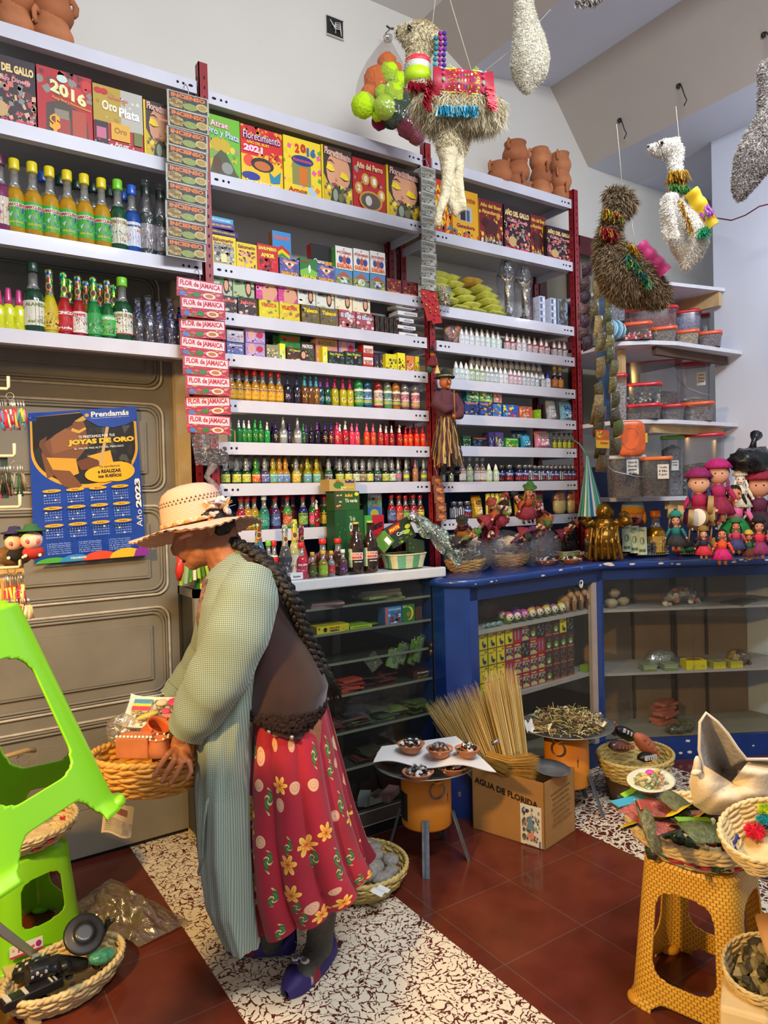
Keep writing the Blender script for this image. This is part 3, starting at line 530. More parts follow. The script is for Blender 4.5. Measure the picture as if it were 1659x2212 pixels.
# ------------------------------------------------------------------ bottles
CLR=film('#f4f6f4',.55,.06,0)
def liq(h):return M(h,.12,coat=.7,var=.12,scale=14)
def lab(bg,title='',tc=WH,cols=(),sub='',n=30,extra=()):
 a=[('r',0,0,1,1,bg)]
 if cols:a+=[('n',n,.1,.08,.9,.75,list(cols),.12,len(title)+n)]
 a+=list(extra)
 for i,t in enumerate(title.split('|')if title else[]):a+=[('t',t,.5,.84-.2*i,.62,.15,tc,.05)]
 if sub:a+=[('t',sub,.5,.16,.5,.12,tc,.03)]
 return a
BK={}
def bmodel(kind,body,cap,label,key=None):
 k=(kind,body,cap,key or str(label))
 if k in BK:return BK[k]
 P=[]
 def part(nm,g):P.append((nm,g.mesh(nm)))
 B=liq(body)if isinstance(body,str)else body;C=M(cap,.35,coat=.3)if isinstance(cap,str)and cap[0]=='#' else cap
 g,c,l=MB(),MB(),MB()
 if kind=='sauce':
  g.lathe([(.13,0),(.142,.02),(.142,.46),(.13,.54),(.09,.62)],B,18);g.lathe([(.09,.62),(.062,.69),(.056,.86)],CLR,14)
  c.lathe([(.075,.86),(.078,.87),(.078,.985),(.07,1.)],C,16);l.art(cyl(.1425,.09,.44,3.6),label,12,.0006)
 elif kind=='flor':
  g.lathe([(.1,0),(.115,.015),(.125,.2),(.118,.4),(.085,.52),(.06,.6)],B,18)
  c.lathe([(.062,.56),(.055,.62),(.05,.75),(.047,.98),(.04,1.)],C,14);c.art(cyl(.056,.66,.8,3.2),[('e',.5,.5,.28,.42,'#c9b070'),('e',.5,.5,.18,.3,'#5a3a2a')],8,.0008);c.art(cyl(.0555,.57,.99,4),[('n',26,0,0,1,.2,['#e8c83a','#3ab04a','#3a6ac8','#c83a6a'],.07,3),('n',30,0,.6,1,1,['#e8c83a','#3ab04a','#3a6ac8','#c8dce8'],.07,5)],6,.0003)
  l.art(cyl(.1255,.06,.4,3.2),label,12,.0006)
 elif kind=='spray':
  g.lathe([(.12,0),(.13,.015),(.13,.54),(.1,.61),(.055,.63)],B,16)
  c.lathe([(.062,.63),(.065,.7),(.05,.72),(.048,.82),(.03,.84),(.028,1.)],C,14);c.box(-.03,-.065,.88,.03,0,.95,C)
  l.art(cyl(.1305,.1,.44,2.),label,6,.0006)
 elif kind=='cone':
  g.lathe([(.13,0),(.14,.02),(.14,.42),(.06,.56)],CLR,16);g.lathe([(.12,.02),(.12,.4)],B,12);c.lathe([(.06,.56),(.055,.7),(.03,1.)],C,12);l.art(cyl(.1405,.14,.36,2),label,6,.0006)
 elif kind=='round':
  g.lathe([(.15,0),(.16,.02),(.16,.68),(.15,.74)],B,18);c.lathe([(.15,.74),(.14,.84),(.11,.93),(.05,1.),(0.,1.)],CLR if cap is None else C,16);l.art(cyl(.1605,.12,.66,3.4),label,12,.0006)
 elif kind=='drop':
  g.lathe([(.2,0),(.22,.03),(.22,.58),(.15,.66)],B,14);c.lathe([(.13,.64),(.14,.7),(.11,.82),(.05,.95),(.03,1.)],C,12);l.art(cyl(.2205,.1,.55,3),label,6,.001)
 elif kind=='pill':
  g.lathe([(.22,0),(.235,.03),(.235,.66),(.18,.74),(.12,.77)],B,16);c.lathe([(.13,.77),(.17,.775),(.17,.985),(.16,1.)],C,14);l.art(cyl(.2355,.08,.62,4),label,8,.001)
 elif kind=='soda':
  g.lathe([(.14,0),(.15,.02),(.155,.36),(.12,.46)],B,16);g.lathe([(.12,.46),(.075,.56),(.1,.68),(.06,.84),(.055,.93)],B if cap=='liq' else CLR,14);c.lathe([(.07,.93),(.072,.99),(.06,1.)],M('#8a2a2a',.4)if cap=='liq' else C,12);l.art(cyl(.1555,.05,.34,3.4),label,10,.0006)
 elif kind=='beer':
  g.lathe([(.12,0),(.128,.02),(.128,.55),(.1,.66),(.055,.74),(.048,.96)],B,20);c.lathe([(.055,.955),(.06,.965),(.052,1.),(0,1.)],C,16);l.art(cyl(.1285,.12,.48,4.4,-PI/2-.35),label,14,.0006)
 elif kind=='dish':
  g.lathe([(.13,0),(.15,.03),(.11,.28),(.14,.5),(.08,.64)],B,16);c.lathe([(.09,.62),(.08,.72),(.06,.95),(.05,1.),(0,1.)],C,12);l.art(cyl(.125,.1,.4,1.6),label,6,.02)
 part('bottle_body',g);part('cap',c)
 if label:part('printed_label',l)
 BK[k]=P;return P
def bottle(kind,px,pyt,z,y,body,cap,label,desc,cat='bottle',group=None,key=None,name=None,wrap=False,rz=None,sc=1.,zc=None):
 X=X_at(px,y,z+.05);h=Z_at(pyt,X,y)-z
 if zc:h=min(h,zc-z)
 P=bmodel(kind,body,cap,label,key)
 t=thing(name or{'spray':'spray_bottle','drop':'dropper_bottle','pill':'medicine_bottle'}.get(kind,'bottle'),desc,cat,(X,y,z+.0008),RN.uniform(-.25,.25)+math.atan2(-X,y)*.45 if rz is None else rz,group)
 k=sc*(.86 if z>2.3 or kind=='drop' else 1.04);t.scale=(h*k,h*k,h)
 for nm,me in P:obj(nm,me,t)
 if wrap:
  g=MB();r=.15
  g.lathe([(r*1.05,0),(r*1.1,.3),(r,.6),(r*.6,.8),(r*.35,.98),(r*.6,1.08)],film('#c8c8d0',.9,.12,.8,5),18,wob=lambda a,z:1+.12*sin(a*5+z*9),cap=False);g.build('plastic_wrap',t)
 return t
def many(kind,lst,z,y,where,zc=None,wrap=False,cat='bottle'):
 """lst: (px, top py, body, cap, label art, words)"""
 cnt={};tot={}
 for it in lst:tot[it[5]]=tot.get(it[5],0)+1
 for px,pyt,body,cap,la,words in lst:
  cnt[words]=cnt.get(words,0)+1
  d=words+(', '+ORD[cnt[words]-1]+' from left' if tot[words]>1 else '')+' '+where
  bottle(kind,px,pyt,z,y,body,cap,la,d,cat,words+' '+where if tot[words]>2 else None,zc=zc,wrap=wrap)
z=ZL[2];w='above the florida bottles'
LM=lab('#3fae3a','',WH,['#c8d0e0','#4a6ab8','#8a8a9a','#2a3a8a'],extra=[('r',0,.72,1,.88,'#d8e8d0'),('t',"LLAMA'CLIENTE",.5,.8,.72,.13,'#b8203a',.05),('t','HIERBA DEL INCA',.5,.16,.4,.08,Y1)])
many('sauce',[(34,345,'#b98a12','#e8d21a',LM,'yellow-capped bottle of amber liquid'),(73,352,'#b98a12','#e8d21a',LM,'yellow-capped bottle of amber liquid'),(110,362,'#b98a12','#e8d21a',LM,'yellow-capped bottle of amber liquid'),(148,370,'#b98a12','#e8d21a',LM,'yellow-capped bottle of amber liquid'),(185,378,'#b98a12','#e8d21a',LM,'yellow-capped bottle of amber liquid'),(222,387,'#b98a12','#e8d21a',LM,'yellow-capped bottle of amber liquid'),
(257,390,'#0f4a2a','#7ad02a',lab('#dcd8c4','LLUVIA DE ORO','#8a6a1a',['#8a8a7a','#3a4a3a','#b8a878']),'green-capped bottle of dark green liquid')],z,2.9,w)
many('sauce',[(2,335,'#7a2a5a','#5a1a3a',lab('#d8c8b8','',WH,['#c8a04a','#8a3a5a']),'plum coloured bottle at the left edge'),(287,402,'#1c4a9a','#1c5ac0',lab('#d8dce8','Despertar','#3a4a6a',['#e8a83a','#d8582a','#8ab0d8']),'cobalt blue bottle')],z,2.9,w)
many('sauce',[(318,404,'#2a4038','#1a2a24',lab('#b8b0b0','',WH,['#8a7a7a','#dcdcdc']),'dark bottle in clear wrap'),(349,414,'#2a4038','#1a2a24',lab('#b8b0b0','',WH,['#8a7a7a','#dcdcdc']),'dark bottle in clear wrap')],z,2.9,w,wrap=True)
for i,(px,pt,c)in enumerate(((97,374,'#1c4a9a'),(134,381,'#12301f'),(170,390,'#12301f'),(205,397,'#12301f'),(240,407,'#12301f'),(270,416,'#1c4a9a'))):
 bottle('sauce',px,pt,z,2.99,'#123a4a' if c!='#1c4a9a' else '#1c3a6a',c,None,('blue' if c=='#1c4a9a' else 'dark green')+'-topped bottle, '+ORD[i]+' in the rear row behind the amber bottles')
z=ZL[3];w='on the shelf over the door'
FO=nodemat('foil_print',lambda nt,b,nd,L:(lambda tc,v,r:(L(tc.outputs['Object'],v.inputs['Vector']),L(v.outputs['Color'],r.inputs[0]),L(r.outputs[0],b.inputs['Base Color']),b.inputs['Metallic'].__setattr__('default_value',.6),b.inputs['Roughness'].__setattr__('default_value',.25)))(nd('ShaderNodeTexCoord'),nd('ShaderNodeTexVoronoi',_Scale=22.),ramp(nd,[(0,'#2a5ac0'),(.25,'#2aa05a'),(.45,'#e0c83a'),(.62,'#c8302a'),(.8,'#3aa0b0'),(.95,'#e8e8e8')],'CONSTANT')))
FO2=nodemat('foil_print_green',lambda nt,b,nd,L:(lambda tc,v,r:(L(tc.outputs['Object'],v.inputs['Vector']),L(v.outputs['Color'],r.inputs[0]),L(r.outputs[0],b.inputs['Base Color']),b.inputs['Metallic'].__setattr__('default_value',.6),b.inputs['Roughness'].__setattr__('default_value',.25)))(nd('ShaderNodeTexCoord'),nd('ShaderNodeTexVoronoi',_Scale=22.),ramp(nd,[(0,'#1a8a3a'),(.35,'#2ac05a'),(.6,'#c8d83a'),(.8,'#1a6a9a')],'CONSTANT')))
WL=lab('#e0dccc','ALAMEDA','#7a8a4a',['#b8a8a8','#8a9a6a'],'del inca',20)
bottle('sauce',74,569,z,2.9,'#14402a','#0f3522',WL,'tall dark green wine-like bottle with a cream label over the door')
for px,pt in((-2,626),(19,623),(42,628)):bottle('dish',px,pt,z,2.9,'#d8dc2a','#c83a7a',None,'yellow squeeze bottle with pink top, '+{-2:'cut by the left edge',19:'left one',42:'beside the tall green bottle'}[px])
for px,pt,b,c,la,dd in((109,583,'#c8b81c',FO,lab('#c8b01c','',WH,['#8a5a1a','#e8dc8a','#6a3a1a']),'golden florida bottle with blue foil neck'),(140,590,'#a81420',FO2,lab('#b81420','CINCO',WH,['#8a1018','#c8303a'],'ruda'),'red florida bottle with green foil neck'),(171,597,'#a01420',FO,lab('#e0dcd4','ROMPE','#c81a20',['#b8b0a8','#8a3a3a']),'red florida bottle with white label'),(204,600,'#14803a',FO2,lab('#2a9a4a','',WH,['#b8c0a8','#1a5a2a']),'green florida bottle with silver-green label'),(234,606,'#125a2a',FO,lab('#3ab04a','CORDON',WH,['#c86a8a','#1a2a1a','#8ac88a']),'green florida bottle with pink flower label')):
 bottle('flor',px,pt,z,2.9,b,c,la,dd,key=dd)
for i,(px,pt)in enumerate(((153,604),(188,607),(218,613),(247,616))):bottle('flor',px,pt,z,2.98,['#1a6a3a','#b88a1a','#1a8a3a','#a82a6a'][i],[FO2,FO,FO,FO2][i],None,['green','gold','bright green','magenta'][i]+' florida bottle standing behind the front row over the door',key='b'+str(i))
bottle('sauce',266,601,z,2.9,'#0f4a2a','#7ad02a',lab('#e0dccc','LLUVIA DE ORO','#8a6a1a',['#8a8a7a','#3a4a3a'],extra=[('r',0,0,1,.06,'#8a2a1a')]),'green-capped dark green bottle with a red-edged label over the door')
for i,(px,pt)in enumerate(((299,653),(322,648),(344,660),(370,652),(388,665))):bottle('spray',px,pt,z,2.9,['#2a2a3a','#2a2442','#1c1c40','#22205a','#1a3a2a'][i],'#1c1c66',None,ORD[i]+' from the left of the dark bottles in clear wrap over the door',wrap=i<4,sc=1.15)
z=ZM[5];w='on the tall-spray shelf'
LR=lab('#d8a82a','RUDA','#2a3a8a',['#c8301f','#e8502a','#8a1a1a','#e8c84a'],n=24)
many('sauce',[(x,t,'#a8741a','#b81420',LR,'red-capped amber bottle with a red fruit label')for x,t in((500,787),(516,789),(533,792),(551,794),(568,796),(586,798),(603,799))],z,2.9,w,zc=ZM[4]-.056)
many('sauce',[(x,t,'#a8741a','#b81420',None,'red-capped amber bottle in the back row')for x,t in((508,790),(524,792),(542,795),(560,797))],z,2.97,w,zc=ZM[4]-.02)
def dia(bg,ed,drop=False):
 return[('p',[(.5,1),(.95,.5),(.5,0),(.05,.5)],ed),('p',[(.5,.88),(.84,.5),(.5,.12),(.16,.5)],bg),('n',8,.3,.3,.7,.7,['#3a2a1a',ed],.12,3)]if not drop else[('p',[(.5,1.3),(.85,.5),(.8,.2),(.5,0),(.2,.2),(.15,.5)],ed),('e',.5,.4,.24,.28,bg),('n',10,.3,.2,.7,.6,['#3a4a6a','#e8dca0'],.12,3)]
SP=[(621,800,'#1a1228','#2a2a4a',dia('#5a4a7a','#8a6ab0',1),'near-black spray with violet drop label'),(641,797,'#1f1a2a','#2c2c5c',dia('#4a3a5a','#a08ac0'),'dark brown spray with navy pump'),(658,799,'#6a3a10','#3a9ab0',dia('#a89a3a','#d8c85a'),'amber spray with teal pump'),(671,808,'#6a3a10','#3a7a9a',None,'amber spray with blue pump set back'),(683,802,'#7a4a14','#3a9ab0',dia('#b8a83a','#d8c85a'),'golden amber spray with teal pump'),(692,806,'#143a4a','#6a2a7a',dia('#4a8ab0','#8ac0d8',1),'dark teal spray with purple pump'),(707,811,'#14421f','#7a2a8a',dia('#4a9ab0','#8ad0e0',1),'dark green spray with purple pump'),
(723,806,'#a8a014','#a8205a',dia('#d8c82a','#c8d03a',1),'yellow spray with magenta pump'),(741,808,'#b0a414','#b8205a',dia('#e8dc5a','#d8d83a',1),'yellow spray with magenta pump'),(756,811,'#b0a414','#b8205a',dia('#e8dc5a','#d8d83a',1),'yellow spray with magenta pump')]
many('spray',SP,z,2.9,w,zc=ZM[4]-.056)
def rl(bg,band):return[('r',0,0,1,1,bg),('n',26,.1,.35,.9,.85,[band,'#3a3a3a','#d8d8d8'],.12,4),('r',0,.86,1,1,'#e0dcd0'),('r',0,.14,1,.3,'#c8d05a'),('t','LOCION',.5,.22,.6,.1,'#3a5a2a',.03),('t','COLONIA',.5,.42,.7,.1,WH,.03)]
many('round',[(775,812,'#1f7a3a','#2a8a4a',rl('#3a8a5a','#8ab89a'),'green lotion bottle'),(793,816,'#14405a','#1a4a6a',rl('#2a6a9a','#8ab8d8'),'deep blue lotion bottle'),(817,813,'#8a1a1a','#8a2420',rl('#c8b09a','#a83a2a'),'red lotion bottle'),(837,818,'#5a8a3a',None,rl('#4a7a7a','#9ab08a'),'pale green lotion bottle'),(855,820,'#a8641a','#b0742a',rl('#7a4a2a','#c8a05a'),'orange-brown lotion bottle'),(874,822,'#5a4a3a',None,rl('#b86a7a','#e0b0b0'),'smoky lotion bottle with pink label'),(897,824,'#6a4a44',None,rl('#c86a7a','#e8c0c0'),'smoky lotion bottle with pink label')],z,2.9,w,zc=ZM[4]-.056)
z=ZM[6];w='on the small-spray shelf'
DG,DP,DR=dia('#7a9a2a','#a8b84a'),dia('#d8c06a','#d8b03a'),dia('#b88a2a','#e0b83a')
S7=[(498,905,'#0f5a2a','#1f8a3a',DG,'green spray with green pump'),(516,906,'#1c7a34','#e4e8e4',None,'green spray with white pump'),(527,907,'#1c7a34','#e4e8e4',DG,'green spray with white pump'),(538,908,'#1c7a34','#e4e8e4',DG,'green spray with white pump'),(551,906,'#18702c','#2fae4a',DG,'green spray with green pump'),(563,908,'#18702c','#2fae4a',DG,'green spray with green pump'),(577,912,'#1f9a44','#e4e8e4',None,'green spray with white pump'),
(595,908,'#1c1236','#2c1c6a',DP,'near-black spray with indigo pump'),(625,914,'#241634','#3a2a6a',dia('#6a5a7a','#9a8ab0'),'near-black spray with indigo pump'),(655,915,'#145a2a','#2a8a44',DG,'green spray with green pump'),(661,918,'#2a123a','#5a2a8a',None,'plum spray with purple pump'),(672,915,'#1f1420','#2a2a34',None,'black spray with grey pump'),(685,911,'#241430','#7a3a9a',None,'plum spray with purple pump'),(702,911,'#241022','#34247a',DP,'near-black spray with indigo pump'),(715,911,'#5a1a2a','#34247a',DR,'maroon spray with indigo pump'),
(728,911,'#c82a4a','#d8508a',DP,'crimson spray with pink pump'),(734,916,'#b01a2a','#e4e0e0',None,'red spray with white pump'),(746,909,'#b8182a','#ece8e8',dia('#3a2a2a','#a84a4a',1),'red spray with white pump'),(760,914,'#e03a5a','#e870a0',None,'coral spray with pink pump'),(771,914,'#e03a5a','#e06090',DP,'coral spray with pink pump'),(792,914,'#e0401f','#e06a8a',dia('#c8642a','#e8a84a'),'scarlet spray with pink pump'),(806,915,'#d83a2a','#d86a8a',DR,'scarlet spray with pink pump'),(822,917,'#b81f2a','#e4d8d8',DR,'red spray with white pump'),(834,920,'#b81a24','#e0d8d8',None,'red spray with white pump'),(846,919,'#a8141f','#e4e0e0',dia('#8a2a1a','#c86a3a',1),'red spray with white pump'),(863,918,'#b01824','#e4e0e0',DR,'red spray with white pump'),
(876,922,'#e02a14','#b81a24',DR,'bright red spray with red pump'),(886,920,'#e83014','#b81a24',DR,'bright red spray with red pump'),(900,919,'#e83014','#c01c28',DR,'bright red spray with red pump'),(913,918,'#e83014','#c01c28',DR,'bright red spray with red pump')]
many('spray',S7,z,2.9,w,zc=ZM[5]-.054)
many('cone',[(612,895,'#c8ccc8',M('#c8ccd0',.25,.7),[('t','MUSK',.5,.5,.8,.4,WH,.05)],'clear bottle with a tall silver cone cap'),(643,896,'#c8ccc8',M('#c8ccd0',.25,.7),[('t','MUSK',.5,.5,.8,.4,WH,.05)],'clear bottle with a tall silver cone cap')],z,2.89,w)
for i in range(12):bottle('spray',520+i*34,915,z,2.985,['#145a2a','#14502a','#1a1a2a','#2a122a','#1a1228','#1f1a2a','#7a1a2a','#8a1a2a','#a02a1a','#8a1420','#8a1420','#a01a1a'][i],['#1f6a3a','#24702f','#2a1a4a','#2c1c5a','#2a1a4a','#3a1a5a','#a84a6a','#b05a7a','#b04a5a','#8a3a3a','#8a1a24','#8a1a24'][i],None,ORD[i]+' from the left in the dim rear row of small sprays',sc=1.)
z=ZM[7];w='on the shelf above the hat'
def l8(bg,c1,c2,t=''):return lab(bg,t,c2,[c1,c2,'#e8e4d0','#2a3a2a'],n=18)
T8=[('#0f3a20',None,'#b8c83a','#c83a6a','dark green bottle with lime label'),('#2a7a24','liq','#d8502a','#e8d83a','lime bottle with red and yellow label'),('#3a3a5a',None,'#6a6ab0','#3a3a6a','slate bottle with blue-violet label'),('#9a8a14','liq','#4ab0a0','#d84a6a','yellow bottle with turquoise label'),('#a8741a','liq','#4a8ac0','#c84a2a','orange bottle with blue label'),('#a8a050',None,'#d8b83a','#c8783a','pale bottle with golden label'),('#8a8a14','liq','#3aa0b8','#d84a7a','lime-yellow bottle with cyan label'),('#1f5a34',None,'#3a3a6a','#c8b84a','green bottle with indigo label'),('#141f1a',None,'#a8c03a','#c83a5a','black bottle with green and pink label'),('#141f1a',None,'#c8d03a','#d86a9a','black bottle with yellow-green label'),('#10201a',None,'#c8c8a8','#3a8a4a','black bottle with white label'),('#3a2f24',None,'#7a6a4a','#c8b88a','brown bottle')]
seq=((487,0,977),(511,0,977),(532,0,980),(553,1,980),(572,2,981),(590,3,979),(604,4,983),(617,4,979),(640,5,979),(664,6,979),(684,3,979),(710,7,982),(734,8,982),(752,9,983),(769,10,984),(783,11,988),(798,9,983),(815,7,984),(832,8,985),(847,10,985))
many('soda',[(x,t,T8[k][0],T8[k][1]or '#5a1a1a',l8(T8[k][2],T8[k][3],'#f0ecd0','Ruda'),T8[k][4])for x,k,t in seq],z,2.9,w,zc=ZM[6]-.054)
many('soda',[(x,980,['#0f3a20','#8a7a1a','#12261c','#3a1420'][i//6],['#5a1a1a','liq','#5a1a1a','#5a1a1a'][i//6],None,['dim green bottle','dim yellow bottle','dim black bottle','dim maroon bottle'][i//6]+' of the back row')for i,x in enumerate(range(500,920,19))],z,2.98,w)
many('cone',[(860,991,'#8a8a6a','#d8dcdc',[('r',0,.2,1,.8,'#e05a9a')],'clear bottle with white spout'),(877,990,'#a8a03a','#c8ccc8',[('r',0,.1,1,.7,'#c8d82a')],'clear bottle with lime tag'),(915,990,'#8a9a2a','#c8ccc8',[('r',0,.1,1,.7,'#c8d82a')],'clear bottle with lime tag')],z,2.9,w)
bottle('spray',897,993,z,2.9,'#a87a5a','#c87a8a',dia('#c86a4a','#d88a5a'),'peach spray with dusty pink pump on the shelf above the hat')
z=ZM[8];w='right of the hat'
c9=[(521,'#8a1a2a'),(535,'#a87a1a'),(550,'#a07a1a'),(595,'#4a2a5a'),(621,'#3a8a3a'),(655,'#24246a'),(677,'#1f6a2a'),(702,'#1a5a2a'),(722,'#1a3a2a'),(846,'#8a1a2a'),(862,'#c81f2a'),(876,'#7a1a2a'),(893,'#7a1f2a'),(908,'#6a2a1a')]
many('sauce',[(x,1068+(i%3),c,'#c8202a',l8(['#d84a7a','#e8c83a','#8ab83a','#4a6ab0','#c85a3a','#7aa83a'][i%6],'#e8e0c0','#2a4a2a','RUDA'),['wine','amber','amber','violet','lime','indigo','green','deep green','dark green','wine','bright red','dull red','dull red','brown'][i]+' red-capped bottle')for i,(x,c)in enumerate(c9)],z,2.9,w,zc=ZM[7]-.054)
bottle('sauce',571,1070,z,2.88,'#1f6a5a','#dce4e0',lab('#2a8a7a','',WH,['#8ac8b8']),'teal bottle with a white cap right of the hat brim');bottle('spray',684,1080,z,2.885,'#8a1420','#e8e4e0',dia('#3a2a1a','#b8702a',1),'dark red spray with white pump below the shelf of sodas')
many('sauce',[(x,1069,['#7a1420','#5a1a2a','#24204a','#6a1a24'][i%4],'#a01c24',None,'dim red-capped bottle of the back row')for i,x in enumerate(range(528,910,21))],z,2.98,w)
pbox('tea_box','green and blue PUSANGA tea carton behind the stacked tea boxes','box',795,826,1060,z,2.9,.05,'#3a6a4a',[('r',0,0,1,1,'#5a8a6a'),('r',0,0,.95,.5,'#3a6ab0'),('e',.45,.3,.3,.14,'#c8b83a'),('n',20,0,.5,1,.8,['#3a6a4a','#8a9a6a','#a86a5a'],.1,4),('t','PUSANGA',.5,.84,.9,.12,'#e8e0e0',.04)])
# ------------------------------------------------------------------ goods of the right shelving unit
def pillow(name,label,cat,c,w,h,d,mat,group=None,rz=0,tilt=0,seed=0,extra=None,rx=0,clear=None):
 """soft filled bag lying on its face: w along x, d deep, h thick"""
 g=MB();q=random.Random(seed)
 def f(s):
  def fn(u,v):
   a,b=2*u-1,2*v-1;e=max(0,(1-a**4))**.5*max(0,(1-b**4))**.5
   return(a*w/2*(1-.06*abs(b)),b*d/2*(1-.05*abs(a)),s*h/2*e*(1+.12*NN(V((a*3+seed,b*3,seed)))))
  return fn
 g.grid(f(1),12,8,mat);g.grid(f(-1),12,8,mat)
 if extra:extra(g,w,h,d)
 o=g.build(name,None,c,(rx,tilt,rz));return tag(o,label,cat,group)
z=ZR[2];y=2.95;YB=M('#d8d86a',.3,var=.12,scale=30,coat=.5,bump=.5,bscale=40)
k=0
for row,(py,xs)in enumerate(((640,(985,1025,1063)),(626,(960,1012,1058)),(612,(950,1000,1050)),(598,(918,990,1045)),(583,(915,975,1032)),(568,(912,965,1012)))):
 for i,px in enumerate(xs):
  X=X_at(px,y,z+.05);zz=z+.022+row*.031;X=max(X,2.3)
  pillow('powder_bag','plump bag of pale yellow powder, '+('bottom','second','third','fourth','fifth','top')[row]+' row, '+('left','middle','right')[i]+' one','bag',(X,y+.012*(i%2),zz),.115,.036,.15,YB if not(row==5 and i==2)else M('#d8a84a',.3,var=.2,coat=.5),'bags of yellow powder on the right shelf',RN.uniform(-.08,.08),RN.uniform(-.1,.1),seed=k);k+=1
BKW=M('#1c1a1a',.35,var=.2);GLD=M('#c9a862',.35,.6)
for nm,px,pt in(('left',1100,562),('right',1137,575)):
 X=X_at(px,2.9,z+.05);h=Z_at(pt,X,2.9)-z
 t=thing('crucifix','black wooden crucifix with a gilt figure, %s one of the wrapped pair'%nm,'crucifix',(X,2.92,z+.0008),-.3,'wrapped crucifixes')
 g=MB();g.lathe([(.04,0),(.042,.008),(.03,.016),(.026,.03),(.014,.036)],BKW,8);g.build('base',t)
 g=MB();g.box(-.009,-.006,.03,.009,.006,h,BKW);g.box(-.05,-.006,h*.72,.05,.006,h*.72+.018,BKW);g.build('cross',t)
 g=MB();g.ell((0,-.012,h*.68),(.008,.007,.011),GLD,8,6);g.tube([(0,-.012,h*.65),(0,-.014,h*.5),(.003,-.016,h*.4),(0,-.013,h*.26)],[.007,.01,.008,.004],GLD,8);g.tube([(-.04,-.01,h*.75),(-.018,-.012,h*.68),(0,-.012,h*.63),(.018,-.012,h*.68),(.04,-.01,h*.75)],.004,GLD,6);g.build('figure',t)
 g=MB();g.lathe([(.055,.004),(.058,.06),(.05,h*.5),(.056,h*.75),(.02,h*1.02),(.03,h*1.08)],film('#d0d0d8',.86,.12,.9,18),14,wob=lambda a,z:1+.13*sin(a*4+z*50),cap=False);g.build('plastic_wrap',t)
for j in range(4):
 for i in range(2):
  X=X_at(1172+12*i,2.875+.03*i,z+.05);hh=.038
  g=MB();g.box(-.022,0,0,.022,.05,hh-.001,'#c8d0e0');g.art(flat(-.022,0,.022,hh,0),[('r',0,0,1,1,'#c4cce0'),('r',.1,.15,.5,.85,'#5a6a9a'),('e',.72,.5,.18,.3,'#e8e8f0')])
  tag(g.build('medicine_box',None,(X+.012*i,2.875,z+.0008+hh*j)),'small white and blue carton, %s column, %s'%(('left','right')[i],('lowest','second','third','topmost')[j]),'box','small white cartons beside the crucifixes')
g=MB();X=X_at(1215,2.9,z+.06);g.box(-.03,-.004,0,.03,.004,.165,M('#2a5a8a',.3));g.art(flat(-.03,0,.03,.165,-.004),[('r',0,0,1,1,'#6a8ab0'),('n',50,.15,0,1,1,['#3a3020','#5a4a2a','#2a2a20'],.13,3)]);tag(g.build('packet',None,(X,2.9,z+.001),(0,0,-.5)),'leaning blue-edged packet of dark herbs next to the white cartons','packet')
z=ZR[3];w='under the crucifixes'
DL=lambda c:[('r',0,0,1,1,'#d8dce0'),('n',10,.1,.1,.9,.9,[c,'#e8e8ec'],.2,3)]
R4=[(997,'#c8ccd4','#4a5ab0',0),(1007,'#c8ccd4','#4a5ab0',0),(1018,'#c8ccd4','#4a5ab0',0),(1030,'#c8ccd0','#3a7a9a',1),(1041,'#c8ccd0','#3a7a9a',1),(1053,'#c4d8d0','#3aa08a',2),(1065,'#c4d8d0','#3aa08a',2),(1076,'#c4d8d0','#3aa08a',2),(1095,'#9a1f34','#8a1a2a',3),(1107,'#9a1f34','#8a1a2a',3),(1120,'#c0a8a8','#6a4a4a',4),(1131,'#c8c4c8','#6a4a4a',4),(1143,'#9a4a54','#8a1a2a',3),(1155,'#a8404a','#8a1a2a',3),(1169,'#b8303a','#8a1a2a',3),(1180,'#9a1f2c','#8a1a2a',3),(1197,'#6a2a34','#5a1a2a',5),(1208,'#6a2a34','#5a1a2a',5),(1219,'#7a2a34','#5a1a2a',5)]
NM=['blue-lettered','teal-lettered','mint','crimson','pale pink','dark wine']
for wv,rowy,dy in(('front',2.895,0),('rear',2.955,-6)):
 many('drop',[(px,int(711+(px-997)*.155)+dy,b,'#e8e4e0',DL(c),NM[k]+' dropper bottle')for px,b,c,k in R4],z,rowy,w+' in the %s row'%wv,zc=ZR[2]-.056,cat='bottle')
for i,px in enumerate((1028,1052,1110)):
 X=X_at(px,3.06,z+.1);t=thing('jar','glass jar with a yellow lid, %s from the left behind the dropper bottles'%ORD[i],'jar',(X,3.06,z+.001));g=MB();g.lathe([(.03,0),(.032,.005),(.032,.085),(.026,.1)],M('#4a4038',.15,coat=.6),16);g.build('glass',t);g=MB();g.lathe([(.028,.1),(.028,.118),(.02,.12)],M('#c8b81a',.4),16);g.build('lid',t)
t=thing('sachet_bag','clear bag of orange sachets at the left end of the dropper shelf','bag',(X_at(976,2.93,z+.04),2.93,z+.001))
g=MB()
for i in range(14):g.ell((RN.uniform(-.035,.035),RN.uniform(-.02,.02),RN.uniform(.02,.1)),(.016,.012,.02),M(['#b8602a','#c88a4a','#a84a3a','#c8a0a0'][i%4],.4),8,6,MR(RN.uniform(0,3),3,'Y'))
g.build('sachets',t);g=MB();g.ell((0,0,.06),(.062,.04,.06),film('#e0c8c0',.75,.1,.9,30),16,10,fn=lambda d:1+.1*NN(d*4));g.build('clear_bag',t)
z=ZR[4];w='on the dropper cluster shelf'
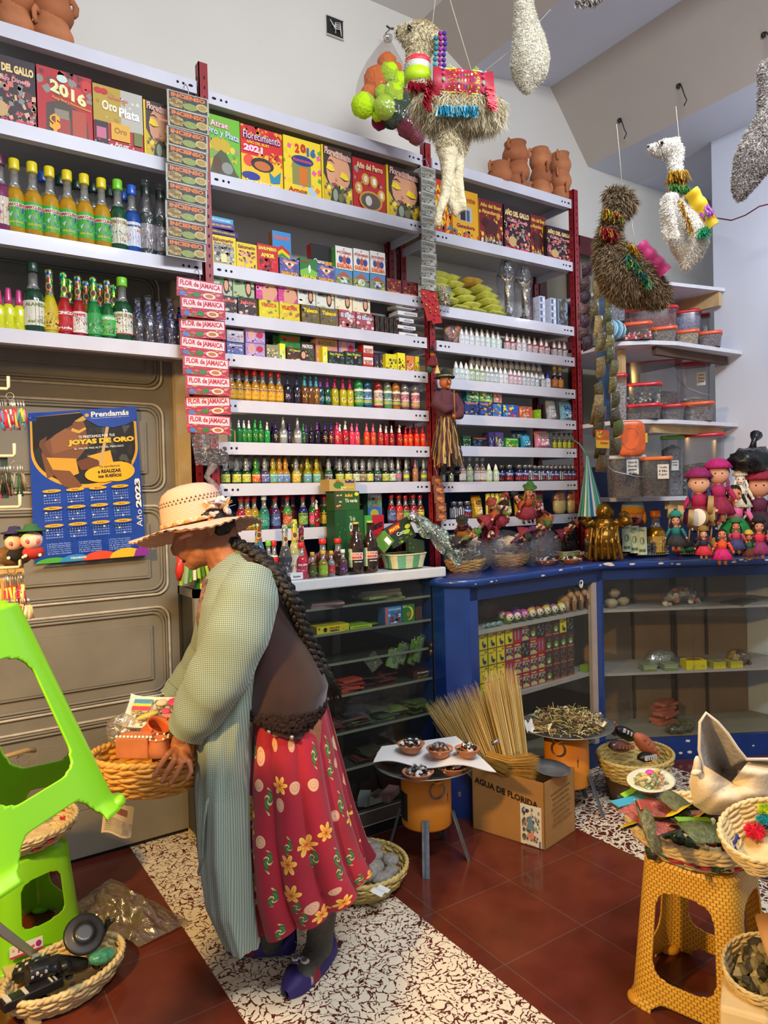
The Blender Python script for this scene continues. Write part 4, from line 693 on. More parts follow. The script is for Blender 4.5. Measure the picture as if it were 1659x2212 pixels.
R5=[(985,'#b8ccc8','mint green',0),(996,'#b8ccc8','mint green',0),(1007,'#b8ccc8','mint green',0),(1018,'#7a9a4a','leaf green',0),(1030,'#7a9a4a','leaf green',0),(1041,'#7a9a4a','leaf green',0),(1052,'#8a9aa0','grey-blue',1),(1061,'#8a9aa0','grey-blue',1),(1071,'#8a9aa0','grey-blue',1),(1081,'#c8c4cc','pearl',1),(1091,'#c8b8c0','pearl',1),(1103,'#b86a80','rose',1),(1112,'#b86a80','rose',1),(1121,'#b86a80','rose',1),(1131,'#9a9aa8','smoke',2),(1140,'#9a9aa8','smoke',2),(1149,'#9a9aa8','smoke',2),(1159,'#8a94a0','steel',2),(1173,'#8a94a0','steel',2)]
many('drop',[(px,int(781+(px-985)*.15),b,'#e8e6e4',DL('#5a6a7a'),n+' dropper bottle')for px,b,n,k in R5],z,2.895,w,zc=ZR[3]-.056)
many('drop',[(1020+i*12,770+i,'#98a4ac','#dcdcdc',DL('#4a5a6a'),'pale dropper bottle of the rear row')for i in range(13)],z,2.975,w)
bottle('drop',1183,806,z,2.9,'#c8ccdc','#1c3ac0',DL('#3a4ab0'),'white dropper bottle with a royal blue tip');
many('sauce',[(1198,787,'#2a1a14','#c8a82a',lab('#b8602a','',WH,['#3a5a2a','#e0c89a']),'little brown bottle with an orange label'),(1210,789,'#2a1a14','#c8a82a',lab('#c87a2a','',WH,['#3a5a2a','#e0c89a']),'little brown bottle with a yellow-orange label')],z,2.9,'at the right end of the dropper shelf',zc=ZR[3]-.054)
z=ZR[5]
for i,(x0,x1,c,cols,tt,yt)in enumerate(((1004,1034,'#2a3a7a',['#1a1a2a','#4a5ab8','#b8a84a'],'TABACO',866),(1035,1064,'#2a3a7a',['#1a1a2a','#4a5ab8','#b8a84a'],'TABACO',868),(1065,1084,'#3a6ab0',['#c8343a','#e8d83a','#3a8ac8'],None,872),(1087,1120,'#1f5ac0',['#c8242a','#e8dc2a','#3aa0d0'],None,874),(1122,1150,'#c8604a',['#e8a05a','#c83a4a','#e8c8a0'],None,878),(1160,1169,'#9ac82a',['#7aa81a'],None,885))):
 pbox('soap_box',('left black-blue tobacco carton','right black-blue tobacco carton','narrow blue and red carton','bright blue carton with a parrot picture','coral carton','lime green carton end')[i]+' in the lower row beside the bagged salt','box',x0,x1,yt,z,2.88,.05,c,[('r',0,0,1,1,c),('n',30,0,0,1,1,cols,.12,i)]+([('t',tt,.5,.85,.8,.14,'#e08a3a',.04)]if tt else[]))
for i,(x0,x1)in enumerate(((1008,1035),(1036,1064),(1066,1084))):
 X0=X_at(x0,2.885,z+.1);zb=Z_at(866+2*i,X0,2.885)
 pbox('soap_box',('left green-blue carton with a flame','middle green-blue carton with a flame','pink framed carton')[i]+' in the upper row beside the bagged salt','box',x0,x1,838+3*i,zb+.001,2.885,.045,'#3a6a8a',[('r',0,0,1,1,'#5a9a5a' if i<2 else '#c88a8a'),('n',24,.05,.05,.95,.9,['#1c2a8a','#e8d84a','#2a2a3a','#d8e8c8']if i<2 else['#e8d8b0','#8a5a3a','#c8606a'],.13,i)])
def saltbag(px,pyt,zz,yy,w,bg,title,tc,lb,c2,hw=.5):
 X=X_at(px,yy,zz+.05);h=Z_at(pyt,X,yy)-zz
 t=thing('product_bag',lb,'bag',(X,yy,zz+.001),-.15,rot=(-.12,0,-.15));g=MB();m=M(bg,.3,coat=.4,bump=.4,bscale=30)
 fr=lambda s:(lambda u,v:(w*(u-.5)*(1-.1*sin(v*PI)),s*.026*(max(0,1-(2*u-1)**4))**.5*(max(0,1-abs(2*v-1)**5))**.5*(1.2-.5*v),h*v))
 g.grid(fr(-1),10,10,m);g.grid(fr(1),10,10,m);g.build('pouch',t)
 g=MB();g.art(lambda u,v,l:V(fr(-1)(.1+.8*u,.1+.8*v))+V((0,-.004-l,0)),[('r',0,.5,1,.95,bg),('n',24,0,0,1,.45,[c2,WH],.1,2),('t',title,.5,.68,.84,.26,tc,.05)],6,.0006);g.build('print',t)
saltbag(1190,862,z,2.93,.06,'#b8c0d0','',WH,'clear pouch of white salt left of the blue SAL bag','#c8c8d8');saltbag(1222,868,z,2.92,.085,'#7ab8d8','SAL','#1c3a9a','light blue bag reading SAL','#1c3a9a')
z=ZR[6];y=2.885
for i,(x0,x1,yt,c,cols,tt,tc,lb)in enumerate(((1000,1018,942,'#1f4a2a',['#101a14','#5a7a4a','#c8c8a8'],None,WH,'dark green carton with a man in a hat beside the hanging witch'),(1020,1053,944,'#101018',['#1a2a4a','#3a6a9a','#0a0a10'],'TABACO','#e0702a','black carton with blue glow beside the witch'),(1056,1068,934,'#3a2a6a',['#6a5a9a','#1a1a3a','#8aa0b0'],None,WH,'tall violet carton, left one'),(1070,1088,934,'#4a3a7a',['#c8c8d8','#c8c03a','#3a3a6a'],None,WH,'tall violet and yellow carton'),(1092,1120,946,'#2a9a2a',['#d8b42a','#e8e4d8','#1f7a1f','#b87a3a'],'Chuchuhuasi',WH,'green herbal soap carton'))):
 pbox('carton',lb,'box',x0,x1,yt,z,y,.05,c,[('r',0,0,1,1,c),('n',26,.05,0,.95,.7,cols,.12,i)]+([('t',tt,.5,.85,.8,.14,tc,.03)]if tt else[]))
saltbag(1124,930,z,2.96,.11,'#1c5a9a','Sal',WH,'deep blue glossy detergent-like bag behind the green carton','#2a7ac0');saltbag(1134,940,z,2.9,.055,'#2a9ac8','',WH,'small cyan pouch in front of the blue bag','#1c4a9a');saltbag(1170,928,z,2.91,.1,'#c87a9a','ARGOL','#1f7a3a','pink bag with green letters leaning on the small bottles','#d8a8b8')
many('sauce',[(x,936,'#5a5a2a','#1a1a1a',lab('#b8b83a','',WH,['#8a9a2a']),'dark-topped bottle with a yellow-green band')for x in(1197,1208,1219,1229,1238)],z,2.92,'beside the pink bag',zc=ZR[5]-.054)
z=ZR[7];MET=M('#8a8c90',.35,.7)
PLB=[('r',0,0,1,.5,'#c0242c'),('r',0,.5,1,1,'#1c2f9a'),('n',10,.1,.5,.9,.9,['#6a8ad0','#d8dce8'],.1,1),('n',8,.1,.1,.9,.4,['#e8a0a0','#a01820'],.1,2),('t','Tónico',.5,.7,.5,.2,'#c8d8f0',.03)]
PLW=[('r',0,0,1,1,'#d8d8dc'),('n',12,.1,.1,.9,.9,['#9a9aa0'],.08,1)]
many('pill',[(x,t,'#10182a',MET,PLB if k else PLW,'medicine bottle with a red and blue label' if k else 'medicine bottle turned to its white label')for x,t,k in((1100,1005,1),(1121,1005,1),(1134,1005,1),(1144,1005,0),(1155,1007,1),(1164,1007,0),(1173,1007,1),(1182,1007,0),(1191,1008,1),(1200,1008,1),(1210,1008,0),(1219,1008,1),(1228,1008,1),(1237,1008,1),(1246,1009,1))],z,2.885,'on the medicine shelf',cat='bottle')
many('pill',[(1084+i*17,1005,'#10182a',MET,PLB,'rear-row medicine bottle with a red-blue label')for i in range(10)],z,2.95,'on the medicine shelf')
many('drop',[(1056,1002,'#a8c08a','#e4ece4',DL('#5aa04a'),'lime drink bottle with a white spout'),(1071,1003,'#a8c08a','#e4ece4',DL('#5aa04a'),'lime drink bottle with a white spout')],z,2.89,'left of the medicine bottles')
PY=lab('#d8d0c8','RAYA','#8a1a2a',['#8a7a6a'],n=8)
many('cone',[(956,999,'#7a9a3a','#c8d0c0',None,'green-tinted clear bottle'),(974,1000,'#7a9a3a','#c8d0c0',None,'green-tinted clear bottle')],z,2.91,'behind the witch feet')
many('sauce',[(999,990,'#8a6a5a','#d8d4d0',PY,'beige liquor bottle with a red-lettered band'),(1014,985,'#9aa07a','#d8d4d0',lab('#b8c0a0','',WH,['#4a5a3a']),'clear white-capped bottle with leaf print'),(1030,984,'#8a6a5a','#dcd8d4',PY,'beige liquor bottle with a red-lettered band'),(1042,986,'#8a6a5a','#d8d4d0',PY,'beige liquor bottle with a red-lettered band')],z,2.91,'left of the lime drink bottles',zc=ZR[6]-.054)
z=ZR[8]
many('pill',[(980,1084,'#24283a',MET,PLW,'medicine bottle'),(994,1084,'#24283a',MET,PLW,'medicine bottle'),(1009,1083,'#24283a',MET,PLB,'medicine bottle')],z,2.89,'above the bags of dolls')
for i in range(4):
 X=X_at(1054+9.5*i,2.89,z+.05);g=MB();g.lathe([(.012,0),(.013,.003),(.013,.123),(.011,.127)],M('#d8d45a',.35,var=.1),12);tag(g.build('candle_tube',None,(X,2.89,z+.001)),'pale yellow tube, %s from the left of the four upright ones'%ORD[i],'tube')
saltbag(1030,1070,z,2.92,.06,'#d8a82a','ACEITE','#2a1a10','yellow bag with dark letters left of the yellow tubes','#d8c83a');saltbag(1094,1070,z,2.95,.05,'#c8cc5a','',WH,'clear bag of yellow discs right of the yellow tubes','#d8d86a');saltbag(1124,1068,z,2.93,.075,'#c8962a','ACEITE','#2a1a10','amber bag with dark letters in the middle of the shelf','#e0b02a');saltbag(1160,1060,z,2.93,.085,'#a84a6a','ARGOL','#2a8a3a','rose bag with green letters low on the right unit','#c8a0b0')
for i,(px,l)in enumerate(((1208,'left'),(1236,'right'))):
 X=X_at(px,2.93,z+.06);t=thing('grain_bag','clear bag half filled with orange grain, %s of the pair by the right post'%l,'bag',(X,2.93,z+.001),-.1);m=M('#b8682a',.4,coat=.4,var=.15,scale=40);m2=M('#d8c87a',.4,coat=.4)
 g=MB();g.lathe([(.03,0),(.042,.02),(.044,.07),(.04,.075)],m2,14,sy=.6);g.lathe([(.04,.075),(.036,.11),(.028,.145),(.01,.15)],m,14,sy=.6);g.build('filling',t);g=MB();g.lathe([(.034,0.),(.046,.02),(.047,.1),(.03,.15)],film('#ffffff',.8),14,sy=.65,cap=False);g.build('clear_bag',t)
# ------------------------------------------------------------------ hanging strips of packets
def strip(label,top,bot,n,w,front,back='#cfc9c2',cover=.55,gap=.002,off=0,y=2.8,bend=0.):
 T=at_y(top[0],top[1],y);B=at_y(bot[0],bot[1],y);L=T.z-B.z;hh=L/n
 t=thing('packet_strip',label,'hanging packets',(T.x,y,T.z));dx=(B.x-T.x)
 for i in range(n):
  z1=-i*hh;z0=z1-hh+gap;x=dx*(i+.5)/n+off*(1 if i>=n//2 else 0);ty=-.004*(i%2)-.012*sin(i*1.7)*bend
  g=MB();g.T=MT((x,ty,z1))@MR(RN.uniform(-.03,.03)*(1+bend),4,'Y')@MR(RN.uniform(-.08,.08),4,'Z')
  g.box(-w/2,0,-(hh-gap),w/2,.006,0,back);g.art(flat(-w/2,-(hh-gap),w/2,0,0),front(i))
  g.grid(lambda u,v:(-w/2*1.04+w*1.04*u,-.003-.004*abs(sin(u*7+v*5+i)),-(hh-gap)*(1-v)),8,5,film('#ffffff',.93,.05,.9,60));g.build('packet',t)
 g=MB();g.tube([(0,0.,0),(.002,.004,.02),(-.002,.02,.05),(0,.05,.055)],.0018,M('#b8b4b0',.4,.5),6);g.build('hook',t)
 return t
OLV=[('r',0,0,1,1,'#b8b4a8'),('r',.04,.05,.96,.95,'#2f2c2a'),('r',.05,.68,.95,.95,'#3a2c24'),('t','INCIENSO',.5,.78,.82,.24,'#e8762a',.05),('e',.2,.36,.18,.26,'#a88a4a'),('n',14,.05,.12,.36,.58,['#c8a85a','#7a6030'],.08,1),('e',.54,.28,.18,.2,'#8a9a4a'),('e',.83,.38,.15,.22,'#c8b87a'),('e',.83,.38,.11,.16,'#a89048')]
strip('long strip of nine orange-lettered INCIENSO packets hanging on the left red post',(407,204),(402,560),9,.165,lambda i:OLV)
FJ=[('r',0,0,1,1,'#c82a5a'),('r',0,0,1,.4,'#a81c34'),('n',24,0,.02,1,.5,['#d8506a','#e87a9a','#8a1428','#3a7a34','#c8a05a'],.07,2),('e',.7,.22,.14,.16,'#e8d8c8'),('e',.7,.22,.09,.1,'#b8702a'),('e',.42,.2,.09,.13,'#2a7a34'),('e',.12,.16,.07,.12,'#3a7ac0'),('r',.03,.48,.97,.93,'#f4d4dc'),('t','FLOR de JAMAICA',.5,.7,.88,.36,'#c0102a',.04)]
strip('strip of eight pink packets lettered FLOR de JAMAICA above the woman hat',(432,606),(452,938),8,.185,lambda i:FJ,'#c8909a',bend=1.,off=.004)
t=thing('herb_bag','clear bag of dark dried leaves under the pink strip','bag',at_y(456,938,2.8));g=MB();g.grid(lambda u,v:(.17*(u-.5)*(1-.2*v),-.01*sin(u*PI),-.125*v),10,8,film('#d8d8e0',.8,.08,.9,40));g.build('clear_bag',t);g=MB()
for i in range(120):g.ell((RN.uniform(-.065,.065),RN.uniform(0.,.014),RN.uniform(-.118,-.06)),(.008,.003,.005),M(['#2a1814','#3a2018','#1c1210'][i%3],.6),5,4)
g.build('dried_leaves',t)
g=MB();g.tube([(.01,0,-.12),(-.02,.01,-.17),(.02,.005,-.22),(.03,.01,-.27)],[.02,.012,.016,.02],film('#e8d8d8',.6,.1,.9,60),9);g.build('twisted_end',t)
SL=[('r',0,0,1,1,'#8f8f88'),('n',30,.02,0,.98,.6,['#6a6a5e','#b8b8b0','#4a4a40','#a8a068'],.1,3),('t','COPAL',.5,.72,.8,.24,'#5a5630',.03),('r',0,.94,1,1,'#d8d8d4')]
strip('strip of ten silvery packets lettered COPAL on the middle red post',(925,362),(926,628),10,.088,lambda i:SL,'#9a9a94')
OR=[('r',0,0,1,1,'#8a4a2a'),('n',40,0,0,1,1,['#d8782a','#e8a03a','#6a3a5a','#b85a3a','#3a2a5a'],.1,4),('e',.5,.5,.3,.2,'#d88a3a')]
strip('orange patterned strip of small sachets hanging low on the middle post',(944,1028),(955,1126),5,.062,lambda i:OR,'#8a5a3a',y=2.81)
for i,(px,py)in enumerate(((917,625),(933,632))):
 P=at_y(px,py,2.8);t=thing('amulet_card','red card with gilt amulets in a sleeve, %s of two on the middle post'%('left','right')[i],'amulet',P,rot=(0,-.28+.08*i,0));g=MB();g.box(-.028,0,-.15,.028,.003,0,'#a81a20');g.art(flat(-.03,-.15,.03,0,0),[('r',0,0,1,1,'#b01c22')]);g.build('card',t)
 for k in range(7):g=MB();g.ell((RN.uniform(-.02,.022),-.006,-.02-.018*k),(.005,.004,.006),M(['#c8a04a','#8a8a3a','#c83a6a','#d8b86a'][k%4],.3,.5),8,6);g.build('charm',t)
P=at_y(962,618,2.8);t=thing('amulet_bag','clear wedge-shaped bag of tiny gilt and pink charms by the middle post','amulet',P);g=MB();g.prism([(-.045,0,0),(.04,0,0),(.02,0,-.13),(-.02,0,-.13)],(0,.003,0),film('#c8c8d0',.8));g.build('clear_bag',t)
for k in range(22):g=MB();g.ell((RN.uniform(-.025,.025),-.003,RN.uniform(-.11,-.01)),(.004,.003,.005),M(['#c8a04a','#3a6a3a','#d83a8a','#e0b86a','#3a2a2a'][k%5],.3,.4),6,5);g.build('charm',t)
HB=[('r',0,0,1,1,'#5a4c3c')]
def herbcol(label,pts,n,w,cols,y0,thick=.02,blue=False):
 A=at_y(*pts[0],y0);t=thing('herb_strip',label,'hanging herbs',A)
 P=[at_y(px,py,y0)-A for px,py in pts]
 for i in range(n):
  s=(i+.5)/n*(len(P)-1);k=min(int(s),len(P)-2);c=P[k].lerp(P[k+1],s-k);hh=(P[0].z-P[-1].z)/n
  g=MB();c0=cols[i%len(cols)];m=M(c0,.45,var=.35,scale=60,bump=.6,bscale=90,coat=.5)
  g.T=MT(c+V((0,RN.uniform(-.01,.01),0)))@MR(RN.uniform(-.5,.1),4,'Y')@MR(.25,4,'X')
  g.grid(lambda u,v:((u-.5)*w,-thick*max(0,1-(2*u-1)**2)**.5*(.3+sin(v*PI))*.8,(v-.5)*hh*1.15),8,6,m);g.grid(lambda u,v:((u-.5)*w,.002,(v-.5)*hh*1.15),1,1,m)
  g.build('herb_packet',t)
 if blue:g=MB();g.box(-.03,.01,P[-1].z,.05,.013,P[0].z*.2,'#20406a');g.build('backing_card',t)
herbcol('column of dark purple-brown herb sachets left of the green herbs by the right post',((1272,565),(1262,640),(1262,700),(1268,752)),7,.075,['#38202a','#452e2c','#2f1e26','#5a3c34'],2.38)
herbcol('long column of brown root packets hanging beside the right post',((1300,560),(1285,660),(1300,740),(1292,860),(1290,905)),9,.066,['#6a5a34','#7a6840','#554a2c','#8a744a'],2.34,blue=True)
herbcol('long column of olive leaf packets nearest the stacked containers',((1308,600),(1312,700),(1322,780),(1330,880)),9,.052,['#56542c','#666034','#444626'],2.3)
herbcol('short lower group of straw-coloured packets behind the Tara card',((1292,885),(1296,915),(1300,980),(1298,1015)),4,.078,['#5a4a2c','#463a20','#3a341c'],2.32)
herbcol('lower olive packets hanging to the right of the Tara card',((1328,890),(1332,925),(1330,985)),3,.074,['#3e3824','#4c5a1e','#544a2c'],2.28)
P=at_y(1302,945,2.24);t=thing('tara_card','yellow card lettered Tara on the hanging herb packets','packet',P);g=MB();g.box(-.045,0,-.05,.045,.003,.035,'#c8a01a');g.art(flat(-.045,-.05,.045,.035,0),[('r',0,0,1,1,'#d8a81a'),('r',0,.45,1,1,'#c8501f'),('e',.28,.75,.24,.18,'#e8c02a'),('n',14,.05,.5,.5,.95,['#8a2a1a','#e8c83a'],.08,3),('t','Tara',.72,.7,.46,.2,'#f0e03a',.06),('t','Tara',.72,.7,.44,.18,'#7a1a14'),('t','Huanarpo',.6,.28,.6,.16,'#b8201a',.03)]);g.build('card',t)
# ------------------------------------------------------------------ body tools
def fuse(mb,voxel,smooth=4,name='m',mat=None,disp=None):
 """join overlapping forms into one continuous surface"""
 me=mb.mesh(name);o=bpy.data.objects.new(name,me);COL.objects.link(o)
 r=o.modifiers.new('r','REMESH');r.mode='VOXEL';r.voxel_size=voxel
 s=o.modifiers.new('s','SMOOTH');s.iterations=smooth;s.factor=.5
 dg=bpy.context.evaluated_depsgraph_get();ev=o.evaluated_get(dg);out=bpy.data.meshes.new_from_object(ev,depsgraph=dg)
 bpy.data.objects.remove(o);bpy.data.meshes.remove(me)
 out.materials.clear();out.materials.append(M(mat)if isinstance(mat,str)else mat)
 if disp:
  for v in out.vertices:v.co+=v.normal*disp(v.co)
 for p in out.polygons:p.use_smooth=True;p.material_index=0
 out.update();return out
def fur(me,n,length,mats,seed=1,down=.5,mess=.5,w=.0025,flt=None):
 q=random.Random(seed);g=MB();polys=[p for p in me.polygons if p.area>0 and(flt is None or flt(p.center))];cum=[];a=0
 for p in polys:a+=p.area;cum.append(a)
 import bisect
 for i in range(n):
  p=polys[bisect.bisect_left(cum,q.uniform(0,a))];vs=[me.vertices[k].co for k in p.vertices]
  u,v=q.random(),q.random();c=vs[0].lerp(vs[1],u).lerp(vs[-1].lerp(vs[-2],u),v)
  d=(p.normal+V((0,0,-down))+V((q.uniform(-mess,mess),q.uniform(-mess,mess),q.uniform(-mess,mess)))).normalized();L=length*q.uniform(.5,1.2)
  s=d.cross(V((q.uniform(-1,1),q.uniform(-1,1),q.uniform(-1,1)))).normalized()*w;k=c+d*L*.55+V((0,0,-L*.05));e=c+d*L+V((q.uniform(-1,1),q.uniform(-1,1),-down))*L*.28
  g.add([c-s,c+s,k+s*.8,k-s*.8,e],[(0,1,2,3),(3,2,4)],q.choice(mats),False)
 return g
# ------------------------------------------------------------------ clay pots along the top shelves
CLAY=M('#b9744a',.75,var=.22,scale=9,bump=.15);CLAYD=M('#a5623c',.8,var=.25,scale=7,bump=.15)
def pot(name,label,c,r,h,m,rot=(0,0,0),handles=2,group=None,cat='pot',mouth=.78):
 t=thing(name,label,cat,c,rot=rot,group=group);g=MB()
 g.lathe([(.55*r,0),(.8*r,.05*h),(r,.32*h),(.98*r,.5*h),(.82*r,.74*h),(mouth*r,.84*h),(mouth*r*1.09,h),(mouth*r*.98,h),(mouth*r*.9,.84*h),(.9*r,.5*h),(.7*r,.1*h),(0,.08*h)],m,26,cap=False);g.lathe([(0,0),(.55*r,0)],m,26,cap=False);g.build('pot_body',t)
 for k in range(handles):
  a=PI*k+.4;g=MB();g.tube([(cos(a)*q*r,sin(a)*q*r,z*h)for q,z in((.78,.92),(1.,.97),(1.12,.82),(1.08,.62),(.95,.52))],.09*r,m,8,flat=1.8);g.build('handle',t)
 return t
zt=3.165
for i,(px,py,r,lb)in enumerate(((30,45,.074,'lower clay pot of the stack cut by the top left corner'),(112,78,.078,'lower clay pot of the second stack at top left'))):
 X=X_at(px,2.93,zt+.05);pot('clay_pot',lb,(X,2.93,zt-.009),r,.12,CLAY,(0,0,.3));pot('clay_pot',lb.replace('lower','upper'),(X+.004,2.93,zt+.085),r*.97,.12,CLAYD,(0,0,-.4))
zt=3.143
for px,py,r,y,lv,lb in((1079,362,.07,2.9,0,'single clay pot standing left of the pot stacks'),(1117,370,.066,2.97,0,'bottom pot of the leftmost stack by the llama'),(1118,335,.07,2.97,1,'middle pot of the leftmost stack by the llama'),(1113,292,.076,2.97,2,'rim-down top pot of the leftmost stack by the llama'),
(1168,385,.064,2.95,0,'bottom pot of the middle stack'),(1168,345,.064,2.95,1,'second pot of the middle stack'),(1166,312,.062,2.95,2,'top pot of the middle stack'),(1212,400,.063,2.93,0,'bottom pot of the rightmost stack over the red post'),(1211,365,.064,2.93,1,'second pot of the rightmost stack'),(1210,330,.064,2.93,2,'top pot of the rightmost stack')):
 X=X_at(px,y,zt+.06+.1*lv);pot('clay_pot',lb,(X,y,zt-.009+lv*.094),r*.98,.112,(CLAY,CLAYD)[(lv+int(px))%2],(0,0,RN.uniform(-1,1)),group='clay pots stacked on the right top shelf')
# ------------------------------------------------------------------ niche shelves with storage tubs
t=thing('corner_shelf','white wooden corner shelves holding the lidded plastic tubs','shelving',(3.7,2.8,0));WB=M('#d8d8de',.5,var=.05);DKW=M('#5a4436',.7,var=.2,scale=8);PALE=M('#c8a878',.6,var=.15,scale=12)
def nboard(z,x0,x1,yf,cut=0.):
 g=MB();g.T=MT((-3.7,-2.8,0));pts=[(x0,yf+.16,0),(x0+.12,yf+.06,0),(x0+.3,yf,0),(x1,yf-.02+cut,0),(x1,2.57,0),(x1,3.17,0),(x0,3.17,0)]
 g.prism([(a,b,z-.022)for a,b,c in pts],(0,0,.022),WB);g.box(x0+.2,yf+.06,z-.07,x1-.02,yf+.09,z-.023,PALE if z<2 else DKW);g.build('shelf_board',t)
nboard(2.28,3.28,4.19,2.42);nboard(1.85,3.28,4.19,2.45);nboard(1.42,3.34,4.19,2.4);
g=MB();g.T=MT((-3.7,-2.8,0));g.prism([(3.62,2.62,2.66),(4.19,2.5,2.66),(4.19,3.17,2.66),(3.5,3.17,2.66)],(0,0,.02),WB);g.beam((4.17,2.52,2.62),(4.17,3.15,2.62),.03,.09,PALE);g.build('shelf_board',t)
for x,y in((3.36,2.62),):g=MB();g.T=MT((-3.7,-2.8,0));g.box(x,y,1.43,x+.035,y+.03,2.25,PALE);g.build('upright',t)
TUB=film('#d4d0d8',.84,.2,0);
def sq(a,z):c,s=abs(cos(a)),abs(sin(a));return 1/(c**5+s**5)**.2
def tub(label,pxl,pxr,pyt,z,y,lid,fill,level=.6,shape=.8,card=None,handle=False,lidh=.016,grain=None,top=None,rt=1.):
 x0=X_at((pxl+pxr)/2,y,z+.05);v=V((x0,y,0));r=(pxr-pxl)/2/FPX*v.dot(_f)*1.09;h=Z_at(pyt,x0,y)-z-.001;dy=r*shape;v+=v.normalized()*dy
 t=thing('storage_tub',label,'container',(v.x,v.y,z+.001),-math.atan2(v.x,v.y));hb=h-lidh;a0=.88
 g=MB();g.lathe([(r*a0*.93,0),(r*a0,.012),(r*.97,hb)],TUB,32,sy=shape,wob=sq,cap=False);g.lathe([(0,0),(r*a0*.93,0)],TUB,32,sy=shape,wob=sq,cap=False);g.build('tub_body',t)
 g=MB();g.lathe([(r*1.,hb-.004),(r*1.03,hb),(r*1.03,hb+lidh*.6),(r*.98,h),(r*.85,h),(r*.83,h-.003),(0,h-.003)],M(lid,.35,coat=.2),32,sy=shape,wob=sq);g.build('lid',t)
 if fill:
  m=M(fill,.8,var=.7,scale=90,bump=.8,bscale=90);lv=hb*level;q=random.Random(len(label));g=MB()
  g.lathe([(r*a0*.92,.003),(r*a0*.965,lv*.5),(r*(a0+(.97-a0)*level)*.975,lv)],m,32,sy=shape,wob=sq,cap=False)
  g.lathe([(r*.9,lv),(r*.5,lv*1.06),(0,lv*1.12)],m,24,sy=shape,wob=sq,cap=False)
  if grain:
   for i in range(90):a=q.uniform(PI,2*PI);zz=q.uniform(.01,lv);rr=r*a0*.96*sq(a,0);g.ell((rr*cos(a),rr*sin(a)*shape,zz),(.01,.004,.008),M(q.choice(grain),.7),6,4,MR(q.uniform(0,3),3,'Y'))
  g.build('contents',t)
 if card:g=MB();yy=-dy*.985;cx,cz,w,hh,tx=card;g.art(flat(cx*r-w/2,cz*h-hh/2,cx*r+w/2,cz*h+hh/2,yy),[('r',0,0,1,1,'#dcdad4')]+[('t',s,.5,.8-.25*i,.7,.14,'#2a2a30')for i,s in enumerate(tx.split('|'))],1,.001);g.build('paper_label',t)
 if handle:g=MB();g.tube([(-r*.95,-dy*.9,h*.8),(-r*.5,-dy*1.12,h*.62),(r*.4,-dy*1.15,h*.5),(r*.95,-dy*.9,h*.46)],.002,M('#c8c8cc',.3,.6),6);g.build('wire_handle',t)
 return t
OL,RL='#e0582a','#c81f2c'
z=2.281
tub('wide red-lidded tub of many-coloured beads under the silver bag',1352,1457,662,z,2.66,RL,'#8a4a4a',.85,.5,grain=['#c83a5a','#e8c83a','#c88a3a','#8a3a2a','#e8e0b0']);tub('red-lidded tub of bluish contents on the top corner board',1459,1512,668,z,2.7,RL,'#8a88a8',.9,.8);tub('narrow red-lidded tub at the right end behind the orange lids',1514,1534,676,z,2.74,RL,'#8a8684',.7,1.2)
tub('orange-lidded tub with red and white pieces, leftmost of the front four',1347,1405,694,z,2.5,OL,'#a86a74',.45,.7,grain=['#e8dcc8','#d8404a','#c83a4a','#3a5a3a']);tub('orange-lidded tub of grey-beige crumbs, second of the front four',1407,1459,704,z,2.47,OL,'#8a8278',.85,.7);tub('orange-lidded tub of cream powder, third of the front four',1461,1507,711,z,2.45,OL,'#b8aa8a',.9,.8);tub('orange-lidded tub of mauve powder at the right end of the top board',1509,1556,714,z,2.43,OL,'#857a7c',.92,.8)
tub('small orange-lidded tub standing left on the blue striped bundle',1308,1350,633,z+.1,2.56,OL,'#8a9098',.7,.7)
o=thing('striped_bundle','blue and white striped plastic bundle on the top corner board','bag',(X_at(1327,2.56,z+.04),2.56,z+.052));g=MB()
for k in range(12):g.ell((0,0,0),(.072,.05,.05),'#7ab0d0',16,10)if k==0 else g.tube([(-.07+.0127*k,.052*sin(a)*math.sqrt(max(.02,1-((-.07+.0127*k)/.073)**2)),.052*cos(a)*math.sqrt(max(.02,1-((-.07+.0127*k)/.073)**2)))for a in[PI*j/6 for j in range(-6,7)]],.003,M(['#d8e0e4','#3a7ab0','#8ac0b0'][k%3],.4),5)
g.build('bundle',o)
t=thing('knotted_bag','knotted silvery bag with a green top resting on the bead tub','bag',(X_at(1425,2.62,2.46),2.66,Z_at(662,X_at(1352,2.66,z),2.66)+.002));g=MB();g.ell((0,0,.045),(.062,.05,.045),M('#a8b0b4',.25,.4,var=.4,scale=40,bump=1,bscale=30),18,12,fn=lambda d:1+.1*NN(d*5));g.build('bag_body',t);g=MB();g.lathe([(.03,.08),(.018,.1),(.012,.115),(.025,.135),(.03,.15)],M('#3aa08a',.35),12,wob=lambda a,z:1+.2*sin(5*a));g.build('knot',t)
z=1.851
tub('large red-lidded tub of wood chips with a red and white sticker',1350,1468,772,z,2.78,RL,'#6a5a50',.5,.42,grain=['#8a7a68','#a89a80','#5a4a44'],card=None);tub('tall red-lidded tub of pale wood slices with a handwritten card',1466,1531,780,z,2.68,RL,'#8a7a60',.42,.8,card=(.45,.72,.05,.08,'CARDO|Ams|10s'),grain=['#a8946a','#8a7650','#c8b488'],handle=True)
tub('low red-lidded tub lowest left on the middle board',1349,1425,871,z,2.52,RL,'#7a766e',.5,.6);tub('low red-lidded tub in the centre of the middle board',1427,1476,872,z,2.5,RL,'#6a6a6c',.75,.8);tub('low orange-lidded tub at the right end of the middle board',1478,1538,867,z,2.47,OL,'#8a8684',.7,.8)
X=X_at(1349,2.52,z);zz=Z_at(871,X,2.52)
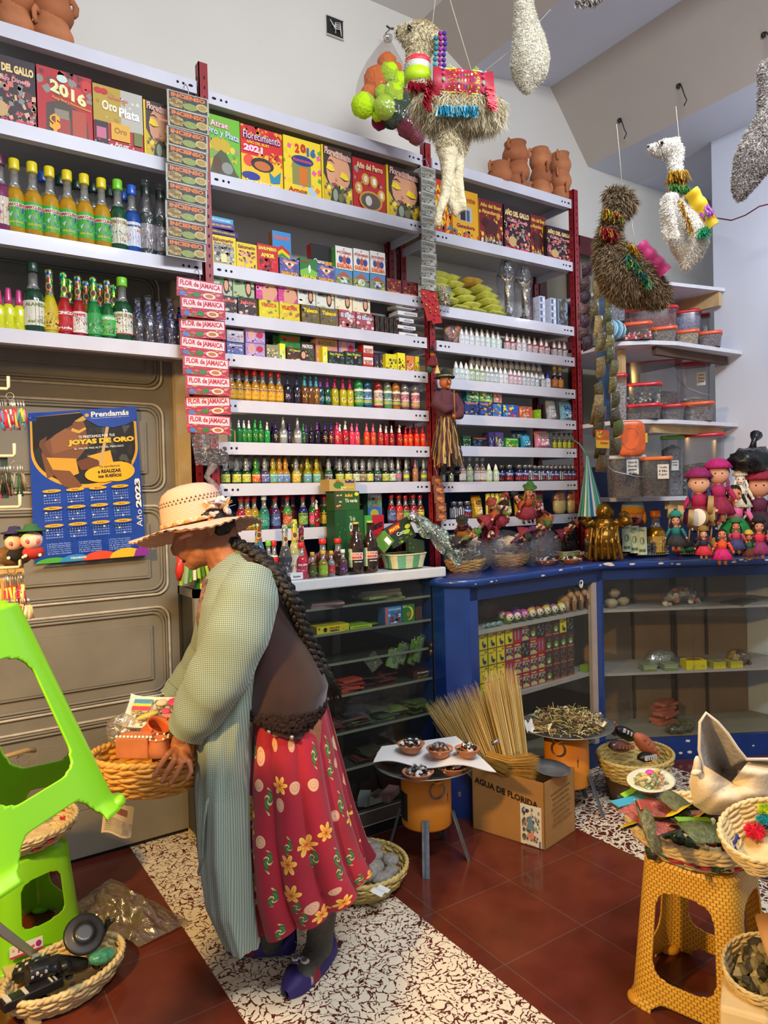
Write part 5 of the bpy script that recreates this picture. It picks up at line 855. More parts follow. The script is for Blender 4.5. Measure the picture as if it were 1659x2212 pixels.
tub('red-lidded tub of dark speckled seeds stacked on the lowest left tub',1349,1424,826,zz+.001,2.53,RL,'#55564f',.9,.55,grain=['#b8b8b0','#3a3a34','#7a7a70'])
tub('tall red-lidded bin behind the hanging herb columns',1318,1354,806,z,2.6,RL,'#a8a4a4',.8,1.)
z=1.421
tub('bucket of grey herbs with a white lid and a handwritten note, nearest the striped bag',1312,1391,983,z,2.46,'#c8c8d0','#5e5c58',.95,.9,card=(.35,.72,.06,.08,'Receta de|Fuerza|gotas|te'),handle=True);tub('bucket of grey leaves with an orange lid and a paper note',1383,1449,986,z,2.34,'#e0702a','#55544f',.95,.9,card=(.45,.62,.055,.075,'Tomillo|1lb|1pt'))
tub('green-lidded tub with a white card behind the orange bucket',1432,1477,940,z,2.62,'#7ac83a','#7a7a78',.8,.9,card=(.1,.5,.05,.06,'CAMARE|1kg'));tub('very large red-lidded tub of green-grey leaves behind the dolls',1470,1560,936,z,2.5,'#c01c30','#6a6a5e',.5,.6,grain=['#8a9080','#5a5a48','#b8b4a0'])
P=at_y(1360,948,2.45);t=thing('storage_tub','clear tub lying on its side with its orange lid and yellow clips facing the room','container',P,rot=(PI/2,0.,-.75));g=MB();g.lathe([(.055,-.14),(.06,-.13),(.07,.02)],TUB,28,sy=1.25,wob=sq,cap=False);g.build('tub_body',t)
g=MB();g.lathe([(.073,.02),(.075,.024),(.074,.034),(.066,.04),(.05,.038),(0.,.038)],M('#e0642a',.35,coat=.2),30,sy=1.25,wob=sq);g.tube([(cos(a)*.045,sin(a)*.06,.04)for a in[PI*k/4+.4 for k in range(8)]],.002,'#e87a3a',6,closed=True);g.build('lid',t)
for s in(-1,1):g=MB();g.cbox((s*.078,0,.02),(.012,.05,.03),M('#e8b82a',.4));g.build('clip',t)
A=at_y(1268,985,2.66);t=thing('hanging_bag','turquoise and white striped plastic bag hanging by its handle at the right post','bag',A);n=28;cl=['#4aa898','#c8d8d4','#2a9a88','#8ac8c0','#2a6ab0','#d8e0dc','#5ab0a8']
g=MB()
for k in range(n):
 a0,a1=2*PI*k/n,2*PI*(k+1)/n;c=M(cl[k%7],.35,coat=.2)
 g.grid(lambda u,v:((.006+.085*v**1.1)*cos(a0+(a1-a0)*u)*(1+.08*sin(a0*5))+.03*v,(.006+.05*v**1.1)*sin(a0+(a1-a0)*u),-.33*v),2,12,c)
g.build('bag_body',t);g=MB();g.tube([(0,0,0),(-.01,.02,.04),(0.,.05,.07),(.02,.12,.1)],.004,'#4aa898',6);g.build('handle',t)
P=at_y(1625,992,1.95);t=thing('bin_bag','knotted black plastic bag on the right behind the dolls','bag',P);g=MB();g.ell((0,0,-.01),(.14,.09,.07),M('#18181c',.28,bump=1,bscale=18),28,18,fn=lambda d:1+.22*NN(d*3.5)+.08*NN(d*9));g.build('bag_body',t);g=MB();g.tube([(0.,0,.04),(0.,-.01,.09),(.04,0,.12)],[.02,.012,.03],M('#18181c',.28),9);g.build('knot',t)
# ------------------------------------------------------------------ hanging things
HAIR=[M(c,.9)for c in('#dccfae','#c8ba94','#e8dec2','#b4a680')]
def llama(label,loc,voxel,build,fleece,n,L,mats,mat,seed,down=.5,flt=None,w=.0025,mess=.5):
 t=thing('hanging_llama',label,'stuffed llama',loc);g=MB();g.T=MT(-V(loc));build(g)
 me=fuse(g,voxel,5,'llama_body',mat,lambda c:.0025*NN(c*60)+.004*NN(c*22));obj('llama_body',me,t)
 fl=(lambda c:flt(c+V(loc)))if flt else None
 fur(me,n,L,mats,seed,down,mess,w,fl).build(fleece,t);return t
D=2.75
def PD(px,py,d=None,dd=0):return at_d(px,py,(d or D)+dd)
def chain(g,pts,d,n=10):
 P=[PD(a,b,d,e)for a,b,r,e in pts];R=[r*d/FPX for a,b,r,e in pts];g.tube(P,R,HAIR[0],n)
 g.ell(P[0],R[0],HAIR[0],10,6);g.ell(P[-1],R[-1],HAIR[0],10,6)
def b1(g):
 chain(g,[(860,68,9,0),(875,72,19,0),(897,80,33,0),(922,86,33,0),(936,84,22,0)],D);chain(g,[(905,95,28,0),(903,125,24,0),(897,150,22,0),(905,185,24,0),(925,215,34,0),(955,240,46,0),(1000,238,46,0),(1040,232,42,0),(1058,240,30,0)],D)
 chain(g,[(968,270,30,0),(968,330,23,0),(968,375,15,0),(962,420,13,0),(950,455,11,-.01),(945,478,9,0)],D);chain(g,[(988,300,26,.04),(990,345,14,.05),(991,385,11,.05),(996,420,10,.05),(1004,450,8,.05)],D);chain(g,[(968,390,13,.06),(972,430,10,.06),(985,462,9,.06)],D)
 for k in(-1,0,1):chain(g,[(945+3*k,470,6,0),(944+6*k,488,4,0)],D)
t1=llama('beige stuffed llama with purple pompoms and a bright sequined blanket hanging from the ceiling',PD(965,240),.011,b1,'fleece',14000,.013,HAIR,M('#d2c5a2',.9,var=.18,scale=40,bump=.8,bscale=80),3,.7,lambda c:c.z>PD(965,325).z,.0015)
L0=V(PD(965,240));TM=MT(-L0)
me=t1.children[0].data
fur(me,7000,.04,HAIR,9,1.4,.4,.0014,lambda c:PD(965,275).z<(c+L0).z<PD(965,215).z).build('belly_fringe',t1)
g=MB();g.T=TM;g.ell(PD(885,60,D,-.052),(.011,.006,.011),M('#141010',.15),10,8);g.ell(PD(858,70,D,-.012),(.006,.006,.005),'#3a2a24',8,6);g.build('eye',t1)
TIN=lambda c:M(c,.25,.5)
def wrapband(name,par,TMx,pts,d,art,lift=.003,w=14):
 """fabric band wrapped round the body: pts = (px, py, radius px)"""
def blanket(par,TMx,c,d,ax,ay,w,h,cols,nm,r=.09,items=None,dd=0):
 """cloth draped over the back; c px centre, ax along, ay down"""
 g=MB();g.T=TMx;P=PD(c[0],c[1],d,dd);A=V(ax).normalized();B=V(ay).normalized();N=A.cross(B).normalized()
 if N.dot(P-EYE)>0:N=-N
 fn=lambda u,v,l:P+A*((u-.5)*w)+B*((.5-v)*h+0.)+N*(r*cos((v-.5)*1.7)+l+.003*sin(u*20));
 g.grid(lambda u,v:fn(u,v,0),20,10,cols);g.grid(lambda u,v:fn(u,v,-.004),20,10,cols)
 if items:g.art(fn,items,10,.0008)
 return g.build(nm,par),fn
axr=PD(1060,180)-PD(930,168);axd=PD(996,240)-PD(996,170)
it=[('r',0,0,.1,1,'#9a1a2c'),('r',.9,0,1,1,'#9a1a2c'),('r',.1,0,.9,1,'#c89a3a'),('r',.13,.14,.87,.97,'#d8dcd8'),('r',.22,.14,.38,.97,'#b8d81a'),('r',.64,.14,.76,.97,'#b8d81a'),('r',.38,.14,.64,.97,'#a8243a')]+[('e',.17+.66*(i%2),.25+.2*(i//2),.025,.06,['#d84a8a','#4a9a6a','#d82a6a','#2a7a8a'][i//2])for i in range(8)]+[('e',.42+.05*i,.25+.16*j,.016,.045,['#e8e4e0','#3a9a4a','#d8302a','#e87a2a','#6a3a9a'][(i*2+j)%5])for i in range(5)for j in range(4)]+[('n',50,.1,0,.9,.14,['#e0b84a','#a87a24','#f0d890'],.02,3),('n',30,.23,.15,.37,.96,['#e8f04a','#8aa814'],.02,5),('n',30,.65,.15,.75,.96,['#e8f04a','#8aa814'],.02,6)]
blanket(t1,TM,(996,205),D,axr,axd,.225,.12,M('#a8243a',.5),'blanket',.095,it)
def fringe(par,TMx,p0,p1,n,L,cols,nm,d=D,dd=-.1,down=(0,0,-1),mess=.25,w=.0022):
 g=MB();g.T=TMx;A,B=PD(p0[0],p0[1],d,dd),PD(p1[0],p1[1],d,dd);q=random.Random(n)
 for i in range(n):
  c=A.lerp(B,q.random())+V((q.uniform(-1,1),q.uniform(-1,1),q.uniform(-1,1)))*.006;dr=(V(down)+V((q.uniform(-mess,mess),q.uniform(-mess,mess),q.uniform(-mess,mess)))).normalized()*L*q.uniform(.6,1.1);s=V((w,0,0))if abs(down[2])>.5 else V((0,0,w))
  g.add([c-s,c+s,c+s+dr,c-s+dr],[(0,1,2,3)],TIN(q.choice(cols)))
 return g.build(nm,par)
fringe(t1,TM,(950,230),(1032,232),220,.035,['#1a8ab0','#2aa0c0','#8ac8d8','#1a6a8a'],'blue_tinsel');fringe(t1,TM,(925,170),(915,225),160,.035,['#8a1424','#c01c34'],'red_tinsel',down=(.6,-.1,-.6));fringe(t1,TM,(1050,182),(1058,232),140,.032,['#a8182c','#d82a34'],'red_tinsel',down=(.9,-.3,-.3));fringe(t1,TM,(885,178),(918,182),120,.03,['#8a1424','#b01c34'],'collar_fringe',dd=-.06)
g=MB();g.T=TM;C0,C1=PD(903,132),PD(902,182);R0=27*D/FPX
g.tube([C0,C0.lerp(C1,.25)],R0,M('#e83a4a',.5),18);g.tube([C0.lerp(C1,.22),C0.lerp(C1,.55)],R0*1.03,M('#d0d4cc',.5),18);g.tube([C0.lerp(C1,.5),C1],R0*1.08,M('#b8dc1a',.5),18);g.build('collar',t1)
for nm,px,cols in(('pompom_string',941,('#2a7a8a','#3a9aa0')),('pompom_string',951,('#8a1f8a','#b02a7a')),('pompom_string',960,('#4a2a8a','#5a2a9a'))):
 g=MB();g.T=TM;dd=-.05
 for k in range(9):g.ell(PD(px+1.5*sin(k),72+k*11.5+(10 if px==941 else 0),D,dd),.0085,M(cols[k%2],.9),8,6)
 g.build(nm,t1)
g=MB();g.T=TM;S=M('#c8c0a8',.8)
g.tube([PD(932,70),PD(940,0),PD(948,-90)],.0012,S,5);g.tube([PD(1024,172),PD(975,10),PD(950,-80)],.0014,S,5);g.tube([PD(1024,172),PD(1120,95),PD(1190,20)],.0008,S,5);g.build('string',t1)
BD=3.3;A=at_d(838,85,BD);t=thing('pompom_bag','clear plastic bag stuffed with neon yellow, orange and dark wool hanging beside the llama','bag',A);TB=MT(-A)
ol=[(838,88),(812,130),(790,180),(768,228),(800,268),(850,295),(905,318),(916,280),(905,215),(885,150),(860,105)]
def bagshell(s):
 def fn(u,v):
  L=[(838,85,6),(835,110,24),(836,140,42),(836,180,58),(838,225,68),(862,262,58),(890,295,30),(905,318,6)];k=min(int(v*7),6);f=v*7-k;a=L[k];b=L[k+1];px,py,r=[a[i]+(b[i]-a[i])*f for i in range(3)]
  th=2*PI*u;rr=r*(1+.06*sin(th*5+v*9));return at_d(px+rr*cos(th),py+.25*rr*cos(th),BD+.9*rr*sin(th)/FPX*BD)
 return fn
g=MB();g.T=TB;g.grid(bagshell(1),28,24,film('#e8dcd8',.86,.08,.9,14),closeu=True);g.build('clear_bag',t)
def wool(nm,lst,col):
 g=MB();g.T=TB
 for px,py,r,dd in lst:g.ell(at_d(px,py,BD+dd),r*BD/FPX,M(col,.95,bump=1,bscale=80),16,10,fn=lambda d:1+.16*NN(d*4+V((px,py,0))))
 g.build(nm,t)
wool('neon_yellow_wool',[(840,158,22,-.04),(862,175,18,-.05),(850,200,22,-.06),(785,228,26,-.06),(830,232,24,-.07),(825,200,16,-.05),(880,248,9,-.05),(862,215,14,-.06),(815,250,12,-.05)],'#c4f016');wool('orange_wool',[(815,175,30,-.01),(836,135,20,-.01),(868,195,24,.01),(800,205,22,-.01),(855,150,14,-.02)],'#f07a1e')
wool('dark_green_wool',[(870,238,34,-.02),(845,255,22,-.02)],'#12452c');wool('crimson_wool',[(885,270,30,0.),(900,295,18,0.),(820,262,18,0),(805,160,12,-.02),(875,215,22,0)],'#8a1440')
g=MB();g.T=TB;g.tube([at_d(838,85,BD),at_d(833,72,BD),at_d(842,63,BD),at_d(850,62,BD)],.003,M('#5a5450',.4,.5),6);g.lathe([(0.,0),(.02,0.),(.022,.02),(.012,.025)],film('#e0d8d4',.5),10,c=at_d(838,88,BD));g.build('hook',t)
g=MB();g.T=TB;g.tube([at_d(835,56,3.7),at_d(843,62,BD+.4),at_d(850,62,BD)],.005,M('#4a4440',.6),6);g.build('nail',t)
D4=2.7
WH4=[M(c,.95)for c in('#e0dac8','#cfc8b4','#ece8dc')]
def b4(g):chain(g,[(1128,-30,16,0),(1132,20,20,0),(1138,60,26,0),(1143,100,34,0),(1146,130,40,0),(1143,155,38,0),(1138,178,24,0),(1140,192,12,0)],D4,16)
llama('white woolly llama hanging upside down at the top edge',PD(1140,60,D4),.012,b4,'fleece',22000,.009,WH4,M('#ddd7c5',.95,var=.12,scale=50,bump=.8,bscale=70),4,.1,mess=1.2,w=.001)
D2=2.55;BR2=[M(c,.95)for c in('#8a7458','#6f5a42','#a08a6a','#594632')]
def b2(g):
 D=D2;chain(g,[(1314,415,9,0),(1322,420,15,0),(1338,432,24,0),(1348,440,22,0)],D);chain(g,[(1335,440,18,0),(1322,475,17,0),(1314,510,22,0),(1318,545,30,0),(1340,578,48,0),(1370,605,50,0),(1400,622,34,0),(1425,636,20,0)],D);chain(g,[(1330,600,26,0),(1345,638,16,0),(1370,648,10,0)],D);chain(g,[(1390,628,22,0),(1408,650,12,0),(1412,660,6,0)],D)
t2=llama('shaggy brown llama with a magenta blanket hanging over the herb packets',PD(1360,560,D2),.011,b2,'fleece',20000,.028,BR2,M('#7a654a',.95,var=.3,scale=40),5,.8,w=.0014,mess=.7);TM2=MT(-V(PD(1360,560,D2)))
g=MB();g.T=TM2;g.ell(PD(1338,424,D2,-.04),(.007,.005,.009),M('#141010',.15),8,6);g.build('eye',t2)
blanket(t2,TM2,(1395,572),D2,PD(1430,610,D2)-PD(1372,548,D2),PD(1385,590,D2)-PD(1412,566,D2),.135,.065,M('#b01468',.6,sheen=.5),'blanket',.085)
fringe(t2,TM2,(1352,548),(1405,612),320,.03,['#1a8a4a','#2ab05a','#c8d86a','#3a6ab0'],'green_tinsel',D2,-.09,(0,0,-1),1.2,.0018);fringe(t2,TM2,(1305,452),(1345,468),160,.034,['#c89a2a','#e8c85a','#3a7a3a','#a83a2a'],'gold_tinsel',D2,-.045,(0,0,-1),.8);fringe(t2,TM2,(1303,492),(1330,500),120,.045,['#7a1424','#a81c34','#c89a3a'],'red_tinsel',D2,-.055,(0,0,-1),.5);fringe(t2,TM2,(1362,528),(1378,548),120,.02,['#c89a2a','#e8c85a'],'gold_tinsel',D2,-.09,(0,0,-1),1)
g=MB();g.T=TM2;g.tube([PD(1332,268,D2+0.),PD(1338,330,D2),PD(1345,415,D2)],.001,S,5);g.tube([PD(1362,452,D2),PD(1372,535,D2)],.0012,S,5);g.build('string',t2)
D3=2.45;W3=[M(c,.95)for c in('#e0dcd2','#ccc6ba','#f0eee8')]
def b3(g):
 D=D3;chain(g,[(1402,318,7,0),(1412,322,13,0),(1430,322,20,0),(1452,322,24,0),(1464,326,16,0)],D);chain(g,[(1458,335,18,0),(1458,365,15,0),(1460,400,18,0),(1468,430,24,0),(1478,465,34,0),(1486,500,42,0),(1490,535,38,0),(1488,558,24,0),(1484,572,14,0)],D)
 chain(g,[(1442,430,13,-.05),(1436,450,11,-.06),(1440,490,9,-.07),(1441,522,6,-.07)],D);chain(g,[(1452,428,13,-.08),(1448,455,12,-.09),(1456,490,9,-.09),(1462,515,7,-.09)],D);chain(g,[(1466,304,6,0),(1468,292,3,0)],D);chain(g,[(1458,304,6,.03),(1459,294,3,.03)],D)
t3=llama('white llama with folded forelegs, gold tinsel collar and a striped blanket',PD(1470,430,D3),.0095,b3,'fleece',12000,.007,W3,M('#d8d2c6',.95,var=.14,scale=30,bump=.4,bscale=60),6,.5,mess=.9,w=.0011);TM3=MT(-V(PD(1470,430,D3)))
g=MB();g.T=TM3;g.ell(PD(1430,308,D3,-.032),(.009,.004,.006),M('#0f0c0c',.12),10,8);g.ell(PD(1401,316,D3,-.004),(.005,.005,.004),'#3a3432',6,5);g.tube([PD(1420,304,D3,-.028),PD(1428,320,D3,-.036),PD(1433,338,D3,-.03)],.0016,'#5a3a30',6);g.build('eye',t3)
blanket(t3,TM3,(1502,465),D3,PD(1532,500,D3)-PD(1490,430,D3),PD(1490,475,D3)-PD(1508,462,D3),.14,.055,M('#e0b81a',.6),'blanket',.075,[('r',0,0,.28,1,'#2a6ac0'),('r',.1,0,.18,1,'#1a3a8a'),('r',.28,0,.5,1,'#e0b414'),('r',.5,0,.88,1,'#c83ab0'),('r',.56,.1,.78,.6,'#7a3ac0'),('r',.84,0,.9,1,'#e03a3a'),('r',.9,0,1,1,'#2a9aa8'),('n',30,.5,.1,.85,.9,['#e05ac8','#a02a9a','#5a4ac0'],.07,4)])
fringe(t3,TM3,(1447,372),(1482,370),200,.045,['#c8962a','#e8c45a','#9a6a1a'],'gold_tinsel',D3,-.035,(0,0,-1),.5);fringe(t3,TM3,(1450,400),(1490,405),160,.022,['#1a8a4a','#2ab06a','#c8a03a'],'green_tinsel',D3,-.045,(0,0,-1),.6);fringe(t3,TM3,(1468,430),(1498,505),220,.016,['#c8962a','#e8c45a'],'gold_tinsel',D3,-.085,(0,0,-1),1.2);fringe(t3,TM3,(1512,500),(1530,490),120,.03,['#1aa86a','#3ac88a','#8ae0b0'],'green_tinsel',D3,-.07,(0,0,-1),.6)
g=MB();g.T=TM3;g.tube([PD(1460,230,D3),PD(1468,310,D3),PD(1480,350,D3)],.0009,S,5);g.build('string',t3)
D5=2.2;G5=[M(c,.95)for c in('#a8a09a','#8c847e','#b8b2aa')]
def b5(g):D=D5;chain(g,[(1662,150,22,0),(1668,190,26,0),(1672,235,30,0),(1668,270,40,0),(1648,310,42,0),(1628,345,40,0),(1612,385,28,0),(1598,420,14,0),(1594,436,6,0)],D,16)
llama('grey-brown fleecy hide hanging at the right edge under the ceiling',PD(1640,300,D5),.012,b5,'fleece',14000,.009,G5,M('#a09893',.95,var=.2,scale=40),8,.4,mess=.9,w=.0013)
D6=2.6
def b6(g):chain(g,[(1245,6,5,0),(1262,-6,12,0),(1290,-22,20,0)],D6)
llama('tip of another grey fleece cut by the top edge',PD(1262,-6,D6),.01,b6,'fleece',1200,.02,G5,M('#8a8278',.95,var=.2),9,.4)
for i,(px,py,l)in enumerate(((1335,262,'nearest the clay pots'),(1462,188,'in the middle'),(1645,78,'by the right edge'))):
 d=ray(px,py);a=(4.02-3.6)/(3.8-3.46)
 s=(4.02+a*3.46-EYE.z)/(d.z+a*d.x);P=EYE+d*s;g=MB();m=M('#3a3634',.4,.6)
 t=thing('ceiling_hook','dark bent wire hook %s on the slanting ceiling face'%l,'hook',P);g.tube([(0,0,.02),(-.01,-.03,-0.),(-.03,-.05,-.03),(-.02,-.06,-.08),(0.,-.06,-.1),(-.01,-.05,-.13)],.0035,m,7);g.build('wire',t);g=MB();g.ell((0.,-.01,0.),(.015,.012,.015),m,8,6);g.build('screw_head',t)
P=V((3.95,1.75,2.85));t=thing('light_bulb','glowing white lamp at the right edge of the photo','lamp',P);g=MB();g.ell((0,0,0),.065,M('#e4ecff',.3,emit=14),20,14);g.build('bulb',t);g=MB();g.lathe([(.02,.05),(.022,.1),(.015,.12)],'#d8d8d8',14);g.build('socket',t)
B=at_y(1525,445,2.56);t=thing('wire','dark red looping wire from a wall box toward the lamp','wire',B);g=MB();Q=[B,at_y(1530,468,2.5),at_y(1580,476,2.35),at_y(1610,465,2.2),at_y(1640,446,2.05),V((3.97,1.78,2.97))];g.T=MT(-B);g.tube(Q,.004,M('#7a3a4a',.5),6);g.build('cable',t);g=MB();g.box(-.02,-.02,-.03,.02,.01,.03,'#2a2624');g.build('wall_box',t)
# ------------------------------------------------------------------ weaving
STRAW=M('#d9a94e',.6,var=.22,scale=35,coat=.1);STRAW2=M('#c8b06a',.65,var=.2,scale=35);STRAWP=M('#d8c08a',.6,var=.18,scale=30)
def weave(t,rx0,ry0,rx1,ry1,h,rows,stakes,tr,mat,bands=None,bulge=.15,rim=1.5,name='basket_body'):
 g=MB();n=stakes*4
 def R(v):q=v+bulge*sin(PI*v);return rx0+(rx1-rx0)*q,ry0+(ry1-ry0)*q
 for j in range(rows):
  v=(j+.5)/rows;rx,ry=R(v);q=random.Random(j);pts=[]
  for i in range(n):
   a=2*PI*i/n;w=1+(tr*1.1/rx)*sin(stakes*a/2*2/2+PI*j);pts.append((rx*w*cos(a),ry*w*sin(a),h*v+q.uniform(-1,1)*tr*.25+tr*.35*sin(stakes*a*.5+j)))
  m=mat
  if bands and j in bands:
   cs=bands[j];st=len(g.f);g.tube(pts,tr,mat,6,closed=True,flat=1.3);k=len(cs);ids=[g.mat(c)if c else g.mat(mat)for c in cs]
   for f in range(st,len(g.f)):g.mi[f]=ids[int(((f-st)//6)/n*k*4)%k]
  else:g.tube(pts,tr,m,6,closed=True,flat=1.3)
 g.grid(lambda u,v:(R(v)[0]*.985*cos(2*PI*u),R(v)[1]*.985*sin(2*PI*u),h*v),40,6,mat,closeu=True)
 g.add([(rx0*cos(2*PI*i/24),ry0*sin(2*PI*i/24),.004)for i in range(24)],[tuple(range(24))],mat)
 o=g.build(name,t);g=MB()
 rx,ry=R(1)
 for k in range(2):
  g.tube([((rx+tr*.7*cos(stakes*a+PI*k))*cos(a),(ry+tr*.7*cos(stakes*a+PI*k))*sin(a),h+tr*(.8+.7*sin(stakes*a+PI*k)))for a in[2*PI*i/(n)for i in range(n)]],tr*rim*.8,mat,6,closed=True)
 g.build('rim',t);return o
def lumps(nm,par,n,box,size,cols,seed=1,flatz=.6,shine=.6,tr=None,kinds=None):
 """heap of small pieces as one part"""
 q=random.Random(seed);g=MB()
 if tr is not None:g.T=tr
 x0,x1,y0,y1,z0,z1=box
 for i in range(n):
  a=q.uniform(0,6.28);r=q.random()**.6;x=(x0+x1)/2+(x1-x0)/2*r*cos(a);y=(y0+y1)/2+(y1-y0)/2*r*sin(a);z=z0+(z1-z0)*(1-r*r)*q.uniform(.75,1)
  s=size*q.uniform(.6,1.3);rot=MR(q.uniform(0,6),3,(q.uniform(-1,1),q.uniform(-1,1),q.uniform(-1,1)));sd=q.uniform(0,99)
  g.ell((x,y,z),(s,s*q.uniform(.5,.9),s*flatz),M(q.choice(cols),shine),7,5,rot,fn=lambda d:1+.3*NN(d*2+V((sd,0,0))),smooth=False)
 o=g.build(nm,par);tag(o,kind='stuff')if n>60 else None;return o
def saucer(label,c,r,kind=0,group='clay saucers of black and white mineral',n=46,h=.03,seed=1,rot=(0,0,0)):
 t=thing('clay_saucer',label,'saucer',c,group=group,rot=rot);g=MB();g.lathe([(r*.5,0),(r*.62,.004),(r*.95,h),(r*1.,h+.003),(r*.93,h+.004),(r*.6,.012),(0,.01)],CLAY,26,cap=False);g.lathe([(0,0),(r*.5,0)],CLAY,20,cap=False);g.build('dish',t)
 lumps('mineral_pieces',t,n,(-r*.8,r*.8,-r*.8,r*.8,h*.8,h*1.7),r*.16,[['#17171a','#e4e2de','#2a2a2e','#bdbab4','#101012'],['#141416','#5a5a5c','#26262a','#8a8884','#d8d6d0'],['#6a6c6c','#8a8a88','#3a3c40','#a8a6a0']][kind],seed);return t
# ------------------------------------------------------------------ pale glazed display case
ALU=M('#a8a49a',.4,.3,var=.08);ALUW=M('#cfd2d4',.4,var=.05);DARK=M('#25231f',.7,var=.2,scale=6);GLASS=film('#dfe8e4',.975,.03,0)
ox_,oy_=1.43,2.72;t=thing('display_case','long glazed display case with a white top edge holding the bottles','display cabinet',(ox_,oy_,0));T0=MT((-ox_,-oy_,0))
def cp(nm,fn,bevel=0,par=None):g=MB();g.T=T0;fn(g);return g.build(nm,par or t,bevel=bevel)
x0,x1,y0,y1=1.16,2.035,2.6,2.84
cp('case_top',lambda g:(g.box(x0,y0+.01,1.1,x1,y1,1.125,ALUW),g.box(x0,y0-.012,1.085,x1+.012,y0+.02,1.13,ALUW)),.006)
cp('frame',lambda g:(g.box(x1-.03,y0,.05,x1,y0+.03,1.1,ALUW),g.box(x1-.05,y0+.01,.05,x1-.032,y0+.03,1.1,M('#b8a878',.5)),g.box(x0,y0,0,x0+.03,y0+.03,1.1,ALU),g.box(x0,y0,.05,x1,y0+.03,.11,M('#5a5750',.5)),g.box(x0,y0,0,x1,y1,.05,M('#121110',.8)),g.box(x0,y1-.01,.05,x1,y1,1.1,M('#24221e',.8)),g.box(x1-.01,y0+.03,.05,x1,y1,1.1,M('#3a3832',.7)),g.box(x0,y0+.03,.05,x0+.01,y1,1.1,M('#6a665c',.6))),.002)
for z in(.3,.46,.62,.76,.89,1.):cp('glass_shelf',lambda g:(g.box(x0+.01,y0+.035,z-.006,x1-.012,y1-.012,z,M('#3a3d34',.25,coat=.5)),g.box(x0+.01,y0+.032,z-.008,x1-.012,y0+.036,z+.002,M('#7a7c6a',.4))))
cp('glass_pane',lambda g:g.box(x0+.03,y0+.012,.11,x1-.05,y0+.015,1.085,GLASS));cp('divider',lambda g:g.box(1.56,y0+.2,.05,1.6,y0+.23,1.09,M('#4a463e',.6)))
t=thing('side_case','narrow grey-framed glazed case between the door and the woman','display cabinet',(1.15,2.95,0));zc_=at_y(388,1278,2.93).z
for nm,fn in(('frame',lambda g:(g.box(-.17,-.02,0,-.14,.01,zc_,M('#8f8a7c',.5)),g.box(-.17,-.02,zc_-.035,.2,.2,zc_,M('#8f8a7c',.5)),g.box(-.17,.18,0,.2,.2,zc_,M('#3a3a34',.6)),g.box(-.17,-.02,0,.2,.01,.06,M('#6a665c',.5)),g.box(-.165,.01,.02,-.155,.2,zc_,M('#45443c',.5)))),('glass_pane',lambda g:g.box(-.14,-.012,.06,.2,-.009,zc_-.03,GLASS))):g=MB();fn(g);g.build(nm,t)
for k in range(4):g=MB();g.box(-.15,0.,.2+.2*k,.2,.18,.206+.2*k,M('#5a5c50',.3));g.build('glass_shelf',t)
def inb(name,label,pxl,pxr,pyt,z,y,d,c,art,tilt=0,cat='box',rx=0):o=pbox(name,label,cat,pxl,pxr,pyt,z,y,d,c,art);o.rotation_euler=(rx,tilt,0);return o
inb('candle_box','yellow Gallina Negra box with a black hen inside the display case',684,754,1356,.89,2.64,.1,'#b8a81a',[('r',0,0,1,1,'#d8c81c'),('e',.26,.5,.06,.32,BLK),('r',.04,.55,.1,.85,'#a82a1a'),('t','GALLINA',.55,.66,.34,.26,'#b8301f',.05),('t','NEGRA',.55,.3,.3,.24,BLK,.05),('n',12,.78,.1,.98,.9,['#5a5a2a','#d8c81c'],.04,1)])
inb('candle_box','lime green long box right of the hen box',756,804,1354,.89,2.645,.1,'#8aa81a',[('r',0,0,1,1,'#aac81c'),('t','COCA',.5,.5,.7,.25,'#3a4a1a',.03),('r',.1,.3,.9,.36,'#c8701f')]);inb('candle_box','short lime green box behind the long lime one',798,830,1350,.89,2.7,.08,'#8aa81a',[('r',0,0,1,1,'#a4c01c')])
inb('tea_box','blue tea carton with a white horse in the display case',832,868,1314,.89,2.64,.06,'#3a7ab0',[('r',0,0,1,1,'#3a8ac8'),('r',0.,0,.16,1,'#c8606a'),('n',26,.2,.05,.95,.75,['#8a2a3a',WH,'#1c1a1a','#3a6a9a'],.14,2),('t','MIX COLAGENO',.58,.86,.76,.1,WH,.03)]);inb('tea_box','green tea carton with a yellow swoosh in the display case',869,896,1308,.89,2.64,.06,'#1a5a1f',[('r',0,0,1,1,'#1f7a24'),('e',.55,.5,.36,.4,Y1),('e',.42,.5,.32,.36,'#1f7a24'),('e',.5,.45,.16,.14,'#b87a2a'),('t','MATE',.2,.9,.3,.1,WH)]);inb('tea_box','brown carton half behind the green tea carton',897,912,1312,.89,2.68,.06,'#6a3a1f',[('r',0,0,1,1,'#5f3520')])
inb('tea_box','brown Té Negro carton low in the display case',893,945,1452,.62,2.66,.08,'#3a1c16',[('r',0,0,1,1,'#4a2018'),('t','TE NEGRO',.4,.7,.5,.18,WH,.03),('e',.75,.5,.14,.24,'#b86a4a'),('n',14,.05,0,.6,.3,['#b83a24','#3a8a3a'],.08,2)]);inb('tea_box','dark carton with white lettering beside the case right frame',926,952,1388,.72,2.63,.04,'#1c1414',[('r',0,0,1,1,'#1f1718'),('n',20,.1,.02,.9,.45,['#8a2a3a','#c89a8a','#3a2a24'],.12,3),('t','FUERTE',.3,.8,.3,.2,'#c8a86a')])
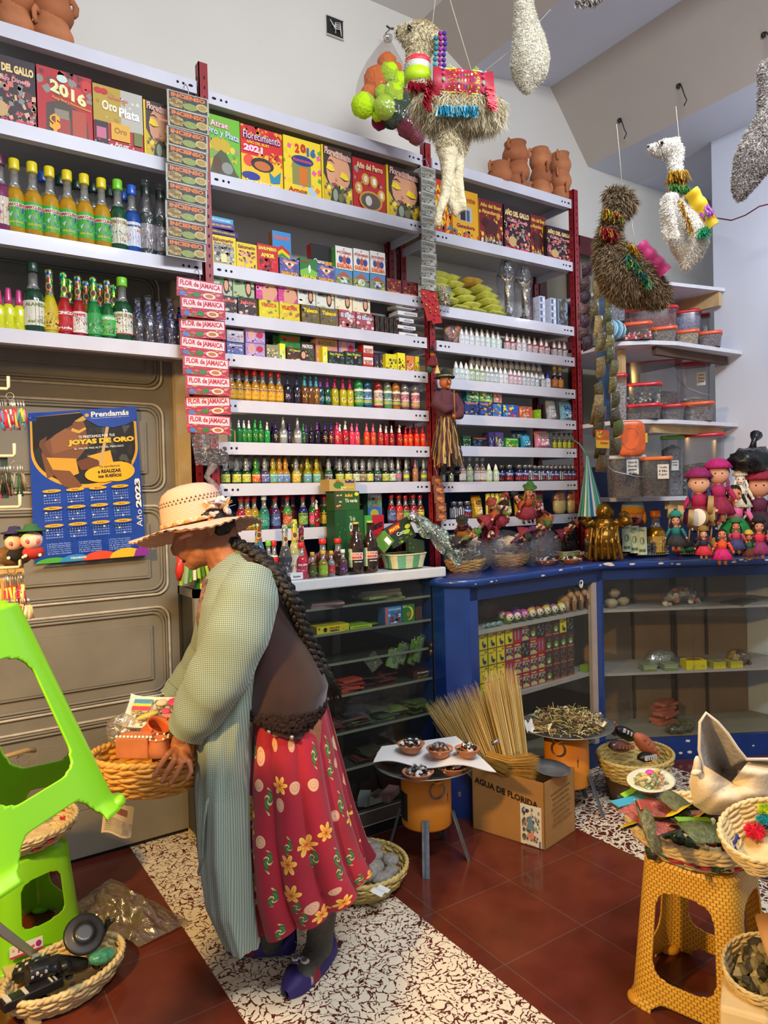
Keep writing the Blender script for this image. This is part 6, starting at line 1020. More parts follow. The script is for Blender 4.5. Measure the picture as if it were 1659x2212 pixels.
for i,(px,py,w,h,rt,c,lb)in enumerate(((850,1423,.055,.075,.35,'#8ac01f','lime green herb packet with a white picture'),(868,1412,.045,.085,.45,'#6aa01f','green herb packet behind the lime one'),(893,1408,.03,.11,.35,'#7aa82a','leaning narrow green packet'),(905,1402,.03,.11,.4,'#6a982a','second leaning narrow green packet'),(806,1430,.06,.06,-.6,'#1f1a18','tilted black carton with gold lettering'))):
 P=at_y(px,py,2.64+.01*(i%3));t2_=thing('herb_packet',lb+' behind the case glass','packet',P,rot=(-.1,rt,0));g=MB();g.box(-w/2,0,-h/2,w/2,.012,h/2,c);g.art(flat(-w/2,-h/2,w/2,h/2,0),[('r',.08,.06,.92,.94,c)]+([('r',.12,.1,.88,.66,'#b8b8b4'),('e',.62,.44,.24,.22,'#3a7a2a'),('t','COCA',.5,.8,.7,.18,'#6a3a8a',.06)]if i<2 else[('n',16,.1,.1,.9,.9,['#c8a83a','#3a6a1f','#b8b8a0'],.1,i)]));g.build('packet_body',t2_);g=MB();g.box(-w*.56,-.006,-h*.55,w*.56,-.005,h*.62,film('#c8d8a0',.85));g.build('clear_sleeve',t2_)
def flatstack(label,px,py,z,y,n,w,d,cols,cat='packet',seed=0,th=.006,mess=.02):
 X=X_at(px,y,z);q=random.Random(seed);t_=thing('packet_stack',label,cat,(X,y,z+.001))
 for i in range(n):
  g=MB();g.T=MT((q.uniform(-mess,mess),q.uniform(-mess,mess)*.4,i*th))@MR(q.uniform(-.3,.3),4,'Z');g.box(-w/2,-d/2,0,w/2,d/2,th*.9,M(q.choice(cols),.3,coat=.5,var=.2));g.build('packet',t_)
 return t_
flatstack('pile of red-orange incense packs on the middle left shelf of the case',752,1450,.62,2.68,9,.1,.06,['#a8302a','#b8422f','#8a2420'],seed=1);flatstack('pile of yellow-rimmed clear packs on the top shelf of the case',815,1300,1.,2.7,4,.2,.12,['#6a7a3a','#8a9a4a','#5a4a3a'],seed=2,th=.012);flatstack('clear packs with pink discs at the left of the top shelf',700,1310,1.,2.68,2,.14,.1,['#5a6a3a','#8a6a6a'],seed=3,th=.01)
for i,(px,z,c)in enumerate(((770,.46,['#4a5238','#3a402c','#5a6a3a']),(840,.46,['#4a5238','#6a7a3a','#3a3f2c']),(905,.46,['#5a6a34','#4a5530']),(800,.3,['#6a3028','#4a2a24','#3a3a2a']),(860,.3,['#3a3c30','#5a5f4a','#2a2c24']),(750,.46,['#7a2a24','#5a2420']),(815,.62,['#5a2220','#3a2a24']))):flatstack('%s heap of flat cellophane packets on the lower shelves of the display case'%ORD[i],px,0,z,2.7,8,.1,.08,c,seed=20+i,mess=.05)
for i,(px,w_)in enumerate(((800,.05),(818,.04),(838,.06),(790,.045))):X=X_at(px,2.68,.12);g=MB();g.box(-w_,-.02,0,w_,.03,.02+.006*i,['#c8c4b8','#5a5654','#b88a8a','#8a8a8c'][i]);tag(g.build('paper_parcel',None,(X,2.66+.02*(i%2),.112 if i%2 else .112),(0,0,.3*i)),['white','grey printed','pinkish','pale grey'][i]+' small parcel on the floor of the display case','parcel')
# ------------------------------------------------------------------ blue corner counter
BLU=M('#10357a',.35,var=.15,scale=10,coat=.35);BLUD=M('#0c2858',.5,var=.15,scale=8);CHIP=M('#d8c8bc',.7);CRM=M('#a89a94',.6,var=.12,scale=10);KR=M('#957a60',.75,var=.12,scale=4)
A_,B_,C_,D_=V((2.08,2.465,0)),V((3.06,2.55,0)),V((3.87,2.09,0)),V((4.19,1.91,0));ZT=1.08
t=thing('display_counter','blue-painted glazed corner counter running to the right edge','display cabinet',(3.,2.6,0));T0=MT((-3.,-2.6,0))
outl=[(1.99,2.53),(2.08,2.465),(3.06,2.55),(3.87,2.09),(4.19,1.91),(4.19,2.4),(3.3,2.83),(1.99,2.83)]
cp('counter_top',lambda g:g.prism([(a,b,ZT-.025)for a,b in outl],(0,0,.024),BLU))
def nose(g):
 g.tube([V((1.99,2.8,ZT-.018)),V((1.99,2.53,ZT-.018)),V((2.08,2.458,ZT-.018)),V((3.06,2.543,ZT-.018)),V((3.87,2.083,ZT-.018)),V((4.19,1.9,ZT-.018))],.022,BLU,10)
 q=random.Random(5)
 for P0,P1,n in((A_,B_,7),(B_,C_,12)):
  for i in range(n):
   c=P0.lerp(P1,q.random());nn=(P1-P0).normalized().cross(V((0,0,1)));s=q.uniform(.006,.02)*(2.2 if i==3 and P0 is B_ else 1);dr=(P1-P0).normalized()
   cc=c+V((0,0,ZT-.018))+(nn*1.+V((0,0,q.uniform(-.3,.7)))).normalized()*.0235+V((0,-.007,0));pts=[cc+dr*(s*cos(a)*q.uniform(.7,1.2))+V((0,0,1))*(.3*s*sin(a))for a in[k*PI/4 for k in range(8)]];g.poly(pts,CHIP)
cp('front_rail',nose)
def wallp(g,P0,P1,z0,z1,th,m,s0=0,s1=1,off=0):
 d=(P1-P0);n=V((d.y,-d.x,0)).normalized();a=P0.lerp(P1,s0)-n*off;b=P0.lerp(P1,s1)-n*off
 g.prism([a+V((0,0,z0)),b+V((0,0,z0)),b-n*th+V((0,0,z0)),a-n*th+V((0,0,z0))],(0,0,z1-z0),m)
def frame_(g):
 wallp(g,A_,B_,0.,.12,.03,BLUD);wallp(g,B_,C_,0.,.12,.03,BLU);wallp(g,C_,D_,0.,.12,.03,BLU)
 wallp(g,A_,B_,.98,ZT-.02,.03,BLUD);wallp(g,B_,C_,.985,ZT-.02,.03,BLUD);wallp(g,C_,D_,.985,ZT-.02,.03,BLUD)
 wallp(g,A_,B_,0,ZT-.02,.04,BLU,0,.05);wallp(g,A_,B_,0,ZT-.02,.04,BLU,.965,1);wallp(g,A_,B_,.1,1.,.03,CRM,.93,.965,.003);wallp(g,B_,C_,.1,ZT-.02,.03,BLU,0,.012)
 wallp(g,V((1.99,2.53,0)),A_,0,ZT-.02,.03,BLU);g.box(1.985,2.53,0,2.01,2.83,ZT-.02,BLU)
 q=random.Random(8)
 for i in range(11):
  c=B_.lerp(C_,q.random());dr=(C_-B_).normalized();n=V((dr.y,-dr.x,0));s=q.uniform(.005,.018);cc=c+n*.0012+V((0,0,q.uniform(.02,.11)));g.poly([cc+dr*(s*cos(a))+V((0,0,.8*s*sin(a)*q.uniform(.6,1)))for a in[k*PI/3.5 for k in range(7)]],CHIP)
cp('frame',frame_)
cp('back_panel',lambda g:(g.box(2.,2.81,0.,3.3,2.83,ZT-.03,M('#5a4c40',.8,var=.15,scale=3)),wallp(g,V((3.3,2.83,0)),V((4.19,2.4,0)),0,ZT-.03,.02,KR),[wallp(g,V((3.3,2.82,0)),V((4.19,2.39,0)),0,ZT-.03,.03,M('#4a3c30',.8),s,s+.015,0.)for s in(.25,.5,.52,.72)]))
cp('floor_panel',lambda g:g.prism([(a,b,.1)for a,b in((2.02,2.5),(3.05,2.58),(3.86,2.12),(4.18,1.94),(4.18,2.38),(3.3,2.8),(2.02,2.8))],(0,0,.02),M('#8f8573',.7,var=.12,scale=5)))
zs1=Z_at(1342,X_at(1160,2.5,.85),2.52);zs2=Z_at(1480,X_at(1200,2.5,.5),2.52);SHC=M('#b0a5a0',.6,var=.1,scale=10)
cp('shelf',lambda g:g.prism([(a,b,zs1-.02)for a,b in((2.04,2.5),(3.03,2.585),(3.03,2.8),(2.04,2.8))],(0,0,.02),SHC));cp('shelf',lambda g:g.prism([(a,b,zs2-.02)for a,b in((2.04,2.5),(3.03,2.585),(3.03,2.8),(2.04,2.8))],(0,0,.02),SHC))
dBC=(C_-B_).normalized();nBC=V((dBC.y,-dBC.x,0))
def onBC(px,py,off=0.):
 P0=B_-nBC*off;d=ray(px,py);s=(P0-EYE).dot(nBC)/d.dot(nBC);return EYE+d*s
def onAB(px,py,off=0.):
 dd=(B_-A_).normalized();n=V((dd.y,-dd.x,0));P0=A_-n*off;d=ray(px,py);s=(P0-EYE).dot(n)/d.dot(n);return EYE+d*s
zb1,zb2=onBC(1480,1312,.03).z,onBC(1480,1449,.03).z
for zz in(zb1,zb2):cp('shelf',lambda g:g.prism([(a,b,zz-.014)for a,b in((3.08,2.585),(3.86,2.13),(4.18,1.95),(4.18,2.37),(3.3,2.79),(3.1,2.79))],(0,0,.014),SHC))
cp('glass_pane',lambda g:wallp(g,A_,B_,.12,.98,.003,GLASS,.05,.93,.012));cp('glass_pane',lambda g:(wallp(g,B_,C_,.12,.985,.003,GLASS,.012,.55,.012)));cp('glass_pane',lambda g:(wallp(g,B_,C_,.12,.985,.003,GLASS,.55,1,.02),wallp(g,C_,D_,.12,.985,.003,GLASS,0,1,.014)))
YC=[('r',0,0,1,1,'#8a7a1a'),('r',.06,.04,.94,.96,'#e8cc14'),('e',.75,.86,.14,.07,'#c8502a'),('t','Charm',.4,.74,.5,.08,'#5a4a1a'),('e',.45,.4,.1,.16,'#4a4a5a'),('e',.62,.24,.2,.12,'#2a2a3a')]
RC=[('r',0,0,1,1,'#a8182a'),('t','Limpia',.5,.88,.6,.12,Y1,.05),('r',.1,.05,.95,.76,'#b8b0a8'),('n',16,.1,.05,.95,.74,['#4a2a1a','#6a3a22','#3a2a3a','#8a8a9a'],.16,3),('e',.6,.2,.2,.1,'#d8c83a')]
GC=[('r',0,0,1,1,'#4a2424'),('r',.08,0.,.92,.12,'#b8643a'),('n',12,.1,.15,.9,.9,['#5a2a2a','#3a1c1c','#7a4a3a'],.14,5),('e',.5,.4,.3,.2,'#5a9a3a'),('e',.5,.3,.2,.1,'#c8d8a0')]
BC=[('r',0,0,1,1,'#4a2424'),('r',.08,0.,.92,.12,'#a85a3a'),('n',26,.1,.15,.9,.95,['#6a3a3a','#3a1c1c','#8a7a3a','#5a5a5a'],.14,7)]
KC=[('r',0,0,1,1,'#1c1a1c'),('n',16,.1,.1,.9,.9,['#4a4a4a','#8a8a6a','#2a2a30'],.14,8)]
RP=[('r',0,0,1,1,'#b01828'),('r',.2,.2,.34,.8,'#8a8ab0'),('r',.6,.2,.74,.8,'#8a8ab0')]
w_,h_=.0595,(zs1-.024-zs2)/4
dAB=(B_-A_).normalized()
lay=['YYYYYOWGKBGYS','YYYYRRKRPGGGG','YYYYPRRRRGBBB','YYYYPRRRRGBBB'];NMC=dict(Y=('yellow charm packet with a dark cat',YC),R=('red-framed charm packet with brown figures',RC),G=('maroon charm packet with a green tree',GC),B=('dark maroon charm packet with an orange base',BC),K=('black charm packet',KC),P=('red charm packet with two blue candles',RP),O=('orange and red charm packet',RP),W=('white and violet charm packet',RC),S=('slate charm packet',KC))
aAB=math.atan2(dAB.y,dAB.x)
for r_,row in enumerate(lay):
 for c_,ch in enumerate(row):
  sx=.045+c_*w_;zz=zs2+.0006+(3-r_)*h_*1.002;P=A_+dAB*(sx+.03)+V((0,.06,0));w2,h2=w_*.97,h_*.985
  cnm,ar=NMC[ch];g=MB();g.box(-w2/2,0,0,w2/2,.014,h2,'#3a2420');g.art(flat(-w2/2,0,w2/2,h2,0),ar)
  tag(g.build('charm_packet',None,(P.x,P.y,zz),(0,0,aAB)),'%s, %s from the left in the %s row'%(cnm,ORD[c_],('top','second','third','bottom')[r_]),'packet','small charm packets standing in rows in the blue counter')
pc=[('#c83a8a','magenta'),('#7a2aa8','violet'),('#b83a9a','plum'),('#d8a83a','amber'),('#b84a5a','wine'),('#c8b83a','mustard'),('#a85a8a','mauve'),('#e0d03a','bright yellow')]
for i,(hc,hn)in enumerate(pc):
 P=onAB(1098+16.5*i,0,.04);P=onAB(1100+16.2*i,1330,.045);t_=thing('animal_figurine','small white-faced pottery animal with %s hair, %s from the left'%(hn,ORD[i]),'figurine',(P.x,P.y,zs1+.001),aAB-.4,'painted animal figurines in the blue counter')
 g=MB();g.ell((0,.02,.018),(.017,.03,.018),M('#4a9a2a',.3),12,8);g.ell((0,-.008,.034),(.02,.016,.019),M('#ecdcc8' if i!=2 else '#d890b8',.25,coat=.4),14,10);g.build('body',t_)
 g=MB();g.ell((0,.006,.044),(.022,.02,.016),M(hc,.4),12,8,fn=lambda d:1+.15*NN(d*5));g.build('hair',t_)
 g=MB();g.ell((0,-.024,.032),(.005,.004,.004),BLK,8,6);g.ell((-.008,-.021,.04),.0028,BLK,6,5);g.ell((.008,-.021,.04),.0028,BLK,6,5);g.build('face_marks',t_)
 if i%2==0:clone(t_,(P.x+.02,P.y+.075,zs1+.001),aAB-.4,'pottery animal with %s hair in the back row of the figurines'%hn)
for i in range(4):
 P=onAB(1226+15*i,1318,.06);t_=thing('clay_figurine','tan clay elephant-like figurine with silver stripes, %s from the left'%ORD[i],'figurine',(P.x,P.y,zs1+.001),aAB+.5,'tan clay figurines at the right end of the counter shelf');g=MB();m=M('#b8875a',.6,var=.15)
 g.ell((0,.02,.065),(.022,.035,.028),m,14,10);g.ell((0,-.015,.092),(.018,.02,.02),m,12,8);g.tube([(0,-.03,.09),(0,-.042,.06),(0,-.04,.03)],[.009,.007,.005],m,8)
 for sx in(-1,1):
  for sy in(0,1):g.tube([(sx*.012,0.+.04*sy,.06),(sx*.013,0.+.042*sy,0.)],[.011,.009],m,8)
  g.ell((sx*.014,-.01,.112),(.006,.004,.01),m,8,6)
 g.build('body',t_);g=MB();g.beam((-.012,-.034,.07),(.012,-.034,.084),.004,.002,'#d8d4cc');g.beam((-.012,-.034,.062),(.012,-.034,.076),.004,.002,'#d8d4cc');g.build('silver_stripes',t_)
for i in range(3):
 P=onAB(1055+12*i,1350,.05);t_=thing('glass_fish','pale mottled fish-shaped ornament, %s of three at the counter shelf left end'%ORD[i],'ornament',(P.x,P.y,zs1+.001),aAB);g=MB();g.ell((0,0,.012),(.022,.01,.012),M('#7a9a94',.25,var=.5,scale=80,coat=.5),12,8);g.add([(-.02,0,.012),(-.036,0,.026),(-.036,0,0)],[(0,1,2)],'#8aa8a0');g.build('ornament_body',t_)
g=MB();P=onAB(1052,1300,.2);g.ell((0,0,.05),(.07,.04,.05),M('#6a4438',.5,var=.5,scale=30,bump=.6),16,10);tag(g.build('dim_bag',None,(P.x,P.y,zs1+.002)),'dim reddish bag at the back left inside the blue counter','bag')
P=onAB(1278,1400,.1);g=MB();g.lathe([(.04,0),(.055,.05),(.05,.1),(.03,.12)],M('#a8774a',.7,var=.15),18);tag(g.build('clay_vessel',None,(P.x,P.y,zs2+.001)),'tan clay vessel right of the charm packets','vessel');P=onAB(1278,1450,.04);g=MB();g.box(-.05,0,0,.04,.04,.035,'#7a9a1f');tag(g.build('soap_box',None,(P.x,P.y,zs2+.001),(0,0,aAB)),'yellow-green box on the lower shelf beside the blue post','box')
P=onAB(1253,1260,.008);g=MB();g.tube([(.012*cos(a),0,.018*sin(a)+.004*cos(2*a))for a in[PI*k/6 for k in range(12)]],.004,'#e4e0dc',6,closed=True);g.ell((0,0.,0.),(.008,.002,.01),'#e4e0dc',8,6);tag(g.build('sticker',None,P+V((0,-.006,0))),'small white looped sticker on the blue counter glass','sticker')
def bagheap(label,px,py,z,off,sz,cols,seed,clr='#e0dcd4',fr=None,n=40,clear=.82):
 P=(fr or onBC)(px,py,off);t_=thing('goods_bag',label,'bag',(P.x,P.y,z+.001));lumps('contents',t_,n,(-sz[0]*.85,sz[0]*.85,-sz[1]*.85,sz[1]*.85,sz[2]*.15,sz[2]*1.5),sz[2]*.33,cols,seed,.7,.5)
 g=MB();g.ell((0,0,sz[2]*.85),(sz[0],sz[1],sz[2]*.9),film(clr,clear,.08,.9,22),20,12,fn=lambda d:1+.14*NN(d*3+V((seed,0,0))));g.build('clear_bag',t_);return t_
bagheap('clear bag of red, orange and white goods on the upper shelf of the corner section',1470,1305,zb1,.16,(.15,.07,.062),['#b8404a','#c87a4a','#d8d0c0','#8a8a6a','#b8a08a'],1,n=55);bagheap('knotted white bag on the middle shelf of the corner section',1425,1430,zb2,.15,(.11,.06,.055),['#b8b4a4','#a8a494'],2,n=20,clear=.3)
bagheap('clear bag with yellow labels and dark herbs on the middle shelf, far right',1595,1420,zb2,.12,(.075,.06,.05),['#6a3a24','#c8a83a','#4a3a24','#8a4a3a'],3,'#d8c8a8');bagheap('flat clear bag of dark stones right of the knotted white bag',1505,1435,zb2,.16,(.07,.05,.022),['#4a4438','#5a5040'],4);bagheap('long olive herb bundle on the counter floor',1470,1575,.12,.1,(.11,.06,.035),['#5a5028','#4a4420','#6a6034'],5,'#d8d0a0')
for i,(px,w_,c,lb)in enumerate(((1405,.075,'#8a9a7a','clear-wrapped pack with a yellow stripe, left one'),(1450,.075,'#8a9a7a','clear-wrapped pack with a yellow stripe, right one'),(1505,.115,'#e0cc14','large yellow incense box'),(1555,.07,'#b8ac3a','yellow-edged long carton, left one'),(1592,.07,'#b8ac3a','yellow-edged long carton, right one'))):
 P=onBC(px,1449,.04);a=math.atan2(dBC.y,dBC.x);g=MB();hh=.035 if i!=2 else .05;g.box(-w_/2,0,0,w_/2,.07,hh,c);g.art(flat(-w_/2,0,w_/2,hh,0),[('r',0,0,1,.4,'#e0cc14' if i>1 else '#7a8a6a'),('r',.1,.45,.9,.55,'#d8c83a'),('n',8,.1,.1,.9,.4,['#8a7a1a'],.05,i)]);g.art(lambda u,v,l:V(((u-.5)*w_,.07*v,hh+l)),[('e',.5,.5,.38,.38,'#a8582a' if i==2 else '#8a8a5a')]);tag(g.build('incense_box',None,(P.x,P.y,zb2+.001),(0,0,a)),lb+' on the middle shelf of the corner section','box')
flatstack('stack of orange-red brick-like packets on the floor of the blue counter',1455,0,.122,2.55,7,.14,.06,['#b85a3a','#a84a30','#c8684a'],seed=31,th=.018,mess=.03).location.x=onBC(1455,1560,.22).x
for i,(px,py)in enumerate(((1320,1300),(1325,1285),(1345,1300))):P=onBC(px,py,.1+.03*i);g=MB();g.lathe([(.02,0),(.035,.02),(.038,.035),(.02,.05)],M('#a89478',.7),14);tag(g.build('clay_bowl',None,(P.x+0.,P.y,zb1+.001+(.052 if i==1 else 0))),'small tan clay vessel, %s of three beside the blue post on the upper shelf'%('left','upper','right')[i],'vessel')
flatstack('dark tray with small coloured pieces at the far right of the upper shelf',1600,0,zb1,2.3,2,.22,.1,['#4a3a2a','#5a4a30'],seed=33).location=(onBC(1600,1308,.12).x,onBC(1600,1308,.12).y,zb1+.001)
# ------------------------------------------------------------------ things on the pale case
ZC=1.131
def onc(px,py=None,y=2.7):return V((X_at(px,y,ZC+.03),y,ZC))
def cb(kind,px,pyt,y,body,cap,la,d,sc=1.,key=None):return bottle(kind,px,pyt,ZC,y,body,cap,la,d+' on the pale display case',sc=sc,key=key or d)
cb('flor',617,1133,2.67,'#4a4a48',M('#b8b8bc',.3,.7),lab('#3a3a44','',WH,['#6a6a7a','#b8b0a0']),'grey bottle with a silver foil neck');cb('flor',638,1122,2.67,'#b8b070',M('#d8c83a',.3,.4),lab('#d8d0b8','','#a83a2a',['#c86a4a','#8a8a5a']),'cream bottle with a yellow foil neck');cb('flor',652,1133,2.72,'#b01828',M('#a81420',.35,.2),None,'tall red patterned bottle behind the yellow-necked one')
cb('sauce',652,1172,2.64,'#c01c3a','#d02028',lab('#b02a4a','RUDA',WH,['#d86a8a','#6a1a3a','#e8c8d0']),'bright pink-red sauce bottle with a red cap',1.1)
for i,(px,t_,y,b,c,d,s)in enumerate(((675,1193,2.64,'#5a3a14','#d8a83a','small brown bottle with an amber cap',1.1),(698,1190,2.635,'#8a7a1a','#d8b83a','squat honey-coloured bottle with a gold cap',1.25),(698,1164,2.7,'#6a2a14','#d02a20','red-capped brown bottle at the back, left one',1.3),(716,1190,2.64,'#7a8a8a','#e0a82a','small clear bottle with a red label and gold cap',1.),(731,1163,2.7,'#3a1c10','#c82a20','red-capped brown bottle at the back, right one',1.3),(741,1187,2.64,'#4a3420','#d8d8dc','little bottle with a white cap and violet label',1.15))):
 cb('sauce',px,t_,y,b,c,lab(['#3a5a2a','#8ab83a','#5a3a2a','#b82a3a','#5a2a1a','#5a2a6a'][i],'',WH,['#c8b83a','#2a3a1a','#e8c8a8'],n=16),d,s)
BE=[('r',0,0,1,1,'#16140f'),('r',0,0,.42,1,'#b8d0a8'),('n',12,.02,.05,.4,.95,['#8ac08a','#d8e4c8'],.1,2),('r',.4,.42,.76,.8,'#e4e0d0'),('t','COCA',.58,.7,.32,.14,'#c0342a',.06),('t','BEER',.58,.53,.32,.14,'#c0342a',.06),('t','cerveza',.6,.3,.24,.06,WH)]
for px,t_,d in((770,1128,'left brown beer bottle with a green and black label'),(800,1125,'right brown beer bottle lettered COCA BEER')):cb('beer',px,t_,2.655,'#2a140a','#b8b05a',BE,d,1.15)
for px,d in((581,'left'),(593,'right')):cb('sauce',px,1168,2.7,'#d8d8d0','#6ac03a' if px==581 else '#c8202a',[('r',0,.5,1,1.4,'#d02a2a')],d+' white squeeze bottle with red shoulders',.9)
cb('flor',560,1120,2.72,'#3a6a8a',FO,None,'foil-necked bottle just right of the hat brim')
pbox('alum_box','small white Alumbre carton lying at the left front edge of the pale case','box',627,655,1239,ZC,2.615,.05,'#dcdce0',[('r',0,0,1,1,'#dcdce0'),('t','Alumbre',.5,.45,.6,.35,'#3a3a48',.03)])
t=thing('wrapped_pack','pink patterned pack wrapped in clear film behind the small bottles','pack',onc(700,y=2.76));g=MB();g.ell((0,0,.045),(.085,.03,.045),M('#a85a5a',.5,var=.5,scale=40),16,10);g.build('pack',t);g=MB();g.ell((0,0,.047),(.09,.034,.05),film('#e8d8d8',.8,.1,.9,30),16,10);g.build('film',t)
for nm,px0,px1,pt,zz,c,art,lb,rt in(('tea_box',722,788,1104,ZC,'#14401c',[('r',0,0,1,1,'#1c5a24'),('r',0.,0,.4,1,'#184c20'),('n',10,.05,.1,.35,.9,['#3a7a3a'],.03,1),('t','COCA',.66,.72,.34,.16,WH,.05),('t','Té de',.6,.86,.2,.08,'#c8d8a0'),('r',.62,.2,.92,.5,'#c86a2a'),('e',.75,.5,.14,.12,'#3a2a1a'),('t','Moringa',.7,.6,.4,.06,'#d83a2a')],'dark green tea carton lettered COCA at the bottom of the stack',0),
('tea_box',723,780,1062,None,'#2a4a1c',[('r',0,0,1,1,'#2a5a24'),('r',0,0,.3,1,'#3a4a2a'),('t','Té verde',.66,.5,.5,.2,'#e8e4c0',.03),('e',.88,.84,.09,.1,'#e0dc3a'),('p',[(.4,.7),(.42,.88),(.5,.78),(.56,.9),(.62,.78),(.7,.88),(.72,.7)],'#d8a02a'),('n',12,.02,.05,.28,.9,['#a83a2a','#c8b87a'],.06,2)],'green tea carton lettered Té verde in the middle of the stack',0.),
('tea_box',711,774,1036,None,'#a88a4a',[('r',0,0,1,1,'#c0a25a'),('e',.35,.5,.2,.3,'#3f7a2a'),('p',[(.6,.7),(.58,.95),(.68,.82),(.78,.98),(.86,.82),(.96,.95),(.94,.7)],'#3a2a6a'),('t','Hierbas',.68,.34,.5,.2,'#e8c83a',.04),('n',8,.4,.1,.6,.3,[WH],.05,2),('t','20',.3,.86,.15,.16,'#c8502a')],'tan tea carton on top of the stack',.05)):
 y=2.765;X0=X_at(px0,y,1.3)
 if zz is None:zz=ZLAST
 g=MB();X1=X_at(px1,y,1.3);h=Z_at(pt,X0,y)-zz;w=X1-X0;g.box(-w/2,0,0,w/2,.065,h,c);g.art(flat(-w/2,0,w/2,h,0),art);tag(g.build(nm,None,((X0+X1)/2,y,zz+.001),(0,0,rt+.1)),lb+' behind the beer bottles','box');ZLAST=zz+h+.001
pbox('incense_box','red and green Aliento y Dulces carton right of the COCA carton','box',789,832,1114,ZC,2.79,.04,'#8a1a2a',[('r',0,0,1,1,'#b81c30'),('p',[(0,0),(0,1),(.4,1),(.1,0)],'#3aa83a'),('t','Aliento',.58,.8,.7,.16,'#1a1414',.05,.1),('t','y Dulces',.62,.5,.6,.16,'#3a3a8a',.05),('n',10,.3,.05,.95,.35,['#e8c8a0','#c83a4a'],.1,3)])
def plaid(label,c,rx,ry,h,cols,rz=0,n=16):
 t=thing('plaid_basket',label,'basket',c,rz);g=MB()
 def fn(u,v):a=2*PI*u;k=.84+.16*v;s=sq(a,0)**.6;return(rx*k*cos(a)*s,ry*k*sin(a)*s,h*v+.002*sin(v*40))
 for k in range(n):g.grid(lambda u,v:fn((k+u)/n,v),3,8,M(cols[k%len(cols)],.65,bump=.5,bscale=150))
 g.add([fn(k/n,0)for k in range(n)],[tuple(range(n))],cols[0]);g.build('basket_body',t);g=MB();g.tube([fn(k/40,1.02)for k in range(40)],.0035,cols[1],6,closed=True);g.build('rim',t);return t
B0=onc(872,y=2.71);plaid('green and cream plaid basket at the right end of the pale case',B0,.105,.075,.062,['#5a9a6a','#d8d0a8','#6aa884','#c8c89a'],.05)
for i,(px,py,w,h,c,rt,lb,la)in enumerate(((865,1150,.15,.1,'#1c2a1a',-.35,'large dark green leaf-tea carton leaning in the plaid basket',[('r',0,0,1,1,'#20301c'),('p',[(.08,.62),(.14,.9),(.62,.95),(.56,.68)],'#c8241c'),('t','MATE',.35,.78,.4,.14,Y1,.05),('t','Coca',.5,.48,.34,.18,WH,.02),('e',.72,.4,.14,.1,'#a8c82a'),('e',.84,.6,.12,.1,'#c8d83a'),('n',10,.1,.05,.9,.3,['#8ab01f','#4a6a1f'],.08,2)]),(830,1170,.08,.07,'#5a8a2a',-.7,'light green carton at the left of the plaid basket',[('r',0,0,1,1,'#5a8a24'),('r',.55,.1,.85,.6,WH)]),(900,1180,.1,.07,'#2a3a20',.2,'dark herb carton low in the plaid basket',[('r',0,0,1,1,'#2a3a20'),('n',12,0,0,1,1,['#4a6a2a','#3a4a24'],.1,4)]))):
 P=at_y(px,py,2.7-.012*i);g=MB();g.box(-w/2,0,-h/2,w/2,.02,h/2,c);g.art(flat(-w/2,-h/2,w/2,h/2,0),la);tag(g.build('tea_box',None,P,(-.25,rt,.1)),lb,'box')
t=thing('teal_bag','crinkled teal plastic bag trailing from the plaid basket onto the blue counter','bag',at_y(940,1150,2.66));g=MB();A,B=at_y(885,1115,2.7)-at_y(940,1150,2.66),at_y(985,1195,2.6)-at_y(940,1150,2.66)
g.grid(lambda u,v:A.lerp(B,u)+V((.02*sin(v*9),-.03*sin(v*PI)-.01*sin(u*21+v*7),(.03+.03*u)*(v-.5)*2+.012*sin(u*17+v*11))),40,14,film('#1f9a74',.35,.12,.9,40));g.build('bag',t)
t=thing('cloth_bag','yellow-green and white folded leaf-like cloth hanging left of the woman chin','cloth',at_y(412,1205,2.93));g=MB()
for k in range(7):c=['#b8d83a','#d8e4a0','#6aa82a','#e8e8c8','#9ac83a','#4a8a2a','#c8d86a'][k];g.grid(lambda u,v:(-.035+.014*k+.016*u+(k-3)*.006*v,-.01*sin(u*PI),-.11*v*(1-.05*k)),3,8,M(c,.6))
g.build('cloth',t);g=MB();g.tube([(0,0,0),(.005,-.02,-.04),(0,-.02,-.08),(0,-.01,-.12)],[.004,.014,.018,.008],M('#e0342a',.4,coat=.3),12);tag(g.build('red_sheath',None,at_y(383,1190,2.9)),'narrow red glossy pouch hanging below the woman nose','pouch')
pbox('book','green-backed yellow booklet standing behind the woman chin','book',425,452,1205,1.08,2.96,.03,'#1f7a3a',[('r',0,0,1,1,'#d8c83a'),('r',0,0,.25,1,'#1f7a3a'),('t','Mate',.6,.8,.6,.14,'#b82a1a',.04),('t','Brujo',.6,.58,.6,.14,'#b82a1a',.04)])
